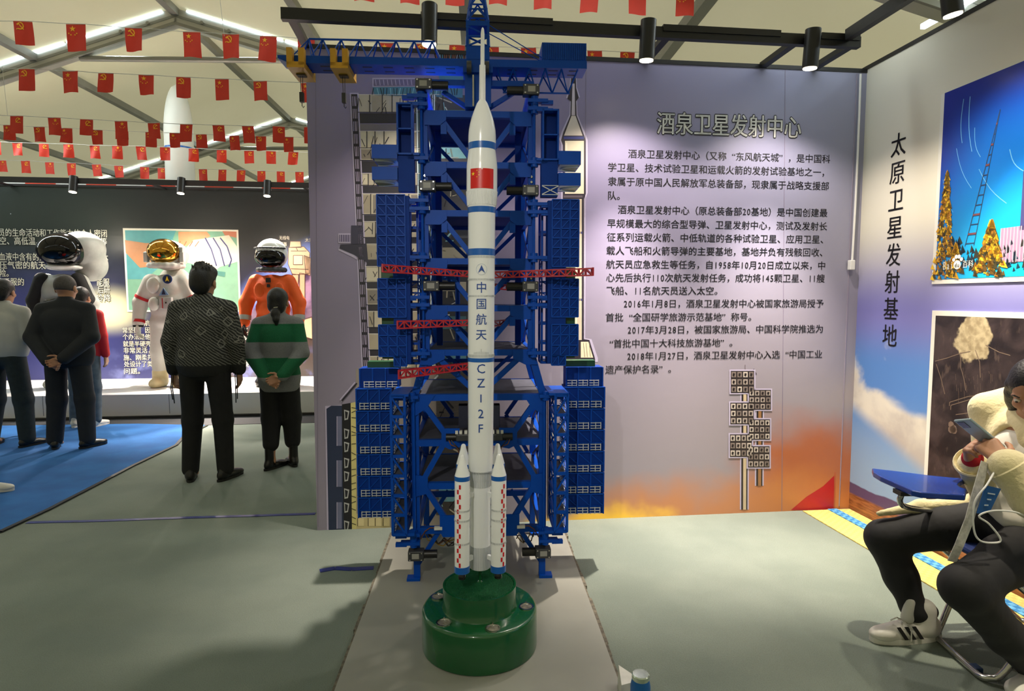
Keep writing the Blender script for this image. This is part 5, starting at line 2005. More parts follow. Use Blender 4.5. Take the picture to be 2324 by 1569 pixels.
for k in range(30):
    a, b = rng.uniform(0.18, 0.45), rng.uniform(0.3, 0.5)
    pr.line((a, b), (a + 0.004, b + rng.uniform(0.01, 0.05)), 0.003, (88, 74, 68), 0)
for k in range(7):
    a = 0.17 + 0.03 * rng.random(); b = 0.62 + 0.03 * rng.random()
    pr.poly([(a + 0.02 * math.cos(t), b + 0.02 * math.sin(t)) for t in np.linspace(0, 6.28, 8)[:-1]], (120, 100, 88), 0)
pr.build()

# ================================================================== far wall prints
def mf(px, py):
    u, z = wp(px, py, FAR_V)
    return u - FAR_U0, z


M_fart = mat('cream print', (226, 226, 208), 0.5, var=0.02)
for lst, h in ((FAR_TEXT, 0.118), (FAR_TEXT2, 0.092)):
    for s, a, b, yc in lst:
        hh = h if s not in ('无线电', '监测计算器', '太阳') else 0.06
        xa_, za_ = mf(a, yc)
        xb_, zb_ = mf(b, yc)
        wall_text(s, xa_, xb_, za_, hh, -0.003, 'text_outline', M_ink, wall_far, bold=B_OUT, ref=B_REG)
        wall_text(s, xa_, xb_, za_, hh, -0.006, 'text_line', M_fart, wall_far)
# photo of gloved hand and suit sleeve
p = Print(mf, 'glove_photo', wall_far, y0=-0.004)
p.poly([(279, 518), (541, 522), (547, 708), (289, 708)], (226, 224, 208), 0)
p.poly([(284, 523), (537, 526), (543, 704), (293, 704)], (112, 160, 136), 1)
p.poly([(284, 523), (400, 524), (370, 600), (330, 634), (290, 634)], (80, 146, 150), 2)
p.poly([(284, 545), (330, 552), (382, 552), (395, 560), (360, 580), (340, 606), (318, 608), (286, 574)], (176, 128, 92), 3)
p.poly([(405, 526), (470, 526), (478, 536), (440, 560), (420, 558), (406, 552)], (186, 138, 100), 4)
p.poly([(505, 525), (537, 526), (537, 540), (510, 534)], (170, 110, 84), 3)
p.poly([(378, 562), (420, 566), (440, 545), (520, 534), (538, 560), (540, 594), (500, 606), (480, 620), (440, 600), (400, 590)], (214, 212, 190), 5)
for pts_ in (((466, 540), (480, 566), (492, 604)), ((484, 540), (500, 566), (510, 604)), ((500, 540), (516, 560), (526, 590), (520, 606))):
    for a, b in zip(pts_, pts_[1:]):
        p.line(a, b, 3, (34, 40, 92), 6)
p.poly([(486, 614), (512, 618), (510, 629), (490, 624)], (60, 118, 110), 6)
for k in range(4):
    p.line((410 + k * 14, 548), (404 + k * 13, 560), 2, (140, 92, 66), 7)
p.build()
# drawing of a floating astronaut at the right
p = Print(mf, 'astronaut_print', wall_far, y0=-0.004)
LB = (198, 172, 140)
for q_ in ([(659, 548), (682, 548), (684, 562), (657, 562)], [(655, 562), (690, 560), (703, 574), (702, 622), (664, 624), (654, 600)], [(680, 620), (692, 622), (692, 700), (680, 690)], [(664, 622), (678, 624), (676, 660), (662, 650)], [(682, 728), (708, 720), (709, 770), (690, 764)], [(690, 580), (705, 586), (704, 626), (694, 622)]):
    p.poly([(x, yy) for x, yy in q_], LB, 0)
    for (a, b) in zip(q_, q_[1:] + q_[:1]):
        p.line(a, b, 1.4, (70, 56, 50), 1)
p.rect(667, 580, 686, 600, (222, 200, 168), 1)
for a, b in (((666, 580), (687, 580)), ((687, 580), (687, 601)), ((687, 601), (666, 601)), ((666, 601), (666, 580)), ((660, 570), (696, 570)), ((660, 610), (700, 612)), ((672, 562), (676, 570))):
    p.line(a, b, 1.4, (70, 56, 50), 2)
p.build()
# ================================================================== smooth bodies: signed distance shapes -> one continuous surface
class Blob:
    def __init__(self, k=0.02):
        self.p, self.k = [], k

    def cap(self, a, b, ra, rb=None, k=None):
        self.p.append(('c', np.array(a, float), np.array(b, float), ra, ra if rb is None else rb, k, 1))
        return self

    def ell(self, c, r, rot=None, k=None, sign=1):
        """ellipsoid; rot = 3x3 rows are its axes"""
        self.p.append(('e', np.array(c, float), np.array(r, float), None if rot is None else np.array(rot, float), None, k, sign))
        return self

    def chain(self, pts, rs, k=None):
        for i in range(len(pts) - 1):
            self.cap(pts[i], pts[i + 1], rs[i], rs[i + 1], k)
        return self

    def mesh(self, h):
        lo, hi = np.full(3, 1e9), np.full(3, -1e9)
        for t in self.p:
            if t[6] < 0:
                continue
            if t[0] == 'c':
                r = max(t[3], t[4])
                lo = np.minimum(lo, np.minimum(t[1], t[2]) - r); hi = np.maximum(hi, np.maximum(t[1], t[2]) + r)
            else:
                r = t[2].max()
                lo = np.minimum(lo, t[1] - r); hi = np.maximum(hi, t[1] + r)
        lo -= 3 * h; hi += 3 * h
        n = np.ceil((hi - lo) / h).astype(int) + 1
        F = np.full(n, 0.2, np.float32)
        ax = [lo[i] + h * np.arange(n[i]) for i in range(3)]
        for t in self.p:
            k = self.k if t[5] is None else t[5]
            if t[0] == 'c':
                r = max(t[3], t[4])
                a, b = np.minimum(t[1], t[2]) - r, np.maximum(t[1], t[2]) + r
            else:
                r = t[2].max()
                a, b = t[1] - r, t[1] + r
            m = k + 3.5 * h
            i0 = np.maximum(((a - m - lo) / h).astype(int), 0)
            i1 = np.minimum(((b + m - lo) / h).astype(int) + 2, n)
            sl = tuple(slice(i0[i], i1[i]) for i in range(3))
            X_, Y_, Z_ = np.meshgrid(*[ax[i][sl[i]] for i in range(3)], indexing='ij')
            if t[0] == 'c':
                d = t[2] - t[1]
                L2 = max(float(d @ d), 1e-9)
                q = ((X_ - t[1][0]) * d[0] + (Y_ - t[1][1]) * d[1] + (Z_ - t[1][2]) * d[2]) / L2
                q = np.clip(q, 0, 1)
                D = np.sqrt((X_ - t[1][0] - q * d[0]) ** 2 + (Y_ - t[1][1] - q * d[1]) ** 2 + (Z_ - t[1][2] - q * d[2]) ** 2) - (t[3] + (t[4] - t[3]) * q)
            else:
                P_ = np.stack([X_ - t[1][0], Y_ - t[1][1], Z_ - t[1][2]], -1)
                if t[3] is not None:
                    P_ = P_ @ t[3].T
                k0 = np.sqrt(((P_ / t[2]) ** 2).sum(-1))
                k1 = np.sqrt(((P_ / t[2] ** 2) ** 2).sum(-1)) + 1e-9
                D = k0 * (k0 - 1) / k1
            cur = F[sl]
            if t[6] > 0:
                hh = np.clip(0.5 + 0.5 * (cur - D) / k, 0, 1)
                F[sl] = cur + (D - cur) * hh - k * hh * (1 - hh)
            else:
                kk = k
                hh = np.clip(0.5 - 0.5 * (cur + D) / kk, 0, 1)
                F[sl] = cur + (-D - cur) * hh + kk * hh * (1 - hh)
        return surface_net(F, lo, h)


def surface_net(F, lo, h):
    S = F < 0
    nx, ny, nz = F.shape
    c = [S[i:nx - 1 + i, j:ny - 1 + j, k:nz - 1 + k] for i in (0, 1) for j in (0, 1) for k in (0, 1)]
    cnt = sum(a.astype(np.int8) for a in c)
    act = (cnt > 0) & (cnt < 8)
    idx = np.full(act.shape, -1, np.int64)
    cells = np.argwhere(act)
    idx[act] = np.arange(len(cells))
    corners = np.array([(i, j, k) for i in (0, 1) for j in (0, 1) for k in (0, 1)])
    vals = np.stack([F[cells[:, 0] + o[0], cells[:, 1] + o[1], cells[:, 2] + o[2]] for o in corners], 1)
    acc = np.zeros((len(cells), 3)); num = np.zeros(len(cells))
    for a in range(8):
        for b in range(a + 1, 8):
            if np.abs(corners[a] - corners[b]).sum() != 1:
                continue
            va, vb = vals[:, a], vals[:, b]
            cr = (va < 0) != (vb < 0)
            t = np.where(cr, va / np.where(cr, va - vb, 1), 0)
            acc += np.where(cr[:, None], corners[a] + t[:, None] * (corners[b] - corners[a]), 0)
            num += cr
    V = lo + h * (cells + acc / num[:, None])
    faces = []
    for axn in range(3):
        o1, o2 = [(1, 2), (2, 0), (0, 1)][axn]
        s0 = [slice(None)] * 3; s1 = [slice(None)] * 3
        s0[axn] = slice(0, -1); s1[axn] = slice(1, None)
        A, B = S[tuple(s0)], S[tuple(s1)]
        e = np.argwhere(A != B)
        e = e[(e[:, o1] > 0) & (e[:, o2] > 0) & (e[:, o1] < F.shape[o1] - 1) & (e[:, o2] < F.shape[o2] - 1)]
        if not len(e):
            continue
        flip = A[e[:, 0], e[:, 1], e[:, 2]]
        q = []
        for da, db in ((0, 0), (1, 0), (1, 1), (0, 1)):
            cc = e.copy()
            cc[:, o1] -= 1 - da; cc[:, o2] -= 1 - db
            q.append(idx[cc[:, 0], cc[:, 1], cc[:, 2]])
        q = np.stack(q, 1)
        q[~flip] = q[~flip][:, ::-1]
        faces.append(q)
    return V, np.concatenate(faces)


def blob_obj(b, h, name, material, parent, smooth_it=1):
    V, Fq = b.mesh(h)
    me = bpy.data.meshes.new(name)
    me.vertices.add(len(V))
    me.vertices.foreach_set('co', V.astype(np.float32).ravel())
    me.loops.add(len(Fq) * 4)
    me.loops.foreach_set('vertex_index', Fq.astype(np.int32).ravel())
    me.polygons.add(len(Fq))
    me.polygons.foreach_set('loop_start', np.arange(0, len(Fq) * 4, 4, dtype=np.int32))
    me.update(calc_edges=True)
    me.validate()
    me.shade_smooth()
    return link(name, me, material, parent)


def V3(*a):
    return np.array(a, float)


def unit(v):
    v = np.array(v, float)
    return v / np.linalg.norm(v)


def hand(b, wrist, dirv, palm, thumb_side, curl=0.35, s=1.0, spread=0.06, k=0.006, curls=None):
    """palm + four fingers + thumb added to blob b. dirv = wrist to knuckles, palm = direction the palm faces,
    thumb_side = +1 / -1 along cross(dirv, palm)"""
    d = unit(dirv)
    p = unit(np.array(palm, float) - d * (np.array(palm, float) @ d))
    t = np.cross(d, p) * thumb_side
    w = np.array(wrist, float)
    L = 0.085 * s
    for f, r in ((-0.030, 0.0125), (-0.010, 0.0135), (0.010, 0.0135), (0.030, 0.0125)):
        b.cap(w + t * f * 0.55 * s, w + d * L + t * f * s, 0.0155 * s, r * s, k=0.012)
    lens = ((0.030, 0.070), (0.010, 0.080), (-0.010, 0.074), (-0.030, 0.058))
    for i, (f, ln) in enumerate(lens):
        c = curl if curls is None else curls[i]
        q = w + d * L * 0.98 + t * f * s
        dd = unit(d + t * f * spread / 0.03)
        ang = 0.0
        segs = (0.45, 0.32, 0.23)
        for j, sg in enumerate(segs):
            ang += c * (1.0 if j == 0 else 1.15)
            e = dd * math.cos(ang) + p * math.sin(ang)
            q2 = q + e * ln * s * sg
            b.cap(q, q2, (0.0092 - 0.0009 * j) * s, (0.0085 - 0.0009 * j) * s, k=k)
            q = q2
    q = w + d * 0.018 * s + t * 0.024 * s + p * 0.004 * s
    e = unit(d * 0.55 + t * 0.75 + p * 0.35)
    q2 = q + e * 0.040 * s
    b.cap(q, q2, 0.0135 * s, 0.0105 * s, k=0.010)
    e = unit(d * 0.85 + t * 0.35 + p * 0.45)
    q3 = q2 + e * 0.032 * s
    b.cap(q2, q3, 0.0105 * s, 0.0092 * s, k=k)
    b.cap(q3, q3 + unit(d * 0.95 + t * 0.1 + p * 0.5) * 0.024 * s, 0.0092 * s, 0.0078 * s, k=k)
    return b


def head(b, c, fwd, up, s=1.0, nose=True):
    """head with face relief; c = head centre; returns axes"""
    f = unit(fwd)
    u = unit(np.array(up, float) - f * (np.array(up, float) @ f))
    r = np.cross(f, u)
    rot = np.array([r, f, u])
    P_ = lambda a, bb, cc: c + r * a * s + f * bb * s + u * cc * s
    b.ell(P_(0, -0.008, 0.028), V3(0.076, 0.094, 0.088) * s, rot, k=0.02)
    b.ell(P_(0, 0.022, -0.045), V3(0.056, 0.064, 0.068) * s, rot, k=0.03)
    b.ell(P_(0, 0.060, -0.098), V3(0.024, 0.022, 0.018) * s, rot, k=0.025)
    if nose:
        b.cap(P_(0, 0.086, 0.010), P_(0, 0.102, -0.026), 0.007 * s, 0.0105 * s, k=0.010)
        for sg in (-1, 1):
            b.ell(P_(sg * 0.011, 0.094, -0.030), V3(0.007, 0.008, 0.006) * s, rot, k=0.006)
            b.ell(P_(sg * 0.040, 0.066, -0.022), V3(0.020, 0.016, 0.018) * s, rot, k=0.02)
            b.ell(P_(sg * 0.031, 0.092, 0.008), V3(0.017, 0.014, 0.011) * s, rot, k=0.010, sign=-1)
            b.cap(P_(sg * 0.014, 0.088, 0.026), P_(sg * 0.048, 0.076, 0.026), 0.006 * s, 0.005 * s, k=0.012)
        b.cap(P_(-0.018, 0.080, -0.058), P_(0.018, 0.080, -0.058), 0.006 * s, 0.006 * s, k=0.006)
        b.cap(P_(-0.014, 0.078, -0.070), P_(0.014, 0.078, -0.070), 0.007 * s, 0.007 * s, k=0.006)
    for sg in (-1, 1):
        b.ell(P_(sg * 0.078, -0.008, -0.004), V3(0.008, 0.020, 0.032) * s, rot, k=0.006)
    return P_, rot


M_skin = mat('skin', (186, 138, 108), 0.5, var=0.06, scale=20)
M_skin2 = mat('tanned skin', (176, 128, 98), 0.5, var=0.06, scale=20)
M_hairb = mat('black hair', (20, 18, 18), 0.45, var=0.3, scale=60, bump=0.3, bscale=120)
M_hairg = mat('grey short hair', (66, 60, 56), 0.6, var=0.3, scale=60, bump=0.3, bscale=160)
M_eye = mat('eye white', (220, 216, 208), 0.2, var=0.02)
M_iris = mat('dark iris', (30, 20, 16), 0.15, var=0.02)
M_lip = mat('lip', (150, 84, 76), 0.45, var=0.05)


def face_bits(P_, s, root, brow=M_hairb):
    for sg in (-1, 1):
        c = P_(sg * 0.031, 0.080, 0.006)
        bb = Blob(0.002).ell(c, V3(0.0125, 0.0105, 0.0085) * s)
        e = blob_obj(bb, 0.0025, 'eye', M_eye, root)
        bb = Blob(0.002).ell(P_(sg * 0.031, 0.0885, 0.005), V3(0.0052, 0.0052, 0.0052) * s)
        blob_obj(bb, 0.0016, 'iris', M_iris, e)
        bb = Blob(0.002).chain([P_(sg * 0.016, 0.091, 0.027), P_(sg * 0.034, 0.087, 0.032), P_(sg * 0.050, 0.078, 0.027)], [0.0035 * s, 0.0035 * s, 0.002 * s])
        blob_obj(bb, 0.003, 'eyebrow', brow, root)
    bb = Blob(0.003).chain([P_(-0.022, 0.080, -0.061), P_(0, 0.087, -0.060), P_(0.022, 0.080, -0.061)], [0.003 * s, 0.0055 * s, 0.003 * s]).chain([P_(-0.018, 0.079, -0.068), P_(0, 0.085, -0.070), P_(0.018, 0.079, -0.068)], [0.003 * s, 0.006 * s, 0.003 * s])
    blob_obj(bb, 0.003, 'lips', M_lip, root)


def shoe(foot, toe_dir, name, material, root, s=1.0, boot=0.0, sole=None):
    """foot = ankle point on the ground plane (local)"""
    f = unit(V3(toe_dir[0], toe_dir[1], 0))
    r = np.cross(f, V3(0, 0, 1))
    a = np.array(foot, float)
    rot = np.array([r, f, V3(0, 0, 1)])
    b = Blob(0.018)
    b.ell(a + f * -0.035 * s + V3(0, 0, 0.045 * s), V3(0.036, 0.050, 0.046) * s, rot)
    b.ell(a + f * 0.06 * s + V3(0, 0, 0.036 * s), V3(0.040, 0.085, 0.036) * s, rot)
    b.ell(a + f * 0.135 * s + V3(0, 0, 0.028 * s), V3(0.040, 0.062, 0.028) * s, rot)
    b.cap(a + V3(0, 0, 0.05 * s) - f * 0.02, a + V3(0, 0, 0.10 * s + boot) - f * 0.022, 0.042 * s, 0.040 * s)
    b.ell(a + V3(0, 0, -0.055), V3(0.4, 0.4, 0.058), None, k=0.004, sign=-1)
    o = blob_obj(b, 0.008, name, material, root)
    if sole is not None:
        m = MB()
        pts = []
        for t in np.linspace(0, 2 * math.pi, 28)[:-1]:
            y_ = math.cos(t)
            wdt = 0.041 * (1 + 0.12 * math.sin(2 * t) * 0) * (0.92 if y_ < 0 else 1.02)
            q = a + f * (0.052 + 0.142 * y_) * s + r * (wdt * math.copysign(abs(math.sin(t)) ** 0.75, math.sin(t))) * s
            pts.append((q[0], q[1], 0.001))
        m.prism(pts, (0, 0, 0.020 * s))
        m.build('sole', sole, o)
    return o


def standing(label, px, py, yaw, H, top, trousers, shoe_m, hair_m, skin=M_skin, arms='down', stance=0.10, step=(0, 0), width=1.0, hem=0.86, hair='short', belly=0.0, lab_cat='person', cuff_z=0.09, shoes_boot=0.0, sleeve_loose=1.0, z0=0.0, sole=None, top_name='jacket', head_turn=0.0, head_pitch=0.0, loose=1.0, leg_w=1.0, toes=0.25):
    """person seen standing; local +y is where they look"""
    g0 = gp(px, py, z0) if isinstance(px, (int, float)) else px
    rt = thing('person', label, 'person', g0, 'visitors', rot=(0, 0, yaw))
    q = H / 1.70
    S = lambda x, y, z: V3(x, y, z) * q
    W = width
    hipx, shx = 0.095 * W, 0.185 * W
    hs = 1.12
    head_c = S(0, 0.03, 1.562)
    fw = (math.sin(head_turn), math.cos(head_turn), math.sin(head_pitch))
    # joints
    J = {}
    for sg in (-1, 1):
        J['hip', sg] = S(sg * hipx, 0, 0.90)
        J['knee', sg] = S(sg * (hipx + stance) / 2 * 1.0, 0.015 + step[0 if sg < 0 else 1] * 0.5, 0.48)
        J['ank', sg] = S(sg * stance, -0.015 + step[0 if sg < 0 else 1], 0.08)
        J['sh', sg] = S(sg * shx, 0, 1.365)
        if arms == 'down':
            J['el', sg] = S(sg * (shx + 0.052), -0.02, 1.11)
            J['wr', sg] = S(sg * (shx + 0.058), 0.03, 0.87)
            J['hd', sg] = (0, 0.12, -1)
            J['pm', sg] = (-sg, 0, 0)
        elif arms == 'front':
            J['el', sg] = S(sg * (shx + 0.06), 0.0, 1.12)
            J['wr', sg] = S(sg * 0.10, 0.19, 1.04)
            J['hd', sg] = (-sg, 0.25, 0)
            J['pm', sg] = (0, -1, 0)
        else:                        # clasped behind the back
            J['el', sg] = S(sg * (shx + 0.058), -0.075, 1.10)
            J['wr', sg] = S(sg * 0.065 + 0.015, -0.205 - 0.02 * (sg > 0) - belly * 0, 0.865 + (0.03 if sg > 0 else 0.0))
            J['hd', sg] = (-sg * 0.9, -0.1, -0.35)
            J['pm', sg] = (0, -1, 0.1) if sg > 0 else (0, -1, 0)
    # ---- body: one continuous skin surface
    b = Blob(0.03)
    P_, rot = head(b, head_c, fw, (0, -math.sin(head_pitch) * 0.3, 1), q * hs)
    b.cap(S(0, 0.0, 1.40), S(0, 0.015, 1.50), 0.062 * q, 0.054 * q)
    b.chain([S(0, 0, 0.95), S(0, 0, 1.10), S(0, 0, 1.30)], [0.11 * q, 0.10 * q, 0.11 * q])
    for sg in (-1, 1):
        b.cap(S(0, 0, 1.36), J['sh', sg], 0.07 * q, 0.05 * q)
        b.chain([J['sh', sg], J['el', sg], J['wr', sg]], [0.048 * q, 0.036 * q, 0.024 * q])
        b.chain([J['hip', sg], J['knee', sg], J['ank', sg]], [0.078 * q, 0.05 * q, 0.034 * q])
        b.cap(J['ank', sg], J['ank', sg] + S(0, 0.10, -0.045), 0.032 * q, 0.02 * q)
        hand(b, J['wr', sg], J['hd', sg], J['pm', sg], sg if arms != 'down' else sg, curl=0.28 if arms == 'down' else 0.55, s=q)
    blob_obj(b, 0.0075, 'body', skin, rt)
    face_bits(P_, q * hs, rt)
    # ---- trousers
    b = Blob(0.035)
    b.ell(S(0, -0.01, 0.92), V3(0.165 * W, 0.118, 0.12) * q)
    for sg in (-1, 1):
        lw = leg_w
        kn, an = J['knee', sg], J['ank', sg]
        an2 = an + V3(0, 0, (cuff_z - 0.08) * q)
        b.chain([J['hip', sg] + S(0, -0.01, 0.0), kn, an2], [0.096 * q, 0.072 * q * lw, 0.060 * q * lw], k=0.03)
    blob_obj(b, 0.011, 'trousers', trousers, rt)
    # ---- top
    b = Blob(0.045)
    lo = loose
    b.ell(S(0, 0, 1.24), V3(0.200 * W, 0.125, 0.17) * q * V3(lo, lo, 1))
    b.ell(S(0, 0.01 + belly, 1.12), V3(0.185 * W, 0.128, 0.18) * q * V3(lo, lo, 1))
    hz = hem * 1.0
    b.ell(S(0, 0, hz + 0.13), V3(0.200 * W, 0.138, 0.26) * q * V3(lo, lo, 1))
    b.ell(S(0, 0, hz - 3.0), V3(3.0, 3.0, 3.0) * q, k=0.012, sign=-1)
    b.cap(S(0, 0.005, 1.40), S(0, 0.012, 1.455), 0.075 * q, 0.066 * q)
    for sg in (-1, 1):
        sl = sleeve_loose
        wr2 = J['wr', sg] + (J['el', sg] - J['wr', sg]) * 0.06
        b.cap(S(sg * 0.03, 0.0, 1.405), J['sh', sg], 0.066 * q, 0.064 * q, k=0.03)
        b.chain([J['sh', sg] + S(0, 0, -0.004), J['el', sg], wr2], [0.066 * q, 0.060 * q * sl, 0.047 * q * sl], k=0.014)
    blob_obj(b, 0.010, top_name, top, rt)
    # ---- shoes
    for sg in (-1, 1):
        a = J['ank', sg].copy(); a[2] = 0
        shoe(a, (sg * toes, 1), 'shoe', shoe_m, rt, q, shoes_boot, sole)
    # ---- hair
    q = q * hs
    b = Blob(0.015)
    r_ = V3(0.083, 0.098, 0.092) * q
    b.ell(P_(0, -0.014, 0.038), r_, rot)
    if hair == 'short':
        b.ell(P_(0, -0.060, -0.010), V3(0.066, 0.046, 0.066) * q, rot)
        b.ell(P_(0, 0.105, -0.040), V3(0.09, 0.085, 0.105) * q, rot, k=0.012, sign=-1)
    elif hair == 'thick':
        b.ell(P_(0, 0.015, 0.075), V3(0.086, 0.092, 0.062) * q, rot)
        b.ell(P_(0, -0.058, -0.005), V3(0.072, 0.052, 0.078) * q, rot)
        b.ell(P_(0, 0.112, -0.045), V3(0.09, 0.085, 0.100) * q, rot, k=0.012, sign=-1)
        rg = random.Random(4)
        for k_ in range(26):
            th, ph = rg.uniform(0, 6.28), rg.uniform(0.1, 1.1)
            a = P_(0.080 * math.sin(ph) * math.cos(th), -0.012 + 0.095 * math.sin(ph) * math.sin(th), 0.045 + 0.085 * math.cos(ph))
            b.cap(a, a + (a - P_(0, 0, 0.03)) * 0.12 + V3(0, 0, 0.012), 0.012, 0.005, k=0.008)
    elif hair == 'crop':
        b = Blob(0.012)
        b.ell(P_(0, -0.012, 0.032), V3(0.079, 0.097, 0.091) * q, rot)
        b.ell(P_(0, 0.10, -0.050), V3(0.1, 0.09, 0.115) * q, rot, k=0.012, sign=-1)
        b.ell(P_(0, -0.06, -0.110), V3(0.12, 0.12, 0.105) * q, rot, k=0.012, sign=-1)
    else:                            # low ponytail
        b.ell(P_(0, -0.050, -0.020), V3(0.074, 0.058, 0.080) * q, rot)
        b.ell(P_(0, -0.095, -0.085), V3(0.036, 0.036, 0.040) * q, rot)
        b.chain([P_(0, -0.10, -0.09), P_(0.01, -0.115, -0.135), P_(0.012, -0.105, -0.185)], [0.030 * q, 0.024 * q, 0.010 * q])
        b.ell(P_(0, 0.108, -0.040), V3(0.085, 0.08, 0.105) * q, rot, k=0.012, sign=-1)
    blob_obj(b, 0.007, 'hair', hair_m, rt)
    return rt, q / hs, P_, J


# ---- clothing materials
def jacket_print():
    g = G('black jacket print', rough=0.7, bump=0.25, bscale=30)
    vo = g.nt.nodes.new('ShaderNodeTexVoronoi')
    vo.feature = 'F1'
    vo.distance = 'MANHATTAN'
    vo.inputs['Scale'].default_value = 9
    g.nt.links.new(g.co, vo.inputs['Vector'])
    wv = g.nt.nodes.new('ShaderNodeTexWave')
    wv.inputs['Scale'].default_value = 17
    wv.inputs['Distortion'].default_value = 3
    mp = g.nt.nodes.new('ShaderNodeMapping')
    mp.inputs['Rotation'].default_value = (0, 0.9, 0)
    g.nt.links.new(g.co, mp.inputs['Vector'])
    add = g.nt.nodes.new('ShaderNodeVectorMath')
    add.operation = 'ADD'
    sc_ = g.nt.nodes.new('ShaderNodeVectorMath')
    sc_.operation = 'SCALE'
    sc_.inputs['Scale'].default_value = 0.5
    g.nt.links.new(vo.outputs['Color'], sc_.inputs[0])
    g.nt.links.new(mp.outputs[0], add.inputs[0])
    g.nt.links.new(sc_.outputs[0], add.inputs[1])
    g.nt.links.new(add.outputs[0], wv.inputs['Vector'])
    lines = g.step(wv.outputs['Fac'], 0.55, 0.68)
    tri = g.math('MULTIPLY', g.step(vo.outputs['Distance'], 0.30, 0.33), g.step(vo.outputs['Distance'], 0.43, 0.40))
    f = g.math('MAXIMUM', g.math('MULTIPLY', lines, 0.62), tri)
    f = g.math('MULTIPLY', f, g.step(g.z, 0.92, 0.93))
    return g.done(g.mix(f, (16, 16, 16), (132, 130, 122)))


def stripes():
    g = G('striped knit', rough=0.9, bump=0.4, bscale=120)
    # hem, green, grey, green, grey shoulders
    f = g.math('MAXIMUM', g.math('MULTIPLY', g.step(g.z, 0.80, 0.805), g.step(g.z, 0.955, 0.95)), g.math('MULTIPLY', g.step(g.z, 1.08, 1.085), g.step(g.z, 1.235, 1.23)))
    kn = g.noise(150, 2)
    return g.done(g.mix(f, g.mix(kn, (112, 114, 116), (146, 146, 146)), g.mix(kn, (8, 84, 50), (22, 112, 70))))


M_black_cloth = mat('black cloth', (18, 18, 20), 0.85, var=0.2, scale=25, bump=0.25, bscale=18)
M_suit = mat('dark navy suit', (20, 24, 30), 0.8, var=0.15, scale=25, bump=0.2, bscale=14)
M_leather = mat('black leather', (16, 14, 14), 0.3, var=0.1, scale=20)
M_whitej = mat('pale grey jacket', (172, 172, 166), 0.75, var=0.06, scale=10, bump=0.3, bscale=12)
M_jeans = mat('dark teal jeans', (26, 38, 42), 0.85, var=0.2, scale=25, bump=0.3, bscale=14)
M_jeans2 = mat('faded jeans', (84, 96, 104), 0.85, var=0.2, scale=20, bump=0.3, bscale=14)
M_redc = mat('red jacket', (190, 20, 30), 0.7, var=0.1, scale=10)
M_canvas = mat('white sneaker', (206, 204, 196), 0.55, var=0.05, scale=15)
M_soleb = mat('black sole', (18, 18, 18), 0.6)
M_solew = mat('white rubber', (214, 212, 204), 0.5)

# man in the patterned jacket
rt, q, P_, J = standing('man with black hair in a black patterned jacket, hands at his sides', 475, 1088, TW * 0.6, 1.70, jacket_print(), M_black_cloth, M_leather, M_hairb, arms='down', stance=0.135, width=1.04, hem=0.84, hair='thick', loose=1.05, sleeve_loose=1.14, sole=M_soleb, leg_w=1.05, toes=0.35)
ds = []
for sg in (-1, 1):
    m = MB()
    for k in range(2):
        x = sg * (0.235 + 0.012 * k) * q
        m.tube([(x, -0.02, 0.86), (x + 0.006 * sg, -0.03, 0.74), (x + 0.002, -0.025, 0.62 + 0.03 * k)], 0.004, 6)
    m.build('drawstring', M_black_cloth, rt)
# woman in the striped sweater
rt, q, P_, J = standing('woman in a green and grey striped sweater with hands clasped behind her', 640, 1062, TW * 0.8, 1.53, stripes(), M_black_cloth, M_leather, M_hairb, arms='back', stance=0.085, width=0.92, hem=0.74, hair='pony', loose=1.06, sleeve_loose=1.16, cuff_z=0.24, shoes_boot=0.10, sole=M_soleb, leg_w=1.22, top_name='sweater', toes=-0.55, step=(-0.02, 0.09))
bb = Blob(0.01).cap(V3(0, 0.01, 1.42) * q, V3(0, 0.02, 1.47) * q, 0.072 * q, 0.064 * q)
blob_obj(bb, 0.009, 'collar', M_black_cloth, rt)
MB().bar((0.0 * q, -0.125 * q, 1.52 * q), (0.035 * q, -0.115 * q, 1.525 * q), 0.006, 0.006).build('hair_clip', M_steel, rt)
# older man in the dark suit
standing('older man with cropped grey hair in a dark suit, hands behind his back', 165, 1016, TW, 1.66, M_suit, M_suit, M_leather, M_hairg, skin=M_skin2, arms='back', stance=0.15, width=1.10, hem=0.82, hair='crop', loose=1.12, sleeve_loose=1.25, sole=M_soleb, leg_w=1.18, toes=0.5, z0=0.009)
# man in the pale jacket at the left edge
standing('man in a pale grey jacket at the left edge of the picture', 25, 1012, TW - 0.15, 1.62, M_whitej, M_jeans, M_leather, M_hairb, skin=M_skin2, arms='front', stance=0.19, width=1.12, hem=0.92, hair='short', loose=1.08, sleeve_loose=1.15, sole=M_soleb, leg_w=1.2, head_turn=-0.2, z0=0.009)
# person in red, mostly hidden behind the suit
standing('person in a red jacket and faded jeans half hidden behind the suited man', 197, 968, TW, 1.56, M_redc, M_jeans2, M_canvas, M_hairb, arms='down', stance=0.12, width=1.0, hem=0.84, hair='short', loose=1.05, sole=M_solew, z0=0.009)
# person just outside the left edge: one white shoe reaches into the picture
sp_ = gp(24, 1112)
standing('person beyond the left edge with one white shoe in the picture', Vector((sp_.x - 0.30, sp_.y - 0.05, 0.009)), 0, TW - 1.2, 1.66, M_suit, M_jeans, M_canvas, M_hairb, arms='down', stance=0.12, step=(0.0, 0.16), sole=M_solew)

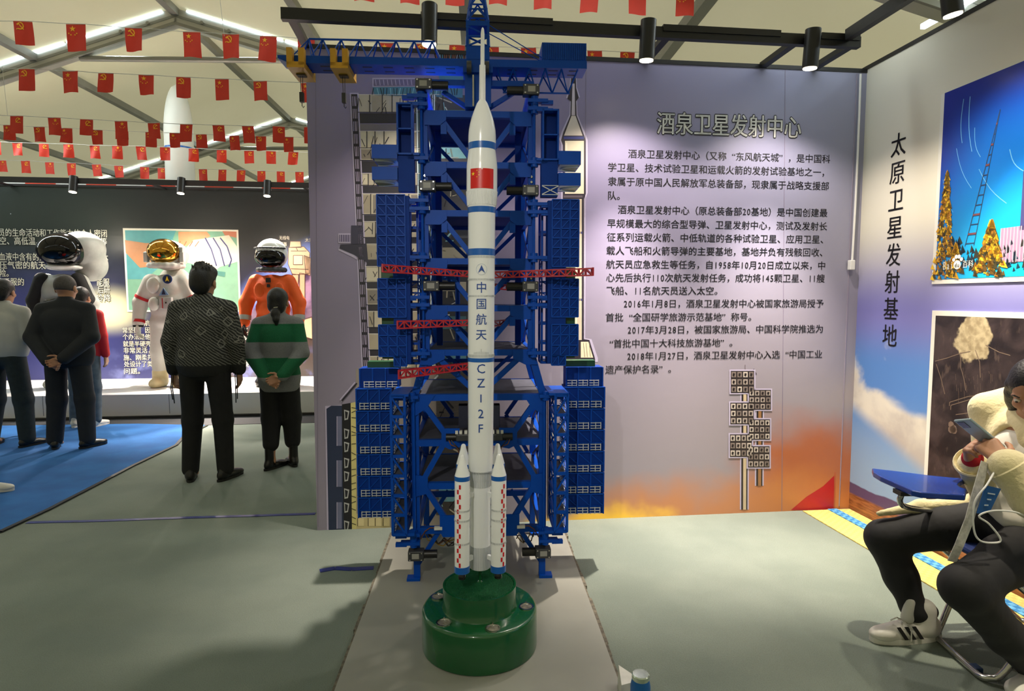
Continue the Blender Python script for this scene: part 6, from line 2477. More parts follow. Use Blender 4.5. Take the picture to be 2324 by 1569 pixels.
# ================================================================== space suits on the plinth
M_suitw = mat('white suit fabric', (206, 206, 198), 0.75, var=0.04, scale=9, bump=0.35, bscale=16)
M_suitg = mat('silver grey suit fabric', (156, 158, 152), 0.6, var=0.08, scale=9, bump=0.35, bscale=16)
M_suito = mat('orange suit fabric', (226, 88, 14), 0.7, var=0.05, scale=9, bump=0.4, bscale=16)
M_visb = mat('black visor', (5, 5, 7), 0.06, var=0.02, spec=0.35)
M_visg = mat('gold visor', (204, 150, 60), 0.08, metal=1.0, var=0.05)
M_helm = mat('white helmet shell', (222, 222, 216), 0.2, var=0.02, coat=0.4)
M_patchb = mat('blue patch', (26, 64, 130), 0.6)
M_patchr = mat('red trim', (190, 24, 32), 0.6)
M_band = mat('silver reflective band', (170, 172, 172), 0.3, metal=0.5)


def suit_root(px, py_top, v, label):
    u, _ = wp(px, 700, v)
    return thing('space_suit', label, 'space suit', Wf(u, v, FAR_Z0), 'space suits on display', rot=(0, 0, TW + math.pi))   # local +y looks at the visitors


def suit_body(s, shw=0.25, arm_r=1.0, hips=0.2):
    """returns blobs for torso+arms+legs (one garment) and joint dict"""
    b = Blob(0.05)
    S = lambda x, y, z: V3(x, y, z) * s
    b.ell(S(0, 0, 1.27), V3(0.25, 0.19, 0.20) * s)
    b.ell(S(0, 0, 1.02), V3(0.22, 0.17, 0.18) * s)
    b.ell(S(0, 0, 0.86), V3(0.21, 0.17, 0.12) * s)
    for sg in (-1, 1):
        b.chain([S(sg * 0.20, 0, 1.37), S(sg * 0.335, 0.02, 1.10), S(sg * 0.345, 0.09, 0.84)], [0.105 * s * arm_r, 0.088 * s * arm_r, 0.068 * s * arm_r], k=0.04)
        b.chain([S(sg * 0.11, 0, 0.84), S(sg * 0.135, 0.02, 0.46), S(sg * 0.14, 0, 0.14)], [0.125 * s, 0.10 * s, 0.085 * s], k=0.04)
    return b, S


def gloves_boots(S, s, rt, gm, bm_):
    for sg in (-1, 1):
        b = Blob(0.012)
        w = S(sg * 0.345, 0.09, 0.83)
        b.cap(w + V3(0, 0, 0.02), w - V3(0, 0, 0.015), 0.05 * s, 0.045 * s)
        hand(b, w, (0, 0.15, -1), (-sg, 0, 0), sg, curl=0.35, s=1.35 * s, k=0.010)
        blob_obj(b, 0.010, 'glove', gm, rt)
        b = Blob(0.03)
        a = S(sg * 0.14, 0, 0)
        b.cap(a + S(0, 0, 0.19), a + S(0, 0, 0.08), 0.095 * s, 0.095 * s)
        b.ell(a + S(0, 0.07, 0.055), V3(0.095, 0.175, 0.075) * s)
        b.ell(a + V3(0, 0, -0.06), V3(0.6, 0.6, 0.063), k=0.004, sign=-1)
        blob_obj(b, 0.013, 'boot', bm_, rt)


# 1 black and white suit with the huge dark visor
rt = suit_root(147, 0, 8.62, 'silver grey and black space suit with a huge black visor')
s = 1.0
b, S = suit_body(s)
blob_obj(b, 0.014, 'suit', M_suitg, rt)
zc = 1.78
b = Blob(0.04).ell(V3(-0.20, -0.10, zc + 0.02), V3(0.25, 0.30, 0.225)).ell(V3(-0.24, -0.20, zc - 0.18), V3(0.19, 0.22, 0.22))
blob_obj(b, 0.014, 'helmet', M_suitg, rt)
b = Blob(0.02).ell(V3(-0.07, 0.12, zc - 0.015), V3(0.272, 0.26, 0.222))
blob_obj(b, 0.012, 'visor', M_visb, rt)
b = Blob(0.02).ell(V3(-0.05, 0.05, zc - 0.225), V3(0.21, 0.2, 0.05))
blob_obj(b, 0.012, 'neck_ring', M_helm, rt)
for sg in (-1, 1):
    b = Blob(0.03).chain([V3(sg * 0.215, 0.07, 1.40), V3(sg * 0.33, 0.07, 1.13), V3(sg * 0.30, 0.10, 0.98)], [0.085, 0.075, 0.06])
    blob_obj(b, 0.013, 'black_shoulder_panel', M_black_cloth, rt)
    b = Blob(0.03).chain([V3(sg * 0.12, 0.13, 1.06), V3(sg * 0.10, 0.14, 0.92)], [0.07, 0.06])
    blob_obj(b, 0.013, 'black_side_panel', M_black_cloth, rt)
b = Blob(0.02).ell(V3(0, 0.14, 1.12), V3(0.10, 0.06, 0.035))
blob_obj(b, 0.010, 'chest_unit', M_gear, rt)
gloves_boots(S, s, rt, M_suitg, M_suitg)

# 2 white EVA suit with gold visor
rt = suit_root(383, 0, 8.55, 'white space suit with a gold mirror visor and red arm bands')
b, S = suit_body(s)
b.ell(V3(0, -0.22, 1.25), V3(0.24, 0.14, 0.34))
blob_obj(b, 0.014, 'suit', M_suitw, rt)
zc = 1.72
blob_obj(Blob(0.03).ell(V3(0, -0.02, zc), V3(0.205, 0.215, 0.20)).ell(V3(-0.02, -0.12, zc + 0.0), V3(0.20, 0.18, 0.185)), 0.012, 'helmet', M_suitw, rt)
blob_obj(Blob(0.02).ell(V3(0, 0.07, zc + 0.035), V3(0.20, 0.19, 0.168)), 0.010, 'gold_visor', M_visg, rt)
blob_obj(Blob(0.02).chain([V3(0.19 * math.cos(t), 0.02 + 0.19 * math.sin(t), zc - 0.14) for t in np.linspace(0, 2 * math.pi, 17)], [0.032] * 17), 0.010, 'neck_ring', M_suitw, rt)
for sg in (-1, 1):
    MB().box(sg * 0.195, sg * 0.245, 0.02, 0.10, zc - 0.10, zc + 0.03).build('helmet_lamp', M_helm, rt, bevel=0.008)
MB().box(-0.16, -0.235, 0.0, 0.09, zc - 0.02, zc + 0.10).build('helmet_lamp', M_helm, rt, bevel=0.008)
cu = MB().box(-0.13, 0.02, 0.17, 0.235, 1.02, 1.17).build('control_unit', mat('pale control box', (176, 180, 178), 0.5), rt, bevel=0.008)
MB().box(0.0 - 0.03, 0.03 - 0.05, 0.234, 0.238, 1.03, 1.16).build('red_panel', M_patchr, cu)
MB().box(-0.075, -0.06, 0.234, 0.245, 1.09, 1.11).build('switch', M_blk, cu)
for x0, x1, z0_, z1_ in ((0.03, 0.17, 1.22, 1.42), (0.04, 0.16, 1.0, 1.17)):
    blob_obj(Blob(0.02).ell(V3((x0 + x1) / 2, 0.19, (z0_ + z1_) / 2), V3((x1 - x0) * 0.55, 0.045, (z1_ - z0_) * 0.52)), 0.010, 'chest_pouch', M_suitw, rt)


def disc(c, r, n=24):
    return [(c[0] + r * math.cos(t), c[1], c[2] + r * math.sin(t)) for t in np.linspace(0, 2 * math.pi, n + 1)[:-1]]


pa = MB().prism(disc((-0.085, 0.205, 1.40), 0.058), (0, 0.008, 0)).build('round_patch', M_patchb, rt)
MB().prism(disc((-0.085, 0.213, 1.40), 0.046), (0, 0.003, 0)).build('patch_centre', mat('patch navy', (16, 30, 66), 0.6), pa)
MB().prism([(-0.085, 0.216, 1.438), (-0.108, 0.216, 1.37), (-0.085, 0.216, 1.385), (-0.062, 0.216, 1.37)], (0, 0.003, 0)).build('patch_arrow', M_fy, pa)
pa = MB().prism([(-0.04, 0.22, 1.29), (-0.10, 0.22, 1.20), (0.02, 0.22, 1.19)], (0, 0.008, 0)).build('shuttle_patch', mat('patch light blue', (120, 160, 200), 0.6), rt)
MB().prism([(-0.04, 0.228, 1.28), (-0.065, 0.228, 1.205), (-0.015, 0.228, 1.205)], (0, 0.003, 0)).build('patch_arrow', mat('patch navy', (16, 30, 66), 0.6), pa)
for sg in (-1, 1):
    for t, rr in ((0.78, 0.098), (1.92, 0.073)):
        c = V3(sg * (0.20 + 0.135 * min(t, 1)), 0.02 + 0.07 * max(0, t - 1), 1.37 - 0.27 * min(t, 1) - 0.26 * max(0, t - 1))
        ax_ = unit(V3(sg * 0.135, 0.02, -0.27)) if t < 1 else unit(V3(sg * 0.01, 0.07, -0.26))
        MB().cyl(tuple(c - ax_ * 0.018), tuple(c + ax_ * 0.018), rr, rr, 20).build('red_arm_band', M_patchr, rt, smooth=True)
gloves_boots(S, s, rt, M_suitw, mat('cream boot', (214, 202, 160), 0.6, var=0.05))
for sg in (-1, 1):
    MB().cyl((sg * 0.345, 0.09, 0.83), (sg * 0.345, 0.095, 0.785), 0.064, 0.058, 20).build('wrist_ring', M_black_cloth, rt, smooth=True)

# 3 orange suit
rt = suit_root(620, 0, 8.5, 'orange space suit with a white helmet and black visor')
b, S = suit_body(s)
blob_obj(b, 0.014, 'suit', M_suito, rt)
zc = 1.72
blob_obj(Blob(0.02).ell(V3(0, -0.01, zc + 0.015), V3(0.20, 0.215, 0.205)), 0.012, 'helmet', M_helm, rt)
blob_obj(Blob(0.03).ell(V3(0, 0.075, zc - 0.03), V3(0.190, 0.165, 0.135)), 0.010, 'visor', M_visb, rt)
blob_obj(Blob(0.01).chain([V3(0.19 * math.cos(t), 0.06 + 0.165 * math.sin(t), zc + 0.085) for t in np.linspace(0.1, math.pi - 0.1, 13)], [0.012] * 13), 0.007, 'visor_rim', M_blk, rt)
blob_obj(Blob(0.02).chain([V3(0.165 * math.cos(t), 0.02 + 0.165 * math.sin(t), zc - 0.19) for t in np.linspace(0, 2 * math.pi, 17)], [0.028] * 17), 0.010, 'neck_ring', M_gear, rt)
for x0, x1, z0_, z1_ in ((0.06, 0.19, 1.16, 1.36), (-0.19, -0.06, 1.16, 1.36)):
    blob_obj(Blob(0.02).ell(V3((x0 + x1) / 2, 0.175, (z0_ + z1_) / 2), V3((x1 - x0) * 0.5, 0.03, (z1_ - z0_) * 0.5)), 0.010, 'chest_pouch', M_suito, rt)
MB().box(-0.03, 0.03, 0.185, 0.21, 1.36, 1.42).build('chest_valve', M_blk, rt, bevel=0.005)
MB().box(-0.02, 0.02, 0.185, 0.205, 1.30, 1.34).build('chest_clip', M_blk, rt, bevel=0.005)
for sg in (-1, 1):
    MB().cyl((sg * 0.343, 0.065, 0.93), (sg * 0.345, 0.08, 0.87), 0.082, 0.078, 20).build('reflective_band', M_band, rt, smooth=True)
gloves_boots(S, s, rt, M_black_cloth, M_leather)
# ================================================================== tablet-arm chair
M_tube = mat('silver chair tube', (176, 176, 172), 0.22, metal=0.9, var=0.03)
M_tablet = mat('blue plastic tablet', (22, 62, 160), 0.25, var=0.03, coat=0.3)
M_seat = mat('blue seat fabric', (30, 50, 110), 0.7, var=0.08)
ch = thing('tablet_chair', 'folding chair with a blue writing tablet and silver tube frame', 'chair', (1.95, 2.38, 0))
SR = 0.0125
far_leg = [(2.06, 2.63, 0.43), (1.99, 2.60, 0.33), (1.83, 2.535, 0.05), (1.795, 2.51, 0.016), (1.79, 2.48, 0.0135), (1.775, 2.28, 0.0135), (1.775, 2.235, 0.0135), (1.79, 2.215, 0.02), (1.84, 2.20, 0.06), (1.99, 2.19, 0.33), (2.05, 2.185, 0.43)]


def smooth_path(pts, n=6):
    pts = [Vector(p) for p in pts]
    out = []
    for i in range(len(pts) - 1):
        p0, p1, p2, p3 = pts[max(i - 1, 0)], pts[i], pts[i + 1], pts[min(i + 2, len(pts) - 1)]
        for k in range(n):
            t = k / n
            out.append(0.5 * ((2 * p1) + (p2 - p0) * t + (2 * p0 - 5 * p1 + 4 * p2 - p3) * t * t + (3 * p1 - p0 - 3 * p2 + p3) * t ** 3))
    out.append(pts[-1])
    return out


MB().tube(smooth_path(far_leg, 4), SR, 10).build('front_leg_loop', M_tube, ch, smooth=True)
rear = [(1.80, 2.66, 0.43), (1.95, 2.655, 0.30), (2.24, 2.65, 0.03), (2.27, 2.64, 0.0135), (2.27, 2.58, 0.0135), (2.27, 2.22, 0.0135), (2.27, 2.17, 0.0135), (2.24, 2.155, 0.03), (1.95, 2.15, 0.30), (1.80, 2.145, 0.43)]
MB().tube(smooth_path(rear, 4), SR, 10).build('rear_leg_loop', M_tube, ch, smooth=True)
for y in (2.645, 2.165):
    MB().tube(smooth_path([(1.84, y, 0.435), (2.22, y, 0.425), (2.27, y, 0.50), (2.33, y, 0.86)], 4), SR, 10).build('back_upright', M_tube, ch, smooth=True)
MB().box(1.82, 2.22, 2.19, 2.62, 0.415, 0.445).build('seat', M_seat, ch, bevel=0.012)
m = MB()
m.prism([(2.285, 2.19, 0.60), (2.285, 2.62, 0.60), (2.325, 2.62, 0.84), (2.325, 2.19, 0.84)], (0.02, 0, -0.004))
m.build('backrest', M_seat, ch, bevel=0.006)
MB().box(1.776, 1.806, 2.26, 2.30, 0.002, 0.028).build('rubber_foot', mat('blue rubber', (20, 50, 90), 0.6), ch, bevel=0.004)
# tablet: rounded kidney shaped board
tz = 0.715
tab = [gp(*p_, tz) for p_ in ((1979, 1063), (2040, 1070), (2110, 1079), (2160, 1084), (2194, 1086), (2178, 1094), (2172, 1100), (2180, 1106), (2194, 1110), (2191, 1124), (2150, 1122), (2090, 1118), (2070, 1114), (2030, 1096), (1998, 1082), (1982, 1072))]
tb = MB().prism([(p_.x, p_.y, tz - 0.022) for p_ in tab], (0, 0, 0.022)).build('writing_tablet', M_tablet, ch, bevel=0.004)
g0_ = gp(2062, 1120, 0.69)
MB().tube(smooth_path([(g0_.x, g0_.y + 0.03, 0.694), (g0_.x + 0.02, g0_.y + 0.06, 0.62), (1.90, 2.64, 0.50), (2.0, 2.645, 0.43)], 5), 0.011, 10).build('tablet_arm', M_tube, ch, smooth=True)
MB().box(g0_.x - 0.03, g0_.x + 0.03, g0_.y - 0.0, g0_.y + 0.05, 0.678, 0.694).build('tablet_bracket', M_blk, ch)

# ================================================================== seated woman with a phone
O = V3(1.95, 2.38, 0)
wm = thing('person', 'seated woman in a cream coat and black jeans looking at her phone', 'person', tuple(O), 'visitors', rot=(0, 0, 0))
A = lambda x, y, z: V3(x, y, z) - O


def AP(px, py, Y):
    return np.array(at(px, py, Y)) - O


HN, HF = A(2.04, 2.30, 0.53), A(2.04, 2.49, 0.53)
KN, KF = AP(2190, 1335, 2.08), AP(2008, 1222, 2.62)
AN, AF = AP(2372, 1548, 2.20), AP(2083, 1402, 2.53)
SN, SF = A(2.04, 2.23, 0.955), A(2.02, 2.55, 0.955)
EN, EF = AP(2352, 1128, 2.10), AP(2262, 1140, 2.50)
WN, WF_ = AP(2276, 1046, 2.16), AP(2205, 1038, 2.37)
PH = AP(2222, 984, 2.27)                       # phone centre
HC = A(2.000, 2.33, 1.09)
fwd = unit((-0.80, -0.42, -0.52))
b = Blob(0.025)
P_, rot = head(b, HC, fwd, (-0.3, -0.12, 1), 0.98)
b.cap(A(2.04, 2.39, 0.96), HC + V3(0.015, 0.012, -0.06), 0.06, 0.05)
b.chain([A(2.08, 2.40, 0.56), A(2.07, 2.395, 0.74), A(2.05, 2.39, 0.90)], [0.12, 0.10, 0.10])
for S_, E_, W_ in ((SN, EN, WN), (SF, EF, WF_)):
    b.cap(A(2.05, 2.39, 0.93), S_, 0.06, 0.048)
    b.chain([S_, E_, W_], [0.045, 0.036, 0.025])
for H_, K_, A_ in ((HN, KN, AN), (HF, KF, AF)):
    b.chain([H_, K_, A_], [0.08, 0.052, 0.034])
ex = unit(V3(-0.72, 0.10, 0.60))               # long axis of the phone (towards its top)
nrm = unit(V3(0.62, 0.25, 0.70))               # screen faces her
nrm = unit(nrm - ex * (nrm @ ex))
sd = np.cross(ex, nrm)
hand(b, WN, PH - WN + V3(0, -0.02, -0.02), -sd * 0 + nrm * 0.2 + V3(0, 0.9, 0.1), -1, curl=0.55, s=0.95, k=0.005, curls=(0.35, 0.5, 0.6, 0.65))
hand(b, WF_, PH - WF_ + V3(-0.01, 0.02, -0.02), V3(-0.1, -0.9, 0.25), 1, curl=0.6, s=0.95, k=0.005, curls=(0.45, 0.6, 0.7, 0.75))
blob_obj(b, 0.0052, 'body', M_skin2, wm)
face_bits(P_, 0.98, wm)
# hair: long, falling over the far shoulder
b = Blob(0.018)
b.ell(P_(0, -0.018, 0.036), V3(0.086, 0.098, 0.092), rot)
b.ell(P_(0, -0.062, -0.03), V3(0.080, 0.055, 0.09), rot)
b.ell(P_(0, 0.108, -0.040), V3(0.078, 0.085, 0.108), rot, k=0.012, sign=-1)
for sg in (-1, 1):
    b.chain([P_(sg * 0.072, 0.012, 0.03), P_(sg * 0.088, -0.012, -0.06), P_(sg * 0.085, -0.005, -0.15), P_(sg * 0.075, 0.03, -0.24)], [0.024, 0.030, 0.034, 0.016])
b.chain([P_(0, -0.09, -0.04), P_(0, -0.12, -0.15), P_(0, -0.11, -0.26)], [0.06, 0.06, 0.03])
b.chain([P_(0.08, 0.0, -0.02), AP(2322, 930, 2.46), AP(2304, 968, 2.42), AP(2308, 1002, 2.40)], [0.03, 0.034, 0.032, 0.014])
blob_obj(b, 0.007, 'hair', M_hairb, wm)
# jeans
M_jb = mat('black jeans', (24, 24, 27), 0.8, var=0.25, scale=18, bump=0.5, bscale=9)
b = Blob(0.035)
b.ell(A(2.07, 2.395, 0.53), V3(0.15, 0.18, 0.11))
for H_, K_, A_ in ((HN, KN, AN), (HF, KF, AF)):
    b.chain([H_, (H_ + K_) / 2 + V3(0, 0, 0.004), K_], [0.100, 0.086, 0.074], k=0.03)
    b.chain([K_, (K_ + A_) / 2, A_ + (K_ - A_) * 0.06], [0.076, 0.064, 0.047], k=0.03)
    c_ = A_ + (K_ - A_) * 0.10
    b.ell(c_ + V3(0.01, 0, 0), V3(0.055, 0.055, 0.03))
blob_obj(b, 0.008, 'jeans', M_jb, wm)
# cream coat
M_coat = mat('cream wool coat', (216, 204, 160), 0.9, var=0.05, scale=14, bump=0.35, bscale=60, sheen=0.3)
b = Blob(0.04)
b.ell(A(2.08, 2.40, 0.88), V3(0.155, 0.215, 0.15))
b.ell(A(2.11, 2.40, 0.68), V3(0.15, 0.205, 0.20))
b.ell(A(2.12, 2.40, 0.52), V3(0.17, 0.225, 0.12))
b.chain([A(1.99, 2.56, 0.985), A(2.08, 2.53, 1.0), A(2.15, 2.40, 1.0), A(2.10, 2.27, 1.0), A(2.02, 2.235, 0.985)], [0.062, 0.07, 0.075, 0.066, 0.05])
for S_, E_, W_ in ((SN, EN, WN), (SF, EF, WF_)):
    c_ = W_ + (E_ - W_) * 0.20
    b.chain([S_, E_, c_], [0.085, 0.078, 0.066], k=0.03)
# skirts of the coat over the thighs
b.chain([A(2.10, 2.52, 0.58), AP(2200, 1146, 2.56), AP(2090, 1150, 2.60), AP(1995, 1166, 2.62)], [0.07, 0.034, 0.026, 0.012], k=0.03)
b.chain([A(2.10, 2.22, 0.58), A(2.02, 2.13, 0.50), A(2.02, 2.11, 0.30)], [0.08, 0.05, 0.035], k=0.03)
b.ell(A(1.95, 2.385, 0.78), V3(0.06, 0.07, 0.16), k=0.02, sign=-1)
blob_obj(b, 0.008, 'coat', M_coat, wm)
# turned back cuffs
for E_, W_ in ((EN, WN), (EF, WF_)):
    ax_ = unit(W_ - E_)
    c0, c1 = W_ - ax_ * 0.075, W_ - ax_ * 0.028
    u_ = unit(np.cross(ax_, V3(0, 0, 1))); w_ = np.cross(u_, ax_)
    m = MB()
    n = 24
    rings = [(c0, 0.066), (c1, 0.071), (c1 + ax_ * 0.004, 0.066), (c1 - ax_ * 0.004, 0.060), (c0 + ax_ * 0.01, 0.052)]
    vs = []
    for c_, r_ in rings:
        for k in range(n):
            t = 2 * math.pi * k / n
            vs.append(tuple(c_ + u_ * r_ * math.cos(t) + w_ * r_ * math.sin(t)))
    m.add(vs, [(i * n + k, i * n + (k + 1) % n, (i + 1) * n + (k + 1) % n, (i + 1) * n + k) for i in range(len(rings) - 1) for k in range(n)])
    m.build('cuff', M_coat, wm, smooth=True)
b = Blob(0.01).cap(WF_ + (EF - WF_) * 0.20, WF_ + (EF - WF_) * 0.03, 0.042, 0.037)
blob_obj(b, 0.006, 'red_inner_cuff', mat('red knit', (176, 22, 38), 0.85, var=0.1), wm)
# white hooded top showing in front
b = Blob(0.04).ell(A(2.015, 2.385, 0.80), V3(0.115, 0.14, 0.15)).ell(A(2.0, 2.385, 0.66), V3(0.12, 0.15, 0.12)).ell(A(1.97, 2.30, 0.60), V3(0.10, 0.10, 0.055))
blob_obj(b, 0.009, 'white_top', mat('white sweatshirt', (214, 210, 200), 0.85, var=0.04, scale=8, bump=0.3, bscale=10), wm)
# blue lanyard ribbon round the neck
bn = MB()
for s0, s1 in ((A(2.02, 2.30, 1.01), A(1.905, 2.35, 0.80)), (A(2.0, 2.47, 1.0), A(1.905, 2.40, 0.80))):
    bn.bar(tuple(s0), tuple(s1), 0.02, 0.003, (1, 0, 0))
bn.build('blue_lanyard', mat('blue ribbon', (24, 70, 190), 0.5), wm)
# sneakers
for A_, dr, in_view in ((AF, (-1, -0.10), 1), (AN, (-0.9, -0.35), 0)):
    a = A_.copy(); a[2] = 0
    a += V3(0.0, -0.01, 0)
    so = shoe(a, dr, 'sneaker', M_canvas, wm, 1.12, 0.015, M_solew)
    f = unit(V3(dr[0], dr[1], 0)); r_ = np.cross(f, V3(0, 0, 1))
    sgn = -1 if (r_ @ V3(0, -1, 0)) < 0 else 1
    r_ = r_ * sgn
    m = MB()
    for k in range(3):
        base = a + f * (0.015 + 0.034 * k) + r_ * 0.047
        m.prism([tuple(base + V3(0, 0, 0.026)), tuple(base + f * 0.017 + V3(0, 0, 0.026)), tuple(base + f * 0.047 + V3(0, 0, 0.075) - r_ * 0.012), tuple(base + f * 0.030 + V3(0, 0, 0.075) - r_ * 0.012)], tuple(r_ * 0.003))
    m.build('black_stripe', M_soleb, so)
    m = MB()
    for k in range(4):
        c_ = a + f * (0.075 + 0.022 * k) + V3(0, 0, 0.083 - 0.0095 * k)
        m.tube([tuple(c_ - r_ * 0.026 - V3(0, 0, 0.008)), tuple(c_ + V3(0, 0, 0.004)), tuple(c_ + r_ * 0.026 - V3(0, 0, 0.008))], 0.0035, 6)
    m.tube([tuple(a + f * 0.085 + V3(0, 0, 0.09)), tuple(a + f * 0.12 + r_ * 0.02 + V3(0, 0, 0.11)), tuple(a + f * 0.13 - r_ * 0.0 + V3(0, 0, 0.088))], 0.003, 6)
    m.tube([tuple(a + f * 0.085 + V3(0, 0, 0.09)), tuple(a + f * 0.07 + r_ * 0.045 + V3(0, 0, 0.06)), tuple(a + f * 0.075 + r_ * 0.052 + V3(0, 0, 0.02))], 0.003, 6)
    m.build('laces', M_canvas, so)
    tg_ = Blob(0.01).cap(a + f * 0.055 + V3(0, 0, 0.095), a + f * 0.045 + V3(0, 0, 0.165), 0.026, 0.020)
    blob_obj(tg_, 0.006, 'tongue', M_canvas, so)
    hc_ = Blob(0.01).ell(a - f * 0.062 + V3(0, 0, 0.115), V3(0.018, 0.024, 0.028))
    blob_obj(hc_, 0.006, 'heel_tab', M_soleb, so)

# ---- phone in her hands
ph = thing('mobile_phone', 'pale blue mobile phone held by the seated woman', 'phone', tuple(PH + O), rot=(0, 0, 0))


def obox(m, c, half, axes):
    vs = []
    for i, j, k in ((-1, -1, -1), (1, -1, -1), (1, 1, -1), (-1, 1, -1), (-1, -1, 1), (1, -1, 1), (1, 1, 1), (-1, 1, 1)):
        vs.append(tuple(c + axes[0] * half[0] * i + axes[1] * half[1] * j + axes[2] * half[2] * k))
    return m.add(vs, [(0, 3, 2, 1), (4, 5, 6, 7), (0, 1, 5, 4), (1, 2, 6, 5), (2, 3, 7, 6), (3, 0, 4, 7)])


axes = (sd, ex, nrm)
obox(MB(), V3(0, 0, 0), (0.038, 0.080, 0.0045), axes).build('case', mat('phone case', (150, 170, 176), 0.3, var=0.05), ph, bevel=0.003)
obox(MB(), nrm * 0.0048, (0.035, 0.076, 0.0004), axes).build('screen', mat('phone screen', (30, 36, 44), 0.1), ph)
obox(MB(), -nrm * 0.0052 + ex * 0.055 + sd * 0.012, (0.016, 0.016, 0.0012), axes).build('camera_bump', mat('dark lens', (30, 30, 34), 0.2), ph)

# ---- strap, badge and white cable hanging from her hands
st_pts = [np.array(at(*p_)) for p_ in ((2236, 1050, 2.17), (2216, 1120, 2.14), (2200, 1180, 2.12), (2176, 1240, 2.12), (2160, 1275, 2.13))]
m = MB()
for a, b_ in zip(st_pts, st_pts[1:]):
    m.bar(tuple(a), tuple(b_), 0.032, 0.003, (0, 1, 0))
strap = m.build('wrist_strap', mat('white printed strap', (196, 194, 188), 0.6, var=0.25, scale=55))
tag(strap, 'white printed strap hanging from the seated woman\'s hands', 'strap')
bc_ = [np.array(at(px, py, 2.10)) for px, py in ((2237, 1102), (2272, 1110), (2246, 1164), (2218, 1166))]
o = MB().prism([tuple(p_) for p_ in bc_], (0.0, 0.004, 0)).build('name_badge', mat('blue badge card', (26, 84, 150), 0.35, var=0.1))
tag(o, 'blue badge card hanging in front of the seated woman', 'badge')
m = MB()
for k, (t0, t1) in enumerate(((0.25, 0.75), (0.35, 0.65), (0.3, 0.6))):
    p0 = bc_[0] + (bc_[3] - bc_[0]) * (0.25 + 0.22 * k); p1 = bc_[1] + (bc_[2] - bc_[1]) * (0.25 + 0.22 * k)
    m.bar(tuple(p0 + (p1 - p0) * t0 - V3(0, 0.002, 0)), tuple(p0 + (p1 - p0) * t1 - V3(0, 0.002, 0)), 0.0015, 0.004)
m.build('printed_line', mat('badge print', (190, 206, 220), 0.5), o)
cp = [tuple(at(px, py, Y)) for px, py, Y in ((2262, 1062, 2.16), (2240, 1100, 2.09), (2212, 1140, 2.07), (2210, 1200, 2.06), (2225, 1228, 2.06), (2262, 1232, 2.06), (2270, 1222, 2.06), (2245, 1190, 2.06), (2222, 1172, 2.06), (2252, 1160, 2.06), (2300, 1162, 2.06), (2335, 1175, 2.08))]
o = MB().tube(smooth_path(cp, 6), 0.0032, 8).build('charging_cable', M_wc, smooth=True)
tag(o, 'white charging cable looping from the phone over her lap', 'cable')

# ================================================================== small things on the floor
bp_ = gp(1454, 1530, 0.205)
can = thing('drink_can', 'blue drink bottle with a shiny cap at the corner of the board', 'bottle', (bp_.x, bp_.y, 0))
fr = lambda x, y, z: Vector((x + bp_.x, y + bp_.y, z))
MB(fr).lathe([(0.030, 0.001), (0.033, 0.006), (0.033, 0.165), (0.030, 0.18), (0.028, 0.188)], n=28).build('bottle_body', mat('blue label', (22, 96, 170), 0.3, var=0.15, scale=20), can, smooth=True)
MB(fr).lathe([(0.028, 0.188), (0.029, 0.192), (0.029, 0.203), (0.026, 0.206), (0.020, 0.2065)], n=28).build('cap', mat('shiny cap', (190, 205, 190), 0.12, metal=0.7, var=0.25, scale=30), can, smooth=True)
pp = gp(1418, 1535, 0.08)
m = MB()
m.prism([(pp.x - 0.02, pp.y + 0.04, 0.001), (pp.x + 0.03, pp.y - 0.03, 0.001), (pp.x + 0.02, pp.y - 0.06, 0.001), (pp.x - 0.03, pp.y - 0.08, 0.001)], (0.006, 0.01, 0.09))
o = m.build('paper_packet', mat('white packet', (206, 206, 200), 0.6, var=0.08, scale=30))
tag(o, 'crumpled white packet beside the blue bottle', 'packet')

# ---- white inflatable rocket behind the far wall
d = 9.5
x0, zt = tp(401, 190, d)
rr0 = abs(tp(432, 300, d)[0] - tp(370, 300, d)[0]) / 2
o = thing('inflatable_rocket', 'tall white inflatable rocket with a blue line behind the far wall', 'inflatable', Tf(x0, d, 0))
prof = [(rr0 * 1.04, 0.02), (rr0 * 1.04, 1.0), (rr0, zt - 0.75)]
for t in np.linspace(0, 1, 12):
    prof.append((rr0 * math.sqrt(max(0.0, 1 - t ** 1.9)) + 0.002, zt - 0.75 + 0.75 * t))
MB(Tf).lathe(prof, x0, d, 36).build('hull', mat('white nylon', (214, 214, 204), 0.55, var=0.03, scale=4), o, smooth=True)
zb_ = tp(401, 338, d)[1]
MB(Tf).lathe([(rr0 * 1.012, zb_ - 0.012), (rr0 * 1.012, zb_ + 0.012)], x0, d, 36, close=False).build('blue_line', M_rb, o)
# ================================================================== strings of small flags
M_flag = mat('bunting red', (206, 46, 18), 0.6, var=0.06, scale=12)
M_flag_y = mat('bunting yellow', (246, 178, 30), 0.6, var=0.03)
M_string = mat('white string', (206, 206, 200), 0.7)


def arc_poly(cx, cz, r0, r1, a0, a1, n=10):
    o = [(cx + r0 * math.cos(a0 + (a1 - a0) * k / n), cz + r0 * math.sin(a0 + (a1 - a0) * k / n)) for k in range(n + 1)]
    i = [(cx + r1 * math.cos(a0 + (a1 - a0) * k / n), cz + r1 * math.sin(a0 + (a1 - a0) * k / n)) for k in range(n + 1)]
    return [[o[k], o[k + 1], i[k + 1], i[k]] for k in range(n)]


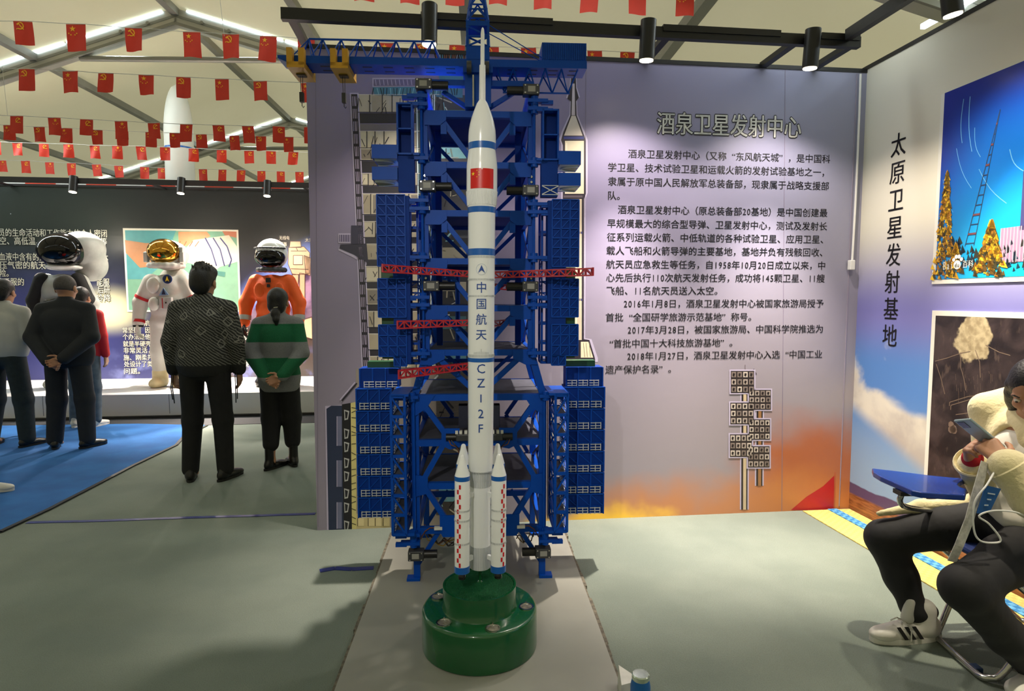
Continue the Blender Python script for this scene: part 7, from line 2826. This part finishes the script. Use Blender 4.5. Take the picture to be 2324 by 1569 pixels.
def hammer_sickle(cx, cz, s):
    ps = arc_poly(cx, cz, 0.5 * s, 0.36 * s, R(-130), R(75), 12)
    ps += [[(cx + 0.11 * s, cz + 0.50 * s), (cx - 0.05 * s, cz + 0.43 * s), (cx + 0.14 * s, cz + 0.33 * s)]]
    ps += [[(cx - 0.30 * s, cz - 0.42 * s), (cx - 0.42 * s, cz - 0.52 * s), (cx - 0.50 * s, cz - 0.42 * s), (cx - 0.36 * s, cz - 0.32 * s)]]
    # hammer
    ps += [[(cx - 0.20 * s, cz + 0.22 * s), (cx - 0.10 * s, cz + 0.30 * s), (cx + 0.46 * s, cz - 0.42 * s), (cx + 0.36 * s, cz - 0.50 * s)]]
    ps += [[(cx - 0.42 * s, cz + 0.20 * s), (cx - 0.28 * s, cz + 0.05 * s), (cx + 0.02 * s, cz + 0.32 * s), (cx - 0.10 * s, cz + 0.44 * s)]]
    return ps


ORD = ['first', 'second', 'third', 'fourth', 'fifth', 'sixth', 'seventh', 'eighth', 'ninth', 'tenth', 'eleventh', 'twelfth', 'thirteenth', 'fourteenth', 'fifteenth']
flag_rng = random.Random(21)


def flag_row(rowname, d, items, mirror, kinds, wpx, string_ext):
    """items: (px left, py top, px width, px height)"""
    xs = []
    for n, ((px, py, w, h), kd) in enumerate(zip(items, kinds)):
        x0, zt = tp(px, py, d)
        x1, _ = tp(px + w, py, d)
        _, zb = tp(px, py + h, d)
        W_, H_ = x1 - x0, zt - zb
        base = Tf((x0 + x1) / 2, d, zt)
        what = 'hammer and sickle' if kd == 'p' else 'five star'
        rt = thing('bunting_flag', 'red %s flag, %s from left on the %s' % (what, ORD[n], rowname), 'flag', base, 'small red flags on strings')
        ph, am = flag_rng.uniform(0, 6.28), flag_rng.uniform(0.004, 0.014)
        sk = flag_rng.uniform(-0.12, 0.12) if flag_rng.random() < 0.5 else 0
        tl = flag_rng.uniform(-0.05, 0.05)

        def f(u, v, e=0.0):           # u 0..1 across, v 0..1 downwards
            x = x0 + W_ * u + sk * W_ * v
            dd = d + am * math.sin(ph + u * 4.5 + v * 2.0) * (0.3 + v) - e + 0.15 * W_ * tl
            z = zt - H_ * v + tl * W_ * (u - 0.5)
            return (x, dd, z)

        fl = MB(Tf).grid(lambda a, b: f(a, b), 6, 8).build('cloth', M_flag, rt, smooth=True, recalc=False)
        MB(Tf).grid(lambda a, b: f(a, b * 0.03, 0.0015), 6, 1).build('hem', mat('pale flag hem', (214, 120, 90), 0.7), rt, recalc=False)
        if kd == 'p':
            polys = hammer_sickle(0.0, 0.0, 0.42)
            cu, cv = (0.34, 0.2) if not mirror else (0.64, 0.24)
        else:
            polys = [star(0.0, 0.02, 0.17)] + [star(0.20 * math.cos(t) * 1.0, -0.22 + 0.10 * -math.sin(t) + 0.02, 0.055) for t in (0.15, 1.05, 2.1, 3.0)]
            cu, cv = (0.32, 0.19) if not mirror else (0.6, 0.17)
        m = MB(Tf)
        sg = -1 if mirror else 1
        for pl_ in polys:
            for off in (-0.0025, 0.0025):
                pts = []
                for a, b in pl_:
                    u = cu + a * sg
                    v = cv - b * W_ / H_
                    q_ = f(u, v)
                    pts.append((q_[0], q_[1] + off, q_[2]))
                m.face(pts)
        m.build('emblem', M_flag_y, rt, recalc=False)
        xs.append((x0, zt + 0.001)); xs.append((x1, zt + 0.001))
    pts = []
    a, za = tp(string_ext[0][0], string_ext[0][1], d)
    b, zb = tp(string_ext[1][0], string_ext[1][1], d)
    pts = [(a, d, za)] + [(x, d, z) for x, z in sorted(xs) if a < x < b] + [(b, d, zb)]
    o = MB(Tf).tube(pts, 0.0022 if d < 6 else 0.003, 5).build('flag_string', M_string)
    tag(o, 'thin white string carrying the flags, ' + rowname, 'string', 'flag strings')


def it(lst, h):
    return [(a, t, b - a, h) for a, b, t in lst]


flag_row('top edge string', 4.25, it([(803, 848, -54), (908, 951, -48), (1012, 1055, -44), (1112, 1153, -46), (1212, 1252, -36), (1320, 1360, -28), (1427, 1467, -23), (1535, 1575, -20)], 56), False, 'pnpnpnpn', 40, ((720, -60), (1640, -16)))
flag_row('highest string', 4.95, [(30, 48, 43, 54), (150, 54, 44, 62), (284, 63, 38, 53), (415, 72, 40, 58), (505, 77, 38, 55), (590, 82, 38, 57), (676, 87, 38, 55), (861, 97, 36, 50), (942, 99, 36, 50), (1020, 102, 35, 48), (1098, 106, 34, 48), (1182, 108, 34, 46), (1260, 111, 34, 46), (1333, 115, 33, 46), (1408, 118, 33, 46)], False, 'pnpnpnpnpnpnpnp', 40, ((-30, 48), (1500, 121)))
flag_row('second highest string', 6.05, [(42, 156, 36, 50), (142, 161, 35, 49), (223, 166, 34, 43), (315, 170, 34, 45), (400, 175, 32, 47), (488, 179, 31, 48), (575, 184, 31, 44), (683, 188, 30, 44)], False, 'pnpnpnpn', 32, ((-20, 154), (780, 192)))
flag_row('third highest string', 6.75, [(23, 263, 30, 40), (108, 267, 30, 40), (182, 271, 29, 36), (260, 275, 29, 41), (335, 279, 28, 36), (409, 282, 28, 40), (482, 284, 27, 37), (549, 286, 27, 39), (619, 287, 27, 37), (690, 288, 26, 37)], True, 'pnpnpnpnpn', 29, ((-20, 261), (790, 291)))
flag_row('fourth highest string', 7.7, [(7, 284, 26, 34), (76, 288, 26, 34), (138, 291, 26, 33), (207, 295, 26, 33), (265, 298, 26, 33), (330, 300, 25, 34), (385, 302, 24, 33), (444, 305, 25, 31), (520, 308, 23, 33), (581, 309, 23, 33), (643, 311, 23, 34)], False, 'npnpnpnpnpn', 25, ((-20, 283), (800, 316)))
flag_row('fifth highest string', 8.8, [(-20, 322, 22, 30), (28, 324, 23, 29), (88, 326, 22, 30), (143, 327, 23, 31), (203, 330, 23, 30), (254, 331, 23, 30), (308, 332, 23, 31), (363, 334, 23, 30), (428, 337, 22, 30), (492, 340, 22, 29), (554, 342, 22, 29), (604, 343, 22, 29), (655, 345, 22, 29)], True, 'nppnpnpnpnpnp', 22, ((-30, 322), (820, 350)))
flag_row('lowest string', 9.9, [(-6, 364, 20, 26), (47, 365, 21, 28), (102, 368, 20, 27), (152, 370, 20, 28), (208, 373, 21, 27), (259, 376, 20, 27), (318, 379, 20, 27), (357, 381, 19, 25), (451, 384, 19, 26), (496, 385, 18, 26), (538, 386, 19, 26), (584, 388, 18, 25), (628, 389, 18, 25), (670, 390, 19, 26)], True, 'npnpnpnppnpnpn', 20, ((-30, 362), (830, 394)))
# thin hanger lines from the roof
for px, py0, py1, d, nm in ((497, -20, 82, 4.95, 'upper middle'), (5, 150, 262, 6.75, 'far left')):
    x, z0_ = tp(px, py0, d)
    x2, z1_ = tp(px + 12, py1, d)
    o = MB(Tf).tube([(x, d, min(z0_, roof_z(x) - 0.02)), (x2, d, z1_)], 0.002, 5).build('hanger_line', M_string)
    tag(o, 'thin hanger line from the tent roof, ' + nm, 'string')
